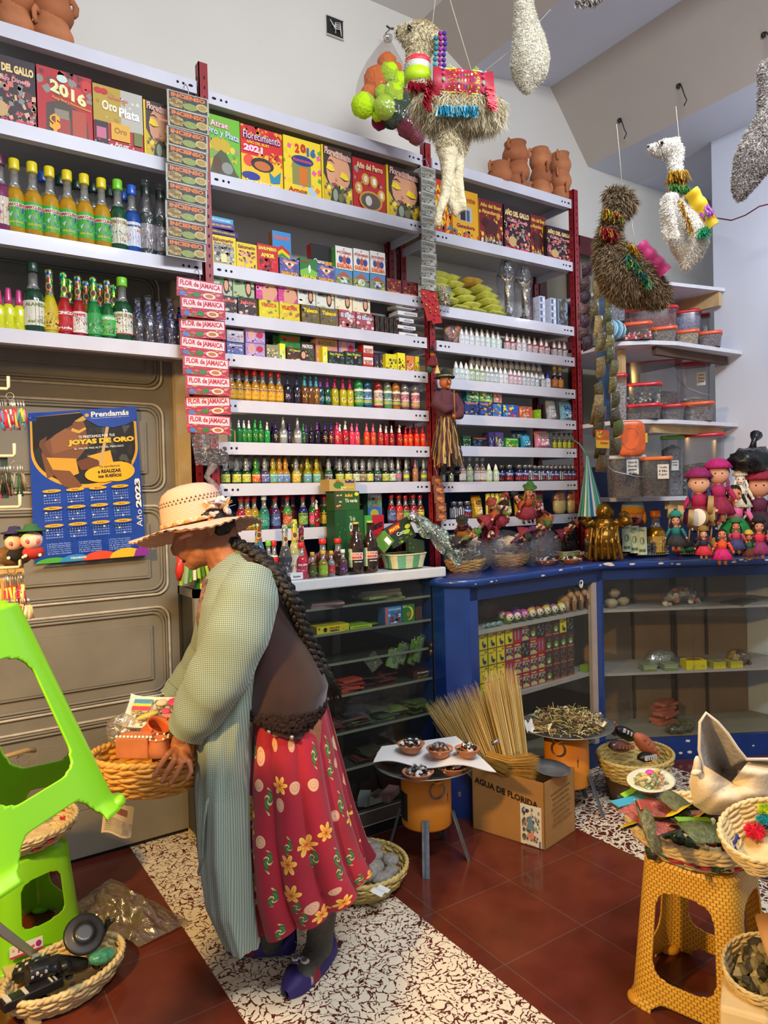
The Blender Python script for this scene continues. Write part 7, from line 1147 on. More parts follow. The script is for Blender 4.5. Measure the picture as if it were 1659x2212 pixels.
# ------------------------------------------------------------------ things on the blue counter
def onb(px,py):
 ab=px<1300;fy=1252-.134*(px-1024)if ab else 1215-.022*(px-1300);k=max(.02,min(.27,(fy-py)*.0115));p=(onAB if ab else onBC)(px,fy-k*60,k);return V((p.x,p.y,ZT+.0005))
c=onb(1020,1236)+V((.02,.075,0));t=thing('wicker_basket','oval straw basket at the left corner of the blue counter','basket',c,.1);weave(t,.075,.05,.115,.075,.05,7,16,.0042,STRAW,rim=1.4)
def sachets(label,c,n,rad,cols,seed,hz=.02,sz=.045,stk=None):
 q=random.Random(seed);fr=label
 for i in range(n):
  a,r=q.uniform(0,6.28),q.random()**.5*rad;w,h=sz*q.uniform(.7,1.2),sz*q.uniform(.5,.9);cc=q.choice(cols);t_=thing('sachet','%s-toned cellophane sachet, %s of the heap %s'%(cc[1],ORD[i],fr),'sachet',(c.x+r*cos(a),c.y+r*.6*sin(a),c.z+hz+.006*i),rot=(q.uniform(-.4,.1),q.uniform(-.4,.4),q.uniform(0,3)),group='cellophane sachets '+fr)
  g=MB();g.grid(lambda u,v:((u-.5)*w*2,(v-.5)*h*2,.008*sin(u*PI)*sin(v*PI)),6,4,M(cc[0],.35,coat=.5,var=.4,scale=60));g.build('pouch',t_);g=MB();g.box(-w*.9,h*.55,.007,w*.9,h*.95,.009,M(cc[2],.5));g.build('header',t_);lumps('contents',t_,6,(-w*.7,w*.7,-h*.5,h*.4,.006,.014),.006,[cc[0],cc[2],'#d8c8b0'],i)
sachets('in the left straw basket',c,9,.07,[('#3a3c34','charcoal','#8a8a6a'),('#4a5a34','olive','#c8b86a'),('#2a2c30','slate','#6a8ab0'),('#5a5044','brown','#c89a3a')],1,.045)
g=MB();g.lathe([(.03,0),(.045,.012),(.034,.035),(.036,.06),(.045,.068),(.03,.066)],M('#a88a6a',.6,var=.15),20);tag(g.build('wooden_cup',None,c+V((.05,.09,0))),'turned wooden cup behind the left straw basket','cup')
c=onb(1125,1222)+V((.01,.085,0));t=thing('wicker_basket','oval straw basket full of bright candy sachets on the blue counter','basket',c,.12);weave(t,.08,.055,.12,.08,.055,7,16,.0042,STRAW,rim=1.4)
sachets('in the straw basket of candies',c,16,.08,[('#c83a5a','crimson','#e8e03a'),('#d85a8a','pink','#d8c83a'),('#b86a9a','mauve','#6a5ab0'),('#d8502a','orange','#c8e03a'),('#c8b0a0','cream','#c83a4a')],2,.05,.04)
def doll(label,c,h,skin,hair,body,skirt,rz=0,hatc=None,flat=False,group='small dolls heaped on the counter',rot=None,big=False,arms=True,braid_=True):
 t=thing('doll',label,'doll',c,rz,group,rot);S=M(skin,.6);k=h
 g=MB();g.tube([(0,0,.6*k),(0,0,.2*k)],.06*k,S,8);g.ell((0,0,.8*k),(.17*k if big else .1*k,.13*k if big else .11*k,.16*k if big else .13*k),S,14,10);g.tube([(0,0,.7*k),(0,0,.6*k)],.05*k,S,8)
 if arms:
  for s in(-1,1):g.tube([(s*.12*k,-.01,.6*k),(s*.2*k,-.03*k,.48*k),(s*.24*k,-.08*k,.38*k)],[.05*k,.04*k,.03*k],M(body,.8),8);g.ell((s*.25*k,-.09*k,.36*k),.03*k,S,8,6)
 for s in(-1,1):g.tube([(s*.06*k,0,.22*k),(s*.07*k,-.02*k,.03*k)],[.045*k,.035*k],S,8);g.ell((s*.07*k,-.04*k,.02*k),(.035*k,.06*k,.022*k),'#2a1a1a',8,6)
 g.build('body',t);g=MB();g.lathe([(.06*k,.64*k),(.12*k,.58*k),(.11*k,.42*k)],M(body,.8,var=.2,scale=80),14,sy=.8);g.build('blouse',t)
 g=MB();g.lathe([(.1*k,.45*k),(.19*k,.32*k),(.26*k,.17*k),(.24*k,.165*k),(.1*k,.3*k)],M(skirt,.8,var=.25,scale=60),30,sy=.8,wob=lambda a,z:1+.07*sin(a*9));g.build('skirt',t)
 g=MB();m=M(hair,.9,bump=.8,bscale=90);g.ell((0,.03*k,.84*k),(.18*k if big else .11*k,.12*k,.16*k if big else .12*k),m,12,8)
 if braid_:[g.tube([(s*.1*k,-.02*k,.8*k),(s*.14*k,-.05*k,.68*k),(s*.13*k,-.07*k,.54*k)],.028*k,m,7)for s in(-1,1)]
 g.build('hair',t);g=MB();[g.ell((s*.05*k,(-.122 if big else-.105)*k,.82*k),.013*k,BLK,6,5)for s in(-1,1)];g.ell((0,-.112*k,.75*k),(.022*k,.008*k,.008*k),'#b83a3a',8,5);[g.ell((s*.07*k,-.09*k,.77*k),(.02*k,.01*k,.018*k),'#e09a8a',8,5)for s in(-1,1)];g.build('face_marks',t)
 if hatc:
  g=MB();H=M(hatc,.85,var=.2,scale=50)
  if flat:g.lathe([(.16*k,.9*k),(.165*k,.915*k),(.09*k,.92*k),(.085*k,1.*k),(.05*k,1.04*k),(0,1.04*k)],H,16)
  else:b_=1.15 if big else .85;g.lathe([(.15*k*b_,.88*k),(.2*k*b_,.9*k),(.16*k*b_,.97*k),(.1*k*b_,1.04*k),(0,1.06*k)],H,26,c=(0,.04*k,.015*k),wob=lambda a,z:1+.08*sin(a*11))
  g.build('hat',t)
 return t
dk=random.Random(21)
for i,(px,py,h,rz,rx)in enumerate(((975,1170,.1,.5,1.),(1000,1150,.11,-.6,.9),(1030,1135,.14,.9,.8),(1060,1150,.12,2.2,1.),(1085,1130,.12,-.9,.6),(1110,1150,.12,.7,1.1),(1135,1120,.14,-.3,.4),(1160,1150,.11,1.6,1.),(1185,1125,.13,-1.2,.8),(1040,1165,.11,-2,1.2),(1090,1165,.1,.2,1.2),(1195,1155,.1,.9,.9),(1150,1105,.1,-1.5,.5),(1060,1110,.1,1.1,.6))):
 h*=1.55;P=at_y(px,py,2.62+.02*(i%3));P.z=max(ZT+.02,P.z-.02);cl=dk.choice(['dark red','olive','navy','plum','rust']);doll('little bagged doll with %s clothes, %s from the left of the wrapped heap'%(cl,ORD[i]),P,h,dk.choice(['#d89a78','#e0a88a','#e8b8a0']),dk.choice(['#1c1414','#6a4a2a','#8a6a3a']),{'dark red':'#7a1a2a','olive':'#6a6a34','navy':'#24305a','plum':'#5a2a4a','rust':'#a84a2a'}[cl],dk.choice(['#8a2a3a','#c8b89a','#3a5a3a','#2a2a3a','#b87a3a']),rz,dk.choice([None,'#2a2a24','#3a6a2a','#8a3a2a']),True,rot=(rx*1.1,.3*rz,rz))
for i,(px,sx_,sz_)in enumerate(((1010,.14,.09),(1090,.14,.1),(1165,.13,.1))):
 P=at_y(px,1150,2.65);g=MB();g.ell((0,0,0),(sx_,.085,sz_),film('#f0f0f4',.87,.06,.9,26),26,16,fn=lambda d:1+.16*NN(d*3.3+V((i*7,0,0))));P.z=ZT+sz_*.95;tag(g.build('clear_bag',None,P),'%s clear crinkled bag over the heap of little dolls'%('left','middle','right')[i],'bag')
for i,(px,py,r,k)in enumerate(((1192,1222,.06,0),(1243,1220,.064,1),(1262,1204,.056,0),(1296,1212,.058,0),(1332,1209,.054,1),(1218,1202,.056,2),(1350,1196,.05,1))):saucer('clay saucer of %s pieces, %s from the left along the blue rail'%(('black and white','dark grey','grey')[k],ORD[i]),onb(px,py-2)+V((0,.035,0)),r,k,n=34,h=.022,seed=i)
B1_=onb(1226,1178);B1_.y-=0.;plaid('small lime and cream plaid basket below the witch dolls',B1_,.072,.05,.042,['#a8c85a','#e0dcc0','#b8d070','#d8d8b0'],.1)
for i,(dx,hh,hc,sk_,lb)in enumerate(((-.04,.14,'#1a1614','#3a2a1c','witch doll with a dark hat at the left of the lime basket'),(0.,.12,'#c8502a','#6a2a1c','small witch doll with an orange cap in the middle of the lime basket'),(.035,.17,'#5a4038','#1c1618','tallest witch doll with a broad brown hat'))):doll(lb,B1_+V((dx,.01,.03)),hh,'#a8683a','#1c1614',sk_,'#2a1c1a',-.3,hc,True,group=None)
BR_=M('#8a6420',.3,.75,var=.3,scale=30);P=onb(1306,1208);t=thing('buddha_statue','bronze laughing Buddha statue on the blue counter','statue',P,-.8);g=MB()
g.ell((0,0,.05),(.07,.05,.05),BR_,14,10);g.ell((0,-.01,.095),(.058,.05,.055),BR_,18,12);g.ell((0,0,.15),(.05,.04,.035),BR_,16,10);g.ell((0,-.01,.205),(.034,.034,.038),BR_,16,12);[g.ell((s*.035,0,.2),(.007,.008,.018),BR_,8,6)for s in(-1,1)];g.ell((0,-.043,.2),(.007,.006,.008),BR_,8,6)
for s in(-1,1):g.tube([(s*.045,0,.165),(s*.075,-.01,.15),(s*.085,-.015,.175),(s*.07,-.02,.2)][:4 if s>0 else 3],.018,BR_,10)
[g.tube([(-.05+.02*k,-.045+.01*abs(k-2),.14),(-.06+.022*k,-.055,.08),(-.065+.026*k,-.045,.01)],.008,BR_,6)for k in range(6)];g.ell((.085,-.01,.165),(.03,.03,.022),BR_,14,8);g.ell((.085,-.01,.19),(.018,.018,.015),BR_,12,8)
obj('statue_body',fuse(g,.003,2,'s',BR_),t);t.scale=(1.3,)*3;g=MB();g.tube([(-.012,-.042,.19),(0,-.046,.184),(.012,-.042,.19)],.0018,'#2a1c0c',5);[g.ell((s*.013,-.04,.213),(.005,.003,.002),'#2a1c0c',8,5)for s in(-1,1)];g.build('face_lines',t)
P=onb(1272,1188);h=Z_at(1106,P.x,P.y)-ZT;t=thing('gold_bottle','narrow amber bottle with a gold foil top in front of the Buddha','bottle',P);Pm=bmodel('sauce','#c8641c',M('#d8a82a',.3,.6),lab('#b8b4ac','HIN','#2a2a3a',['#8a8a8a','#d8782a'],extra=[('r',0,.9,1,1,'#b83a2a')]));[obj(n_,m_,t)for n_,m_ in Pm];t.scale=(h*1.05,h*1.05,h)
P=onb(1318,1192)+V((0,.05,0));CB=M('#9a6248',.75,var=.25,scale=25,bump=.3);t=thing('clay_bull','brown clay bull-shaped vessel on the blue counter','figurine',P,.5);g=MB();g.ell((-.01,0,.04),(.055,.035,.036),CB,16,10);g.ell((.045,0,.075),(.022,.02,.022),CB,12,8);g.ell((.066,0,.07),(.012,.012,.012),CB,8,6);[g.tube([(.04,s*.015,.09),(.036,s*.022,.108)],[.007,.002],CB,6)for s in(-1,1)];[g.tube([(x_,s*.02,.03),(x_,s*.022,0)],.012,CB,8)for x_ in(-.04,.02)for s in(-1,1)];obj('body',fuse(g,.004,3,'b',CB),t)
P=onb(1385,1195)+V((0,.05,0));t=thing('ekeko_figure','ekeko figure with a yellow cap and moustache hung with sheets of play money','figurine',P,-.85);g=MB();F_=M('#d8876a',.5);g.ell((0,0,.05),(.05,.035,.05),'#5a1a2a',14,10);g.ell((0,0,.1),(.045,.032,.04),'#7a2a3a',14,10);g.ell((0,-.005,.165),(.037,.034,.042),F_,18,12);g.ell((0,-.04,.163),(.007,.007,.008),F_,8,6);g.build('body',t)
g=MB();m=M('#e0961c',.9,bump=.8,bscale=90);g.lathe([(.042,.17),(.045,.18),(.042,.2),(.03,.222),(0.,.232)],m,20);g.lathe([(.043,.195),(.04,.208),(.034,.216)],M('#8ab0c0',.9),20,cap=False);[g.ell((s*.041,0,.155),(.009,.016,.028),m,8,6)for s in(-1,1)];g.ell((.01,0,.238),(.018,.005,.006),'#3a7ab0',8,5);g.build('knit_cap',t)
g=MB();[g.ell((s*.013,-.036,.172),(.0055,.003,.0035),BLK,8,5)for s in(-1,1)];g.tube([(-.016,-.037,.15),(0,-.042,.155),(.016,-.037,.15)],.0025,'#2a1a14',5);g.ell((0,-.038,.143),(.011,.004,.006),'#3a1010',8,6);g.build('face_marks',t)
for k,(dx,sl)in enumerate(((-.028,.02),(0.,0.),(.028,-.02))):
 g=MB();fn=lambda u,v,l:V((dx+.031*(u-.5)*1.1,-.05-.008*sin(u*PI)-l-.01*(1-v),.02+.105*v+sl*.3));g.grid(lambda u,v:fn(u,v,0),4,6,'#c8cfae');g.art(fn,[('r',.08,.04,.92,.96,'#b8c29c'),('e',.5,.5,.26,.14,'#6a7a5a'),('r',.15,.1,.85,.2,'#5a6a4a'),('t','100',.5,.88,.5,.07,'#3a4a34')],4,.0005);g.build('money_sheet',t);t.scale=(1.45,)*3
P=onb(1437,1192)+V((0,.06,0));h=Z_at(1103,P.x,P.y)-ZT;t=thing('gold_bottle','fat golden glittering bottle with an orange cap behind the tray of figurines','bottle',P);Pm=bmodel('sauce',M('#a87a1a',.25,.6,var=.4,scale=60),M('#d8701c',.35),lab('#c8a04a','',WH,['#8a3a2a','#e8d8a0','#5a2a1a']));[obj(n_,m_,t)for n_,m_ in Pm];t.scale=(h*1.6,h*1.4,h)
DR_=M('#d8c08a',.6,var=.12);
for i,(px,py,r,ry,c_)in enumerate(((1468,1112,16,.2,'#c8b48a'),(1492,1120,15,.1,'#b89a5a'),(1510,1118,15,1.1,'#e8e0d4'),(1534,1092,17,.1,'#c8b07a'),(1540,1114,18,-.1,'#e0cc8a'),(1448,1108,9,.2,'#b89a6a'))):
 P=at_d(px,py,3.42+.02*i);rr=r*4.4/FPX;t=thing('hand_drum','little %s hand drum on a stick, %s of the upright bunch'%(('cream','tan','white-laced','back pale','front yellow','smallest')[i],ORD[i]),'drum',P,rot=(PI/2+.1,0,.5+ry),group='hand drums standing in a clay mug');g=MB();g.lathe([(rr,-.012),(rr,.012)],M('#a8844a',.6),26,cap=False);g.lathe([(0,.0125),(rr*.96,.0125),(rr,.011)],M(c_,.5,var=.1),26,cap=False);g.lathe([(rr,-.011),(rr*.96,-.0125),(0,-.0125)],M(c_,.5),26,cap=False);g.build('drum_body',t);g=MB();g.tube([(0,-rr,0),(0,-rr-.07,0)],.004,M('#a87a4a',.6),7);g.build('stick',t)
 g=MB();g.tube([(rr,0,0),(rr+.004,-rr*.6,.01),(rr,-rr*1.2,.012)],.0008,'#c8b8a0',4);g.ell((rr,-rr*1.25,.012),.006,'#e0d0b0',8,6);g.build('beater_bead',t)
P=onb(1505,1190)+V((0,.08,0));g=MB();g.lathe([(.03,0),(.035,.01),(.036,.055),(.033,.06),(.028,.06),(.028,.01),(0,.008)],M('#a87a64',.7),18);tag(g.build('clay_mug',None,P),'pinkish clay mug under the bunch of drums','mug')
BKS=M('#1c1c1e',.5,var=.2);q=random.Random(6)
def idol(t,x,y,z,h,seed,w=.4):
 g=MB();qq=random.Random(seed);g.lathe([(w*h*.5,0),(w*h*.55,.1*h),(w*h*.42,.45*h),(w*h*.5,.62*h),(w*h*.4,.9*h),(w*h*.3,h)],M('#4a4a4a',.6,var=.5,scale=90),8,c=(x,y,z),smooth=False)
 for k in range(10):a=qq.uniform(-2.6,-.5);zz=z+h*qq.uniform(.08,.92);r=w*h*.5;g.cbox((x+r*cos(a),y+r*sin(a),zz),(w*h*.18,.003,h*.05),M(qq.choice(['#b8b8b4','#8a8a88','#1a1a1a']),.6))
 return g.build('carved_figure',t)
for i,(px,py,rx_,n_)in enumerate(((1402,1200,.05,4),(1432,1198,.075,4),(1515,1197,.095,7),(1610,1198,.06,4))):
 P=onb(px,py-4)+V((0.,.04,0));t=thing('figurine_tray',('pair of black and silver elephant-like idols','black curved tray with three silvery idols behind the elephants','long black boat-shaped tray of six silvery carved idols','group of tall silvery stone blocks at the right')[i]+' on the blue counter','figurine tray',P,-.35 if px>1400 else-.1)
 g=MB();g.lathe([(rx_*.8,0),(rx_,.008),(rx_*1.02,.014),(rx_*.95,.012),(0,.01)],BKS,28,sy=.35);[g.ell((rx_*1.*cos(a),rx_*.35*sin(a),.013),.0025,'#c8c8c4',5,4)for a in[PI+PI*k/18 for k in range(19)]];g.build('tray',t)
 for k in range(n_):idol(t,-rx_*.8+1.6*rx_*k/(n_-1),q.uniform(-.006,.006),.01,q.uniform(.045,.075)*(1.15 if i==3 else 1),k+10*i,.42)
flatstack('stack of terracotta plates with a pink flower between the trays',1575,0,ZT,2.2,5,.1,.09,['#b86a44','#a85a38','#d8b86a'],'plates',41,.01,.008).location=onb(1575,1195)+V((0,.05,0))
for i,(px,py,h,hh,hc,sk_,sb,hat_,bg_,lb)in enumerate(((1510,1085,.2,'#e0a884','#2a3a6a','#a81a4a','#7a1a2a','#8a1a5a',True,'large round-faced cloth doll with a frilled magenta and blue bonnet'),(1552,1065,.2,'#d8a080','#8a3a5a','#a8245a','#8a1a3a','#b01c6a',True,'cloth doll with a frilled pink bonnet turned to the side behind the big one'),(1588,1110,.21,'#c87a54','#14100f','#d86a9a','#0f7a34',None,False,'doll in a pink blouse and wide green velvet skirt'),(1640,1095,.22,'#d09070','#4a1a24','#5a1a3a','#3a1a2a','#8a1c34',True,'wool-wrapped doll in a maroon hood at the right edge'),(1600,1065,.14,'#e8dcc8','#e8e0d0','#d8d0b8','#c8c0a8','#e4dccc',False,'small doll with a cream knitted cap behind the green-skirted one'),(1520,1175,.1,'#d8a080','#3a2a2a','#2a2a3a','#c82a3a','#8a6a2a',False,'small doll under the drums with a tan frilled hat'),(1590,1160,.11,'#c87a54','#14100f','#b83a5a','#3a3a6a','#2a6a3a',False,'little doll with striped shawl sitting below the green skirt'),(1640,1165,.13,'#c88a6a','#14100f','#c8304a','#8a2a5a','#1a1416',False,'little doll in red stripes at the lower right edge'),(1560,1180,.12,'#c87a54','#14100f','#e0502a','#c81a6a',None,False,'doll with an orange and magenta dress lying over the tray'),(1618,1180,.09,'#b8704a','#2a1a1a','#2a5a3a','#5a2a1a','#c8a03a',False,'tiny doll with a golden hat in the lower heap'),(1460,1150,.12,'#c88a6a','#1a1414','#1a6a6a','#2a2a2a','#1f7a6a',False,'small doll with a teal hat behind the drums'))):
 P=at_d(px,py,3.42+(.1 if py<1120 else-.12));h*=1.5;P.z=max(P.z-h*.5,ZT+.005);doll(lb,P,h,hh,hc,sk_,sb,-.95,hat_,False,group=None,big=bg_)
g=MB();[g.ell((q.uniform(-.3,.28),q.uniform(-.06,.06),q.uniform(0,.07)),(q.uniform(.02,.04),.02,q.uniform(.015,.03)),M(q.choice(['#8a1a3a','#c82a5a','#1a1416','#5a3a8a','#2a6a3a','#c8a04a','#2a2030','#a8281c']),.8,var=.3,scale=70),9,6)for _ in range(90)];o=g.build('textile_heap',None,onb(1590,1190)+V((0,.05,.01)),(0,0,-.5));tag(o,'heap of tiny woven textiles and pompoms under the larger dolls','textiles',kind='stuff')
P=at_y(962,825,2.76);t=thing('witch_puppet','hanging witch puppet with a broom, ragged striped skirt and black hat','puppet',P);g=MB();FS=M('#b8693a',.55);g.ell((0.,0,0),(.03,.03,.036),FS,16,12);g.tube([(-.005,-.026,.002),(-.014,-.045,-.008),(-.012,-.05,-.016)],[.009,.006,.004],FS,8);g.ell((-.004,-.028,-.028),(.012,.01,.01),FS,8,6);g.build('head',t)
g=MB();[g.ell((s*.011,-.028,.01),.004,WH,8,6)for s in(-1,1)];[g.ell((s*.011,-.0315,.01),.002,BLK,6,5)for s in(-1,1)];g.ell((-.002,-.03,-.019),(.011,.004,.004),'#8a1a1a',8,5);g.build('face_marks',t)
g=MB();g.lathe([(.05,.018),(.052,.022),(.032,.026),(.026,.045),(0.,.075)],M('#1f2a24',.9),18,wob=lambda a,z:1+.1*sin(3*a));g.lathe([(.034,.026),(.035,.03)],M('#c8b88a',.8),14);g.build('hat',t)
PC=M('#5a3038',.95,bump=.4,bscale=80);g=MB();g.lathe([(.02,-.035),(.05,-.06),(.06,-.11),(.05,-.16),(.045,-.18)],PC,18,sy=.7);g.tube([(-.045,0,-.06),(-.07,-.01,-.11),(-.04,-.045,-.14),(0,-.05,-.13)],[.024,.028,.024,.018],PC,10);g.tube([(.045,0,-.06),(.075,-.01,-.12),(.045,-.045,-.165),(.005,-.05,-.17)],[.024,.028,.024,.018],PC,10);g.build('jacket',t);g=MB();g.ell((0.,-.055,-.13),.011,FS,8,6);g.ell((.005,-.055,-.172),.011,FS,8,6);g.build('hands',t)
g=MB();g.tube([(0.,-.065,-.05),(.004,-.062,-.2)],.003,M('#a8602a',.6),7);g.build('broom_stick',t);g=MB();qq=random.Random(2)
for k in range(64):
 a=2*PI*k/64;c_=['#8a6a3a','#5a3a34','#b89a5a','#4a2a28','#a8824a','#3a2422'][(k//2)%6];L_=qq.uniform(.17,.25);g.grid(lambda u,v:((.045+.045*v)*cos(a+.1*u)+.004*sin(v*12+k),(.032+.03*v)*sin(a+.1*u),-.17-L_*v),1,6,M(c_,.95))
g.build('ragged_skirt',t);g=MB();[g.tube([(s*.022,0,-.35),(s*.024,-.005,-.44)],.013,M('#2a2424',.8),8)for s in(-1,1)];[g.ell((s*.03+.01,-.02,-.445),(.018,.03,.012),BLK,10,6)for s in(-1,1)];g.build('legs',t)
P=at_y(934,765,2.76);t=thing('small_witch','small witch charm with a straw broom above the large puppet','puppet',P);g=MB();g.ell((0,0,0),.013,FS,10,8);g.build('head',t);g=MB();g.lathe([(.03,.008),(.014,.012),(0.,.05)],BLK,12);g.build('hat',t);g=MB();g.lathe([(.01,-.012),(.03,-.05),(.034,-.06)],M('#6a1a24',.9),12);g.ell((-.02,0,-.075),(.02,.015,.02),M('#2a4a34',.8),8,6);g.build('robe',t);g=MB();g.tube([(0.,-.03,-.02),(0.,-.035,-.06)],.002,'#8a5a2a',6);g.lathe([(.003,-.06),(.014,-.095),(.016,-.1)],STRAW2,10,c=(0,-.035,0));g.build('broom',t)
# ------------------------------------------------------------------ the woman
DW=2.2;HV=V((sin(YAW),cos(YAW),0));RV=V((cos(YAW),-sin(YAW),0))
WO=at_z(600,2070,0);woman=thing('person','person in a straw hat, green checked coat and red flowered skirt bending over a basket','person',WO);TW=MT(-WO)
def W_(px,py,dd=0,d=None):return at_d(px,py,(d or DW)+dd)
SKIN=M('#a5694a',.55,var=.12,scale=25,bump=.25,bscale=70,sss=.05)
def hell(g,px,py,rx,rz,rd,dd=0,ang=0,m=None):
 k=DW/FPX;a=math.radians(ang);X=RV*cos(a)-V((0,0,1))*sin(a);Z=RV*sin(a)+V((0,0,1))*cos(a)
 rot=Matrix((X,HV,Z)).transposed();g.ell(W_(px,py,dd),(rx*k,rd,rz*k),m or HAIR[0],16,10,rot)
def limb(g,pts,m=None,n=10):
 P=[W_(a,b,e)for a,b,r,e in pts];R=[r*DW/FPX for a,b,r,e in pts];g.tube(P,R,m or HAIR[0],n);g.ell(P[0],R[0],m or HAIR[0],10,6);g.ell(P[-1],R[-1],m or HAIR[0],10,6)
g=MB();g.T=TW
hell(g,436,1124,53,52,.074,0,0);hell(g,416,1165,40,52,.062,0,12);hell(g,424,1205,24,22,.045,0,20);hell(g,436,1190,34,34,.055)
hell(g,394,1150,15,12,.055);hell(g,396,1182,17,22,.045,0,10);limb(g,[(384,1158,7,0),(380,1172,8,0),(377,1186,10,0),(380,1192,10,0)]);hell(g,388,1193,8,7,.019);hell(g,409,1174,15,15,.03,-.04);hell(g,409,1174,15,15,.03,.04)
hell(g,397,1204,9,6,.024,0,20);hell(g,406,1217,9,6.5,.022,0,10);hell(g,418,1222,13,9,.025)
limb(g,[(470,1150,42,0),(480,1180,42,0),(500,1225,44,0)]);hell(g,457,1138,9,20,.01,-.076,10);hell(g,450,1134,5,16,.008,-.084,10)
PT_=[fuse(g,.0042,3,'h',SKIN,lambda c:.0012*NN(c*55))];g=MB();g.T=TW
limb(g,[(515,1245,55,0),(548,1330,72,0),(580,1430,64,0),(605,1520,58,0)],n=16)
limb(g,[(545,1270,34,-.14),(505,1390,33,-.2),(470,1470,29,-.2),(425,1545,23,-.18),(396,1588,19,-.16)]);limb(g,[(500,1270,34,.14),(450,1400,30,.2),(410,1470,26,.2),(370,1510,18,.16),(350,1530,14,.14)])
limb(g,[(640,1560,56,-.06),(660,1800,42,-.03),(685,1950,30,.03),(690,2020,21,.06),(690,2060,20,.07)]);limb(g,[(610,1560,54,.07),(600,1800,40,.08),(600,1950,30,.1),(590,2035,20,.1)])
PT_.append(fuse(g,.013,3,'h',SKIN));g=MB();g.T=TW;limb(g,[(440,1525,22,-.18),(396,1588,19,-.16)])
hell(g,388,1612,23,26,.014,-.165,22);hell(g,396,1630,19,22,.013,-.17,10)
for F in(((362,1630,6.4),(346,1654,5.8),(333,1677,4.8)),((378,1641,6.5),(362,1665,5.8),(349,1688,4.9)),((394,1648,6.3),(381,1672,5.6),(367,1694,4.7)),((409,1646,5.8),(413,1666,5.2),(404,1684,4.4))):
 limb(g,[(385,1612,7,-.165)]+[(a,b,r,-.2-.004*i)for i,(a,b,r)in enumerate(F)])
limb(g,[(374,1608,9,-.16),(356,1622,8,-.165),(346,1634,7,-.16),(333,1641,5.5,-.15)])
PT_.append(fuse(g,.0032,3,'h',SKIN,lambda c:.001*NN(c*60)));g=MB();g.T=TW;limb(g,[(370,1510,18,.16),(340,1540,13,.13)]);hell(g,340,1540,16,14,.03,.13)
for k in range(4):limb(g,[(340,1540,7,.13),(326-3*k,1548+5*k,6,.13),(318-2*k,1560+5*k,5,.12)])
limb(g,[(345,1535,7,.11),(330,1534,6,.1)])
PT_.append(fuse(g,.0045,3,'h',SKIN));bm=bmesh.new();[bm.from_mesh(m_)for m_ in PT_];me=bpy.data.meshes.new('body');bm.to_mesh(me);bm.free();me.materials.append(SKIN);obj('body',me,woman)
g=MB();g.T=TW
hell(g,391,1160,6,3.2,.006,-.046,-18,M('#1a1210',.2));hell(g,389,1161,2.2,1.2,.002,-.0525,-18,M('#c8b8a8',.3));g.build('eye',woman)
g=MB();g.T=TW;g.tube([W_(380,1150,-.04),W_(390,1146,-.05),W_(403,1148,-.056)],[.0015,.0035,.0015],'#1c1210',6);g.build('eyebrow',woman)
g=MB();g.T=TW;hell(g,402,1208,10,4.5,.014,-.016,-38,M('#3a1414',.5));hell(g,388,1197,2.5,2,.004,-.016,0,M('#3a1a14'));g.build('mouth',woman)
g=MB();g.T=TW;hell(g,401,1204,3,2.6,.006,-.026,0,M('#e0d8c8',.3));g.build('teeth',woman)
BLH=M('#15100f',.45,var=.3,scale=60,bump=.6,bscale=120);g=MB();g.T=TW
hell(g,446,1112,46,30,.079,0.);hell(g,482,1136,27,34,.07,0.);hell(g,497,1170,25,22,.05)
obj('hair',fuse(g,.007,3,'hair',BLH,lambda c:.003*NN(c*60)),woman)
def braid(nm,pts,dd,r0,r1):
 g=MB();g.T=TW;P=[W_(a,b,dd+(c if c else 0))for a,b,c in pts];
 def pos(s):s=s*(len(P)-1);k=min(int(s),len(P)-2);return P[k].lerp(P[k+1],s-k)
 for j in range(3):
  q=[];R=[]
  for i in range(90):
   s=i/89;r=r0+(r1-r0)*s;a=s*46+j*2.094;c=pos(s);q.append(c+RV*(r*.75*cos(a))+(HV*.7+V((0,0,.3)))*(r*.55*sin(2*a)));R.append(r*.62)
  g.tube(q,R,BLH,7)
 g.build(nm,woman)
braid('braid',[(500,1168,-.03),(545,1190,-.07),(590,1232,-.12),(622,1285,-.13),(645,1340,-.09),(668,1400,-.05),(690,1450,-.03)],0,.019,.014);braid('braid',[(500,1168,0),(555,1190,-.02),(605,1240,-.06),(640,1300,-.05),(658,1360,0),(690,1420,.04),(712,1470,.04)],.02,.018,.015)
g=MB();g.T=TW
for k in range(70):q=RN.uniform(-8,8);g.tube([W_(680+q,1420,0.),W_(712+q*1.5,1470,.01),W_(728+q*1.6,1520+RN.uniform(-40,10),.02)],[.002,.002,.0006],BLH,4)
g.build('loose_hair_end',woman)
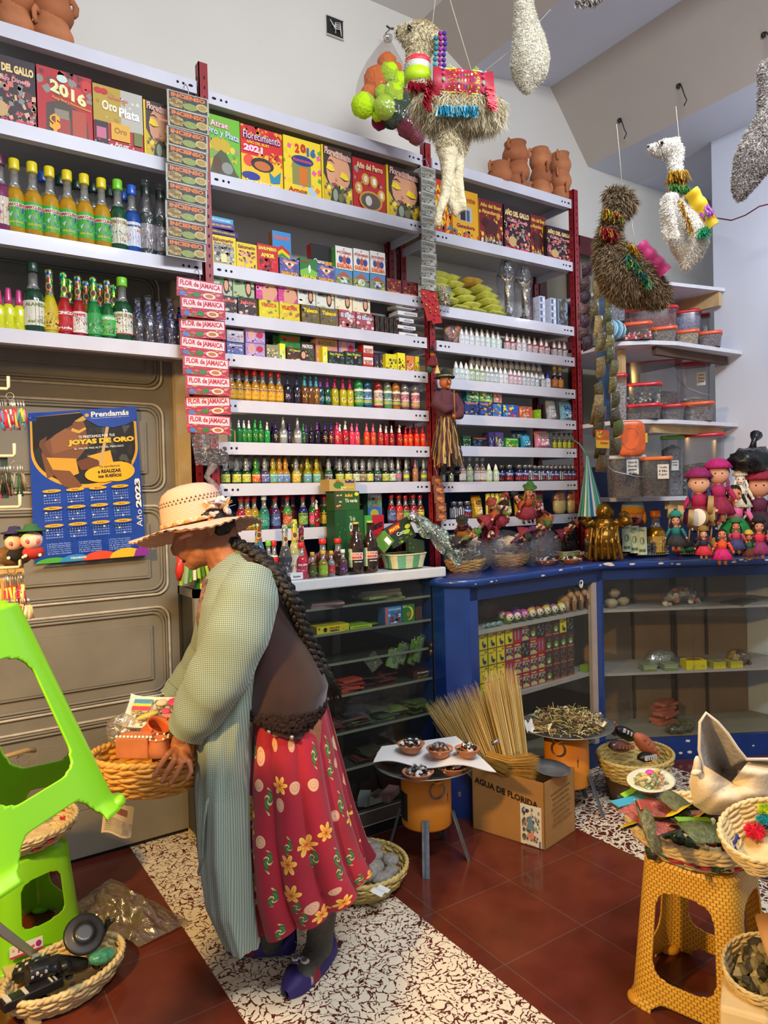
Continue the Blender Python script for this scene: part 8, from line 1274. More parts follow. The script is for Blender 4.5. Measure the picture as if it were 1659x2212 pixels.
# ---- clothes
def loft(st,nu,nv,m,fold=None,lift=0.,th=(0,2*PI),par=None,name='cloth',inner=None):
 n=len(st)-1
 def fn(u,v,l=0):
  s=v*n;k=min(int(s),n-1);f=s-k;f2=f*f*(3-2*f)*.4+f*.6;a=[p+(q-p)*f2 for p,q in zip(st[k],st[k+1])];t_=th[0]+(th[1]-th[0])*u
  x0,y0,x1,y1,rd,dd=a;w=(1+fold(u,v))if fold else 1;c=(cos(t_)*w);cx,cy=(x0+x1)/2,(y0+y1)/2
  return W_(cx+(x1-x0)/2*c,cy+(y1-y0)/2*c,dd)+HV*((rd+l)*sin(t_)*w)
 g=MB();g.T=TW;g.grid(lambda u,v:fn(u,v,0),nu,nv,m,uv=True)
 if inner:g.grid(lambda u,v:fn(u,v,-.006),nu,nv,inner)
 return g.build(name,par or woman),fn
def ging(nt,b,nd,L):
 tc=nd('ShaderNodeTexCoord');sx=nd('ShaderNodeSeparateXYZ');L(tc.outputs['Object'],sx.inputs[0])
 def m_(op,a,c):n=nd('ShaderNodeMath',operation=op);[L(x,n.inputs[i])if not isinstance(x,(int,float))else n.inputs[i].__setattr__('default_value',x)for i,x in enumerate((a,c))];return n.outputs[0]
 hx=m_('ADD',m_('MULTIPLY',sx.outputs[0],cos(YAW)),m_('MULTIPLY',sx.outputs[1],-sin(YAW)));s1=m_('SINE',m_('MULTIPLY',hx,1150),0);s2=m_('SINE',m_('MULTIPLY',sx.outputs[2],1250),0)
 r=ramp(nd,[(0,'#56695f'),(.3,'#667a70'),(.58,'#8b9c8e'),(1,'#b4bcaa')]);L(m_('ADD',m_('MULTIPLY',m_('ADD',s1,s2),.26),.5),r.inputs[0])
 L(r.outputs[0],b.inputs['Base Color']);b.inputs['Roughness'].default_value=.9;b.inputs['Sheen Weight'].default_value=.2
COAT=nodemat('checked_cotton',ging)
def fl_(k,am,ph=0):return lambda u,v:am*(.25+v)*sin(2*PI*k*u+ph+2.2*sin(v*4))+.5*am*v*sin(2*PI*(k*2+1)*u+v*5)
RB=[(462,1222,522,1180,.05,0.),(446,1252,572,1200,.13,0.),(434,1300,612,1262,.17,-.01),(428,1352,622,1330,.175,-.02),(424,1410,602,1410,.17,-.03),(424,1490,575,1490,.16,-.05),(430,1590,556,1570,.14,-.07),(430,1700,546,1690,.13,-.08),(434,1820,545,1820,.13,-.09),(450,1930,550,1940,.12,-.1),(484,2008,562,2030,.1,-.1)]
coat,cfn=loft(RB,96,110,COAT,lambda u,v:(.05*(.3+v)*sin(2*PI*6*u+3*sin(v*5))+.025*sin(9*v+8*PI*u))+.03*v*sin(2*PI*15*u+v*8),name='coat',inner=COAT)
def sleeve(pts,nm,nu=40,nv=60):
 P=[W_(a,b,e)for a,b,r,e in pts];R=[r*DW/FPX for a,b,r,e in pts];n=len(P)-1
 def fn(u,v,o=0):
  s=v*n;k=min(int(s),n-1);f=s-k;c=P[k].lerp(P[k+1],f);t=(P[min(k+2,n)]-P[max(k-1,0)]).normalized();x=t.cross(HV).normalized();y=x.cross(t).normalized();r=R[k]+(R[k+1]-R[k])*f
  a=2*PI*u;w=1+.045*sin(3*a+v*7)+.035*sin(v*26+2*sin(a))*(.3+abs(v-.1));return c+(x*cos(a)+y*sin(a))*(r*w-o)
 g=MB();g.T=TW;g.grid(fn,nu,nv,COAT,closeu=True);g.grid(lambda u,v:fn(u,v,.006),nu,nv,COAT,closeu=True);g.build(nm,woman)
sleeve([(548,1235,48,-.1),(535,1290,62,-.15),(512,1370,62,-.19),(485,1440,60,-.2),(455,1495,58,-.2),(425,1545,50,-.19),(405,1578,43,-.18)],'sleeve');sleeve([(480,1290,50,.1),(450,1400,44,.2),(420,1450,38,.2),(385,1490,32,.18),(365,1510,28,.16)],'sleeve')
g=MB();g.T=TW
g.grid(lambda u,v:cfn(.56+.02*u-.015*v,.12+.8*v,.006+.004*u),4,40,COAT)
g.tube([W_(452,1700,-.2),W_(440,1780,-.2),W_(436,1850,-.19),(W_(428,1888,-.17))],.009,COAT,6,flat=.25);g.build('belt_end',woman)
g=MB();g.T=TW
g.tube([W_(444,1250,-.09),W_(436,1300,-.1),W_(430,1335,-.1),W_(434,1370,-.1)],[.007,.009,.009,.006],M('#7a5548',.8,var=.6,scale=90),8);g.build('blouse',woman)
BRN=M('#321a18',.95,var=.25,scale=12,sheen=.3);st=[(520,1190,585,1208,.09,0),(530,1240,622,1248,.13,0),(520,1300,644,1296,.15,0),(515,1360,657,1350,.155,0),(515,1430,690,1430,.165,0),(520,1480,710,1480,.175,0),(530,1515,702,1530,.18,0),(545,1522,684,1572,.18,0)]
vest,vfn=loft(st,64,50,BRN,lambda u,v:.02*sin(2*PI*4*u+v*5),name='vest',inner=BRN)
g=MB();g.T=TW;CUR=M('#2a1613',1.,bump=1,bscale=120)
for k in range(560):u,v=RN.uniform(.5,1.),RN.uniform(.8,.93);g.ell(vfn(u,v,.004),RN.uniform(.005,.009),CUR,6,4)
g.build('curly_trim',woman)
for u in(.63,.72,.82):g=MB();g.T=TW;g.ell(vfn(u,.975,.004),.0065,M('#c8c4c0',.25,.8),10,8);g.build('snap_button',woman)
def skirtm(nt,b,nd,L):
 tc=nd('ShaderNodeTexCoord');mp=nd('ShaderNodeMapping');mp.inputs['Scale'].default_value=(18,11,1);L(tc.outputs['UV'],mp.inputs[0])
 def m_(op,a,c=0.,e=None):
  n=nd('ShaderNodeMath',operation=op)
  for i,x in enumerate((a,c)+((e,)if e is not None else())):
   if isinstance(x,(int,float)):n.inputs[i].default_value=x
   else:L(x,n.inputs[i])
  return n.outputs[0]
 vo=nd('ShaderNodeTexVoronoi',_Scale=1.,_Randomness=.75,voronoi_dimensions='2D');L(mp.outputs[0],vo.inputs['Vector'])
 df=nd('ShaderNodeVectorMath',operation='SUBTRACT');L(mp.outputs[0],df.inputs[0]);L(vo.outputs['Position'],df.inputs[1]);sx=nd('ShaderNodeSeparateXYZ');L(df.outputs[0],sx.inputs[0]);sc=nd('ShaderNodeSeparateXYZ');L(vo.outputs['Color'],sc.inputs[0])
 d=vo.outputs['Distance'];x,y=sx.outputs[0],sx.outputs[1];ang=m_('ARCTAN2',y,x);kind=sc.outputs[0];siz=m_('ADD',m_('MULTIPLY',sc.outputs[1],.16),.22)
 petal=m_('MULTIPLY',siz,m_('ADD',m_('MULTIPLY',m_('ABSOLUTE',m_('COSINE',m_('MULTIPLY',ang,3))),.95),.5));flower=m_('LESS_THAN',d,petal)
 disc=m_('LESS_THAN',d,siz);tail=m_('MULTIPLY',m_('LESS_THAN',m_('ABSOLUTE',m_('ADD',x,m_('MULTIPLY',m_('SINE',m_('MULTIPLY',y,7)),.1))),m_('SUBTRACT',.13,m_('MULTIPLY',m_('ABSOLUTE',y),.22))),m_('LESS_THAN',m_('ABSOLUTE',y),.5))
 rings=ramp(nd,[(0,'#c87860'),(.25,'#eec8a0'),(.4,'#c88a6a'),(.55,'#f0cca4'),(.7,'#c8866a'),(.85,'#f2d4b0')],'CONSTANT');L(m_('FRACT',m_('MULTIPLY',d,7)),rings.inputs[0])
 fc=ramp(nd,[(0,'#5a1a10'),(.18,'#d8641c'),(.55,'#f0a830'),(1,'#f8d060')]);L(m_('DIVIDE',d,petal),fc.inputs[0])
 gc=ramp(nd,[(0,'#1c2a14'),(.3,'#3f8a3f'),(.62,'#1f3a1c'),(.8,'#c8b478'),(1,'#e8c898')]);L(m_('FRACT',m_('MULTIPLY',m_('ADD',d,m_('MULTIPLY',ang,.1)),3.2)),gc.inputs[0])
 nz=nd('ShaderNodeTexNoise',_Scale=4.,_Detail=3.);L(tc.outputs['UV'],nz.inputs['Vector']);base=ramp(nd,[(.3,'#8e0a22'),(.7,'#b01234')]);L(nz.outputs[0],base.inputs[0])
 def mix(f,a,c):n=nd('ShaderNodeMixRGB');L(f,n.inputs[0]);L(a,n.inputs[1]);L(c,n.inputs[2]);return n.outputs[0]
 def sel(lo,hi):return m_('MULTIPLY',m_('GREATER_THAN',kind,lo),m_('LESS_THAN',kind,hi))
 c=mix(m_('MULTIPLY',m_('MULTIPLY',m_('LESS_THAN',d,m_('MULTIPLY',siz,.9)),sel(-.1,.28)),1),base.outputs[0],rings.outputs[0]);c=mix(m_('MULTIPLY',flower,sel(.28,.5)),c,fc.outputs[0]);c=mix(m_('MULTIPLY',m_('MAXIMUM',tail,m_('MULTIPLY',m_('LESS_THAN',d,.2),1)),sel(.5,.86)),c,gc.outputs[0])
 L(c,b.inputs['Base Color']);b.inputs['Roughness'].default_value=.7;b.inputs['Sheen Weight'].default_value=.2
SKT=nodemat('flowered_cotton',skirtm)
sk=[(545,1400,690,1430,.14,.02),(538,1520,706,1530,.165,.02),(530,1650,733,1640,.185,.02),(526,1780,760,1750,.195,.02),(530,1900,785,1830,.2,.02),(545,1978,803,1868,.205,.02)]
loft(sk,220,70,SKT,lambda u,v:(.05+.17*v)*(abs(sin(PI*11*u+.6*sin(3*v)))**.6-.65)+.03*v*sin(2*PI*5*u),name='skirt',inner=M('#7a1024',.8))
SOCK=M('#57534c',.95,var=.15,scale=50,bump=.8,bscale=120);g=MB();g.T=TW
limb(g,[(694,1920,34,0.),(694,1980,33,.04),(692,2020,30,.06),(688,2050,31,.06),(674,2078,30,.02),(655,2104,24,-.05),(641,2122,16,-.08)],SOCK,16);limb(g,[(600,1960,30,.1),(595,2010,27,.1),(585,2040,24,.1)],SOCK,12)
obj('socks',fuse(g,.006,4,'socks',SOCK),woman)
def shoe(toe,heel,nm,w,zt,near=True):
 A,B=at_z(*toe,0),at_z(*heel,0);d=(A-B);L=d.length;d.normalize();s=d.cross(V((0,0,1)));PU=M('#2e1f66',.6,var=.1);o=thing if False else None;t_=bpy.data.objects.new(nm,None)
 def fn(u,v):
  a=PI*u;x=v;ww=w*(.72+.5*sin(PI*min(1,x*.95+.08))**.7)*(1 if x<.82 else max(.08,math.sqrt(max(0,1-((x-.82)/.19)**2))))*(1 if x>.08 else .65+4.3*x);h=(.062-.012*x)*(1 if x<.84 else max(.35,1-(x-.84)*3.6))
  return B+d*(L*x)+s*(ww*cos(a))+V((0,0,.004+h*abs(sin(a))**.6*(1 if not(.12<x<.58)else .72)))
 g=MB();g.T=TW;g.grid(fn,18,26,PU);g.add([B+d*(L*x)+s*(w*.72*c*(1.25 if .2<x<.85 else .8))+V((0,0,.004))for x,c in((0,-1),(.3,-1),(.6,-1),(.85,-1),(1,0),(.85,1),(.6,1),(.3,1),(0,1))],[tuple(range(9))],M('#1c1830',.8))
 sh=g.build('shoe',woman)
 g=MB();g.T=TW;rd=M('#8a1428',.6)
 g.grid(lambda u,v:fn(u,.56+.16*v)+V((0,0,.003))+d*0,18,4,rd);g.build('red_band',sh)
 g=MB();g.T=TW;sv=M('#b8b8c0',.25,.8);c=fn(.5,.66)+V((0,0,.01))
 g.grid(lambda u,v:fn(u,.7+.04*v)+V((0,0,.005)),18,2,sv)
 for k in(-1,1):g.ell(c+s*(.016*k)+d*.006,(.015,.015,.009),sv,10,6)
 g.ell(c,.008,sv,8,6);g.build('silver_bow',sh)
shoe((618,2160),(712,2045),'shoe',.042,.06);shoe((488,2052),(640,2048),'shoe',.04,.06)
# ---- straw hat
def strawm(nt,b,nd,L):
 tc=nd('ShaderNodeTexCoord');w=nd('ShaderNodeTexWave',wave_type='BANDS',bands_direction='Z',_Scale=62.,_Distortion=1.2,_Detail=2.);L(tc.outputs['Object'],w.inputs['Vector']);r=ramp(nd,[(0,'#cd9880'),(.5,'#e8bda6'),(1,'#f0cdba')]);L(w.outputs[0],r.inputs[0]);L(r.outputs[0],b.inputs['Base Color']);b.inputs['Roughness'].default_value=.75
 bp=nd('ShaderNodeBump',_Strength=.5,_Distance=.003);L(w.outputs[0],bp.inputs['Height']);L(bp.outputs[0],b.inputs['Normal'])
HATM=nodemat('plaited_straw',strawm);HC=W_(421,1128,0.);hx=(-RV*cos(.2)-V((0,0,1))*sin(.2));hz=V((0,0,1))*cos(.2)-RV*sin(.2)
hat=thing('straw_hat','wide-brimmed pale pink straw hat with a braided band worn by the woman','hat',HC);hat.matrix_world=Matrix(((hx.x,-HV.x,hz.x,HC.x),(hx.y,-HV.y,hz.y,HC.y),(hx.z,-HV.z,hz.z,HC.z),(0,0,0,1)))
bpy.context.view_layer.update()
pr=[(0,.118),(.03,.1175),(.058,.112),(.08,.098),(.091,.078),(.096,.05),(.099,.02),(.1,0)]
g=MB();g.lathe(pr,HATM,64,sx=1.,sy=.86,cap=False)
HS=M('#4a3424',.9)
for row,z in((0,.073),(1,.064)):
 for k in range(44):a=2*PI*(k+.5*row)/44;r=.0935 if row==0 else .0955;c=V((r*cos(a),r*.86*sin(a),z));n=V((cos(a),sin(a),.25)).normalized();s=n.cross(V((0,0,1))).normalized();g.poly([c+n*.0012+s*(.0034*p)+V((0,0,.0032*q))for p,q in((-1,-1),(1,-1),(0,1))],HS)
g.build('crown',hat)
def brim(o):return lambda u,v:(lambda a,r:(r*cos(a)*(1+0.*v),r*(.93)*sin(a),-.006-.034*v**1.3*(1-.45*cos(a))+.02*v*v*max(0,-cos(a))+.021*v*sin(a)+.007*v*sin(5*a+1)+.0018*v*sin(46*a)+o))(2*PI*u,.098+.103*v+.0018*(v>.98)*sin(46*2*PI*u))
g=MB();g.grid(brim(0),184,12,HATM,closeu=True);g.grid(brim(-.003),184,12,HATM,closeu=True);g.build('brim',hat)
g=MB()
for j in range(3):g.tube([((.1005+.002*sin(16*a+j*2.09))*cos(a),(.0865+.002*sin(16*a+j*2.09))*sin(a),.006+.004*sin(32*a+j*2.09))for a in[2*PI*k/160 for k in range(160)]],.0036,M(['#e09a8a','#d8a24a','#e8b8a0'][j],.45),6,closed=True)
g.build('braided_band',hat)
g=MB();q=random.Random(4)
for k in range(26):a=2.6+q.uniform(-.35,.35);c=V((.102*cos(a),.09*sin(a),.022+q.uniform(-.015,.03)))+V((cos(a),sin(a),0))*q.uniform(0,.025);g.ell(c,(.013,.009,.004),M(q.choice(['#e8c8b8','#d8b0a4','#b8b4bc','#f0dcd0']),.7),8,5,MR(q.uniform(0,6),3,V((q.uniform(-1,1),q.uniform(-1,1),q.uniform(-1,1)))))
for k in range(9):a=2.6;g.tube([(.105*cos(a),.09*sin(a),.02),((.15)*cos(a)+q.uniform(-.02,0.),.1*sin(a)+q.uniform(-.03,.03),.03+q.uniform(-.01,.03))],.0008,M(q.choice(['#c8a04a','#8a8aa0']),.5),4)
g.build('cloth_flower',hat)
# ---- basket held by the woman
BC_=W_(334,1700,-.03,2.17);t=thing('wicker_basket','wicker basket of clay pots held by the woman in the straw hat','basket',BC_,-.45)
weave(t,.115,.085,.178,.128,.105,11,22,.0058,M('#d9a046',.5,var=.2,scale=40,coat=.15),bulge=.25,rim=1.7)
BZ=BC_.z
P=W_(322,1575,-.02,2.12);pot('clay_pot','small orange clay pot tilted in the carried basket',(P.x,P.y,P.z-.045),.042,.075,M('#c8602c',.6,var=.12,scale=12),(.55,.1,.4),mouth=.8)
P=W_(300,1632,-.09,2.12);t=thing('clay_ornament','square terracotta piece with a white-edged top in the carried basket','ornament',(P.x,P.y,P.z),-.7);g=MB();m=M('#c07040',.75,var=.15,scale=15);g.box(-.055,-.03,0,.04,.03,.06,m);g.lathe([(.03,0),(.032,.02),(.027,.05),(.03,.052),(.02,.052),(.018,.03)],m,16,c=(.06,0,0));g.build('body',t,bevel=.004);g=MB();[g.ell((-.05+.1*i/9,-.028,.062),.0045,'#e8ddc8',7,5)for i in range(10)];[g.ell((.06+.028*cos(a),.028*sin(a),.053),.004,'#e8ddc8',6,4)for a in[k*.7 for k in range(9)]];g.build('white_edging',t)
P=W_(362,1610,.02,2.12);g=MB();g.ell((0,0,0),(.035,.035,.03),M('#d8803a',.6),16,10);tag(g.build('clay_ball',None,P),'rounded orange pot half hidden behind her hand in the carried basket','pot')
P=W_(345,1545,.05,2.14);t=thing('offering_tray','white foam tray of colourful offering pieces on the carried basket','tray',P,rot=(.5,.08,-.5));g=MB()
g.grid(lambda u,v:((u-.5)*.2,(v-.5)*.13,.012*(abs(2*u-1)**6+abs(2*v-1)**6)),16,12,M('#e8e2d4',.5));g.grid(lambda u,v:((u-.5)*.2,(v-.5)*.13,-.004+.012*(abs(2*u-1)**6+abs(2*v-1)**6)),16,12,M('#e8e2d4',.5));g.build('tray',t)
lumps('herb_bed',t,110,(-.085,.085,-.055,.055,.004,.01),.007,['#8a7a4a','#b8a86a','#6a5a34','#c8b888'],5)
g=MB();g.box(-.085,.005,.01,-.03,.052,.013,'#d8c8b0');g.art(lambda u,v,l:V((-.085+.055*u,.005+.047*v,.013+l)),[('r',0,.6,1,1,'#4a9ac0'),('r',0,.35,1,.6,'#e8d84a'),('r',0,0,1,.35,'#e0404a')]);g.build('striped_card',t)
for c,x,y,s,cm in(('#e02a6a',.045,.04,(.03,.018,.006),0),('#d8306a',.02,0.,(.014,.012,.007),0),('#d8c04a',-.03,-.02,(.035,.009,.008),.5),('#c87a5a',.04,-.02,(.028,.01,.008),0),('#c88a5a',.02,-.045,(.05,.009,.008),0),('#e0c8a0',0.,.035,(.018,.014,.007),.3)):g=MB();g.ell((x,y,.018),s,M(c,.5),12,8,MR(cm,3,'Z'));g.build('offering_piece',t)
g=MB();g.grid(lambda u,v:((u-.5)*.2,(v-.5)*.13,.03+.006*sin(u*9)*sin(v*7)),14,10,film('#ffffff',.9,.08,.9,30));g.build('cling_film',t)
P=W_(262,1575,0.,2.14);g=MB();g.ell((0,0,0),(.045,.03,.045),film('#f0e4b8',.6,.1,.9,30),16,10,fn=lambda d:1+.2*NN(d*4));tag(g.build('crumpled_bag',None,P),'crumpled clear bag at the left in the carried basket','bag')
# ------------------------------------------------------------------ braziers, box, brooms
ORG=M('#e08a22',.5,var=.08,scale=12);STL=M('#77797a',.35,.8,var=.2,scale=15);SIL=M('#8f9294',.4,.7,var=.15)
def star(x,y,r):return[(x+(r if k%2==0 else r*.42)*cos(PI/2+PI*k/5),y+(r if k%2==0 else r*.42)*sin(PI/2+PI*k/5))for k in range(10)]
def brazier(label,pl,c,plate,z0,z1,ang,sa,legs,door=None):
 t=thing('brazier',label,'brazier',(c.x,c.y,0));g=MB();g.lathe([(.098,z0),(.101,z0+.006),(.1,z1),(.094,z1),(.094,z0+.01)],ORG,40)
 g.art(lambda u,v,l:V(((.1012+l)*cos(sa+u),(.1012+l)*sin(sa+u),z0+v)),[('p',star(0,.125,.034),'#14100c')],1,.0004)
 if door is not None:g.art(lambda u,v,l:V(((.1014+l)*cos(door+u),(.1014+l)*sin(door+u),z0+v)),[('r',-.32+.16*k,.03,-.16+.16*k,.14,'#14100c')for k in range(4)])
 g.build('can',t);g=MB();R_=.031;cx,cy=.104*cos(ang),.104*sin(ang);s=V((-sin(ang),cos(ang),0));n=V((cos(ang),sin(ang),0))
 g.tube([V((cx,cy,z1-.045))+n*.004+s*(R_*cos(a))+V((0,0,R_*sin(a)))for a in[2*PI*k/24 for k in range(24)]],.0032,STL,7,closed=True);g.build('ring_handle',t);g=MB();g.cbox((cx,cy,z1-.012),(.03,.03,.008),ORG);g.build('handle_tab',t)
 for a in legs:n=V((cos(a),sin(a),0));g=MB();g.beam(n*.104+V((0,0,z0+.05)),n*.165+V((0,0,0)),.028,.004,M('#7c8288',.45,.5,var=.3,scale=30),up=n);g.beam(n*.106+V((0,0,z0+.05)),n*.167+V((0,0,0)),.006,.012,M('#6a7078',.45,.5),up=n);g.build('leg',t)
 t=thing('metal_plate',pl,'plate',(c.x,c.y,z1+.001));g=MB();g.lathe([(.06,0),(.15,.012),(plate,.034),(plate+.004,.037),(plate-.004,.038),(.15,.016),(0,.004)],SIL,44,cap=False);g.build('plate',t);return z1
c1=at_z(935,1868,0)+V((.02,.06,0));zc1=.355;F1=math.atan2(-c1.y,-c1.x)
brazier('orange tin brazier with a black star holding saucers of minerals','wide grey steel plate under the mineral saucers',c1,.205,.145,zc1,F1+.42,F1+1.,(F1-.05,F1+1.4,F1-1.75,F1+2.7),F1-1.15)
def onp(px,py,z):return at_z(px,py,z)
for i,(px,py,k,r)in enumerate(((852,1650,0,.062),(910,1690,1,.062),(986,1677,0,.062))):P=onp(px,py-4,zc1+.025);saucer('clay saucer of %s on the steel plate, %s'%(('black and silver bits','dark rocks','pale glittering bits')[i],('left, under the paper','front centre','front right')[i]),(P.x,P.y+.02,zc1+.022),r,k,seed=40+i)
t=thing('paper_sheet','sheet of white paper laid over the lower saucers on the steel plate','paper',(c1.x,c1.y+.03,zc1+.075));g=MB()
PQ=[onp(806,1640,zc1+.085),onp(1072,1655,zc1+.085),onp(985,1590,zc1+.085),onp(825,1612,zc1+.085)];C_P=V((c1.x,c1.y+.03,zc1+.075))
def pf(u,v):a=PQ[0].lerp(PQ[1],u);b=PQ[3].lerp(PQ[2],u);return a.lerp(b,v)-C_P+V((0,0,.01*sin(u*11)*(1-v)-.012*(1-v)**3))
g.grid(pf,24,8,M('#dcdcdc',.7));g.grid(lambda u,v:pf(u,v)-V((0,0,.002)),24,8,M('#dcdcdc',.7));g.build('sheet',t)
for i,(px,py,k)in enumerate(((888,1612,0),(950,1622,2),(1010,1622,0))):P=onp(px,py+6,zc1+.1);saucer('clay saucer of %s on the white paper, %s'%(('white-flecked black bits','grey pebbles','blue-black bits')[i],('left','middle','right')[i]),(P.x,P.y,zc1+.09),.056-.003*i,k,seed=50+i)
c2=at_d(1225,1690,3.3);c2.z=0;zc2=.355;F2=math.atan2(-c2.y,-c2.x)
brazier('orange tin brazier with a black star holding dried herbs','wide grey steel plate under the dried herb heap',c2,.212,.125,zc2,F2-.35,F2+.5,(F2+1.2,F2+2.6,F2-2))
q=random.Random(14);t=thing('herb_heap','heap of dried herbs, twigs and paper on the far steel plate','herbs',(c2.x,c2.y,zc2+.03));g=MB()
for k in range(620):
 a,r=q.uniform(0,6.28),q.random()**.5*.165;z=.075*(1-(r/.17)**2)*q.uniform(.3,1);p=V((r*cos(a),r*sin(a),z));d=V((q.uniform(-1,1),q.uniform(-1,1),q.uniform(-.2,.5))).normalized()*q.uniform(.02,.06);g.tube([p,p+d*.5+V((0,0,q.uniform(0,.008))),p+d],q.uniform(.001,.003),M(q.choice(['#a8985c','#857a44','#c4ac70','#5f5830','#d8c890','#6a4a34']),.9),4)
g.build('twigs',t)
for k in range(22):a,r=q.uniform(0,6.28),q.random()**.5*.15;w=q.uniform(.015,.035);g=MB();g.grid(lambda u,v:(r*cos(a)+(u-.5)*w*2,r*sin(a)+(v-.5)*w,.03+.02*(1-r/.15)+.012*sin(u*5+k)+.008*sin(v*6)),6,4,M(q.choice(['#c8b48a','#8a7a5a','#b8b0a0','#6a5a3a','#d8c8a0']),.8,var=.3,scale=60));g.build('dried_leaf',t)
g=MB();P=at_d(1145,1530,3.2);g.grid(lambda u,v:(.05*u-.02,.02*v,.045*v+.01*sin(u*9)),8,4,M('#dcd8d0',.7));tag(g.build('paper_scrap',None,(P.x,P.y,zc2+.035)),'crumpled white paper scrap at the left of the herb plate','paper')
bc,bl,br=at_z(1178,1838,0),at_z(1022,1790,0),at_z(1243,1795,0);ex=(bl-bc);ey=(br-bc);Lx,Ly=ex.length,ey.length;ax_=math.atan2(-ex.y,-ex.x);hB=.275
t=thing('cardboard_box','open cardboard box lettered AGUA DE FLORIDA holding straw brooms','box',(bc.x,bc.y,.001));CBD=M('#a8793f',.8,var=.08,scale=6,bump=.1);CBI=M('#8a6434',.85);uX,uY=ex.normalized(),ey.normalized()
g=MB();Z_=V((0,0,1))
for A,B in((V((0,0,0)),ex),(V((0,0,0)),ey),(ex,ex+ey),(ey,ex+ey)):
 mid=(ex+ey)/2;n=((A+B)/2-mid).normalized()*.004;g.prism([A,B,B-n,A-n],(0,0,hB),CBD)
g.prism([V((0,0,0.)),ex,ex+ey,ey],(0,0,.004),CBI);g.build('box_body',t)
g=MB();g.art(quadf(ex,V((0,0,0)),Z_*hB,ex+Z_*hB),[('t','AGUA DE FLORIDA',.48,.72,.88,.1,'#2e2418',.04,-.16)],1,.001);g.build('printed_lettering',t)
g=MB();g.art(quadf(V((0,0,0)),ey,ey+Z_*hB,Z_*hB),[('t',s_,.52,.78-.075*i,.62-.05*(i%3),.035,'#5a4426',.02,.04)for i,s_ in enumerate(('GANCHO CON','TERCER INDUSTRIAL','DE LICORES SA','HECHO EN EL PERU','CONTENIDO 12','BOTELLAS 270 ML','INDUSTRIA PERUANA'))],1,.001);g.build('side_lettering',t)
g=MB();g.art(quadf(ex*.32,ex*.04,ex*.04+Z_*hB*.62,ex*.32+Z_*hB*.62),[('r',0,.02,1,1,'#e0dccc'),('n',70,.08,.12,.92,.94,['#5a5a4a','#a8604a','#4a6a8a','#8a8a6a','#d8b0a0','#3a3a4a','#7a9a5a'],.07,3),('p',[(.5,.78),(.72,.4),(.28,.4)],'#6a8a9a'),('e',.5,.26,.18,.08,'#d88a7a'),('r',.9,.04,.97,.2,'#5a6ab0'),('t','MURRAY',.5,.05,.5,.03,'#5a5a5a')],1,.0015);g.build('printed_label',t)
def broom(label,base,tip,n,rb,rt,L0,cols,seed,curl=0.):
 q=random.Random(seed);t=thing('straw_broom',label,'broom',base);d=(V(tip)-V(base));L=d.length;d.normalize();x=d.cross(HV).normalized();y=d.cross(x);g=MB();ms=[M(c_,.8)for c_ in cols]
 for k in range(n):
  a,r=q.uniform(0,6.28),q.random()**.6;l=L*q.uniform(.82,1.03);p0=x*(rb*r*cos(a))+y*(rb*r*.6*sin(a));p2=d*l+x*(rt*r*cos(a))+y*(rt*r*.6*sin(a));p1=(p0+p2)*.5-x*(curl*.5);w=.0011;m=q.choice(ms);s=x*w if k%2 else y*w
  g.add([p0-s,p0+s,p1+s,p1-s,p2+x*curl,p2+x*curl+s*.3],[(0,1,2,3),(3,2,5,4)],m)
  if k%2==0:
   for j in range(3):o=p1.lerp(p2,q.uniform(.2,1))+x*(curl*.6);e=o+d*q.uniform(.008,.022)+x*q.uniform(-.012,.012)+y*q.uniform(-.01,.01);g.add([o,o+s,e],[(0,1,2)],m)
 g.build('straw',t)
STC=['#e2bf70','#d3ac58','#eed490','#bd9648'];DB_=3.02;BB=bc+(ex+ey)*.5+V((0,0,.01))
broom('wide fan of golden broom straw leaning left out of the box',BB+ex*.15,at_d(975,1500,3.22),2200,.03,.13,0,STC,1);broom('tall upright sheaf of pale broom straw in the box',BB-ex*.05,at_d(1078,1452,3.2),2000,.035,.085,0,['#dcc078','#c9a85a','#e8d294','#b8954a'],2)
broom('narrow sheaf of broom straw between the two big ones',BB+ex*.05+ey*.1,at_d(1030,1490,3.28),450,.02,.04,0,STC,3);broom('thick short golden broom drooping over the box edge',at_d(1050,1640,3.08),at_d(1158,1672,2.99),1700,.035,.062,0,['#c89a44','#b0832f','#daae58','#9a7028'],4,.02)
P=at_d(1188,1662,3.02);t=thing('steel_bowl','shallow steel bowl resting in the cardboard box','bowl',P,rot=(.12,.05,0));g=MB();g.lathe([(.02,-.02),(.055,-.012),(.082,.008),(.084,.01),(.055,-.008),(0,-.016)],SIL,32,cap=False);g.build('bowl',t);g=MB();P=at_d(1062,1606,2.93);g.lathe([(.009,0),(.009,.03)],M('#b8bcc0',.2,.9),14);tag(g.build('metal_band',None,P,(.6,1.1,0)),'short shiny metal tube on the broom straw','tube')
c=at_z(812,1950,0)+V((.01,.13,0));t=thing('wicker_basket','round wicker basket of grey stones on the patterned floor behind the woman','basket',(c.x,c.y,.001),.4);weave(t,.12,.12,.18,.18,.085,10,24,.005,STRAW2,{5:['#b82a3a',None,None,None]},rim=1.6)
STN=M('#8f8a82',.9,var=.25,scale=70,bump=.5,bscale=90);q=random.Random(9)
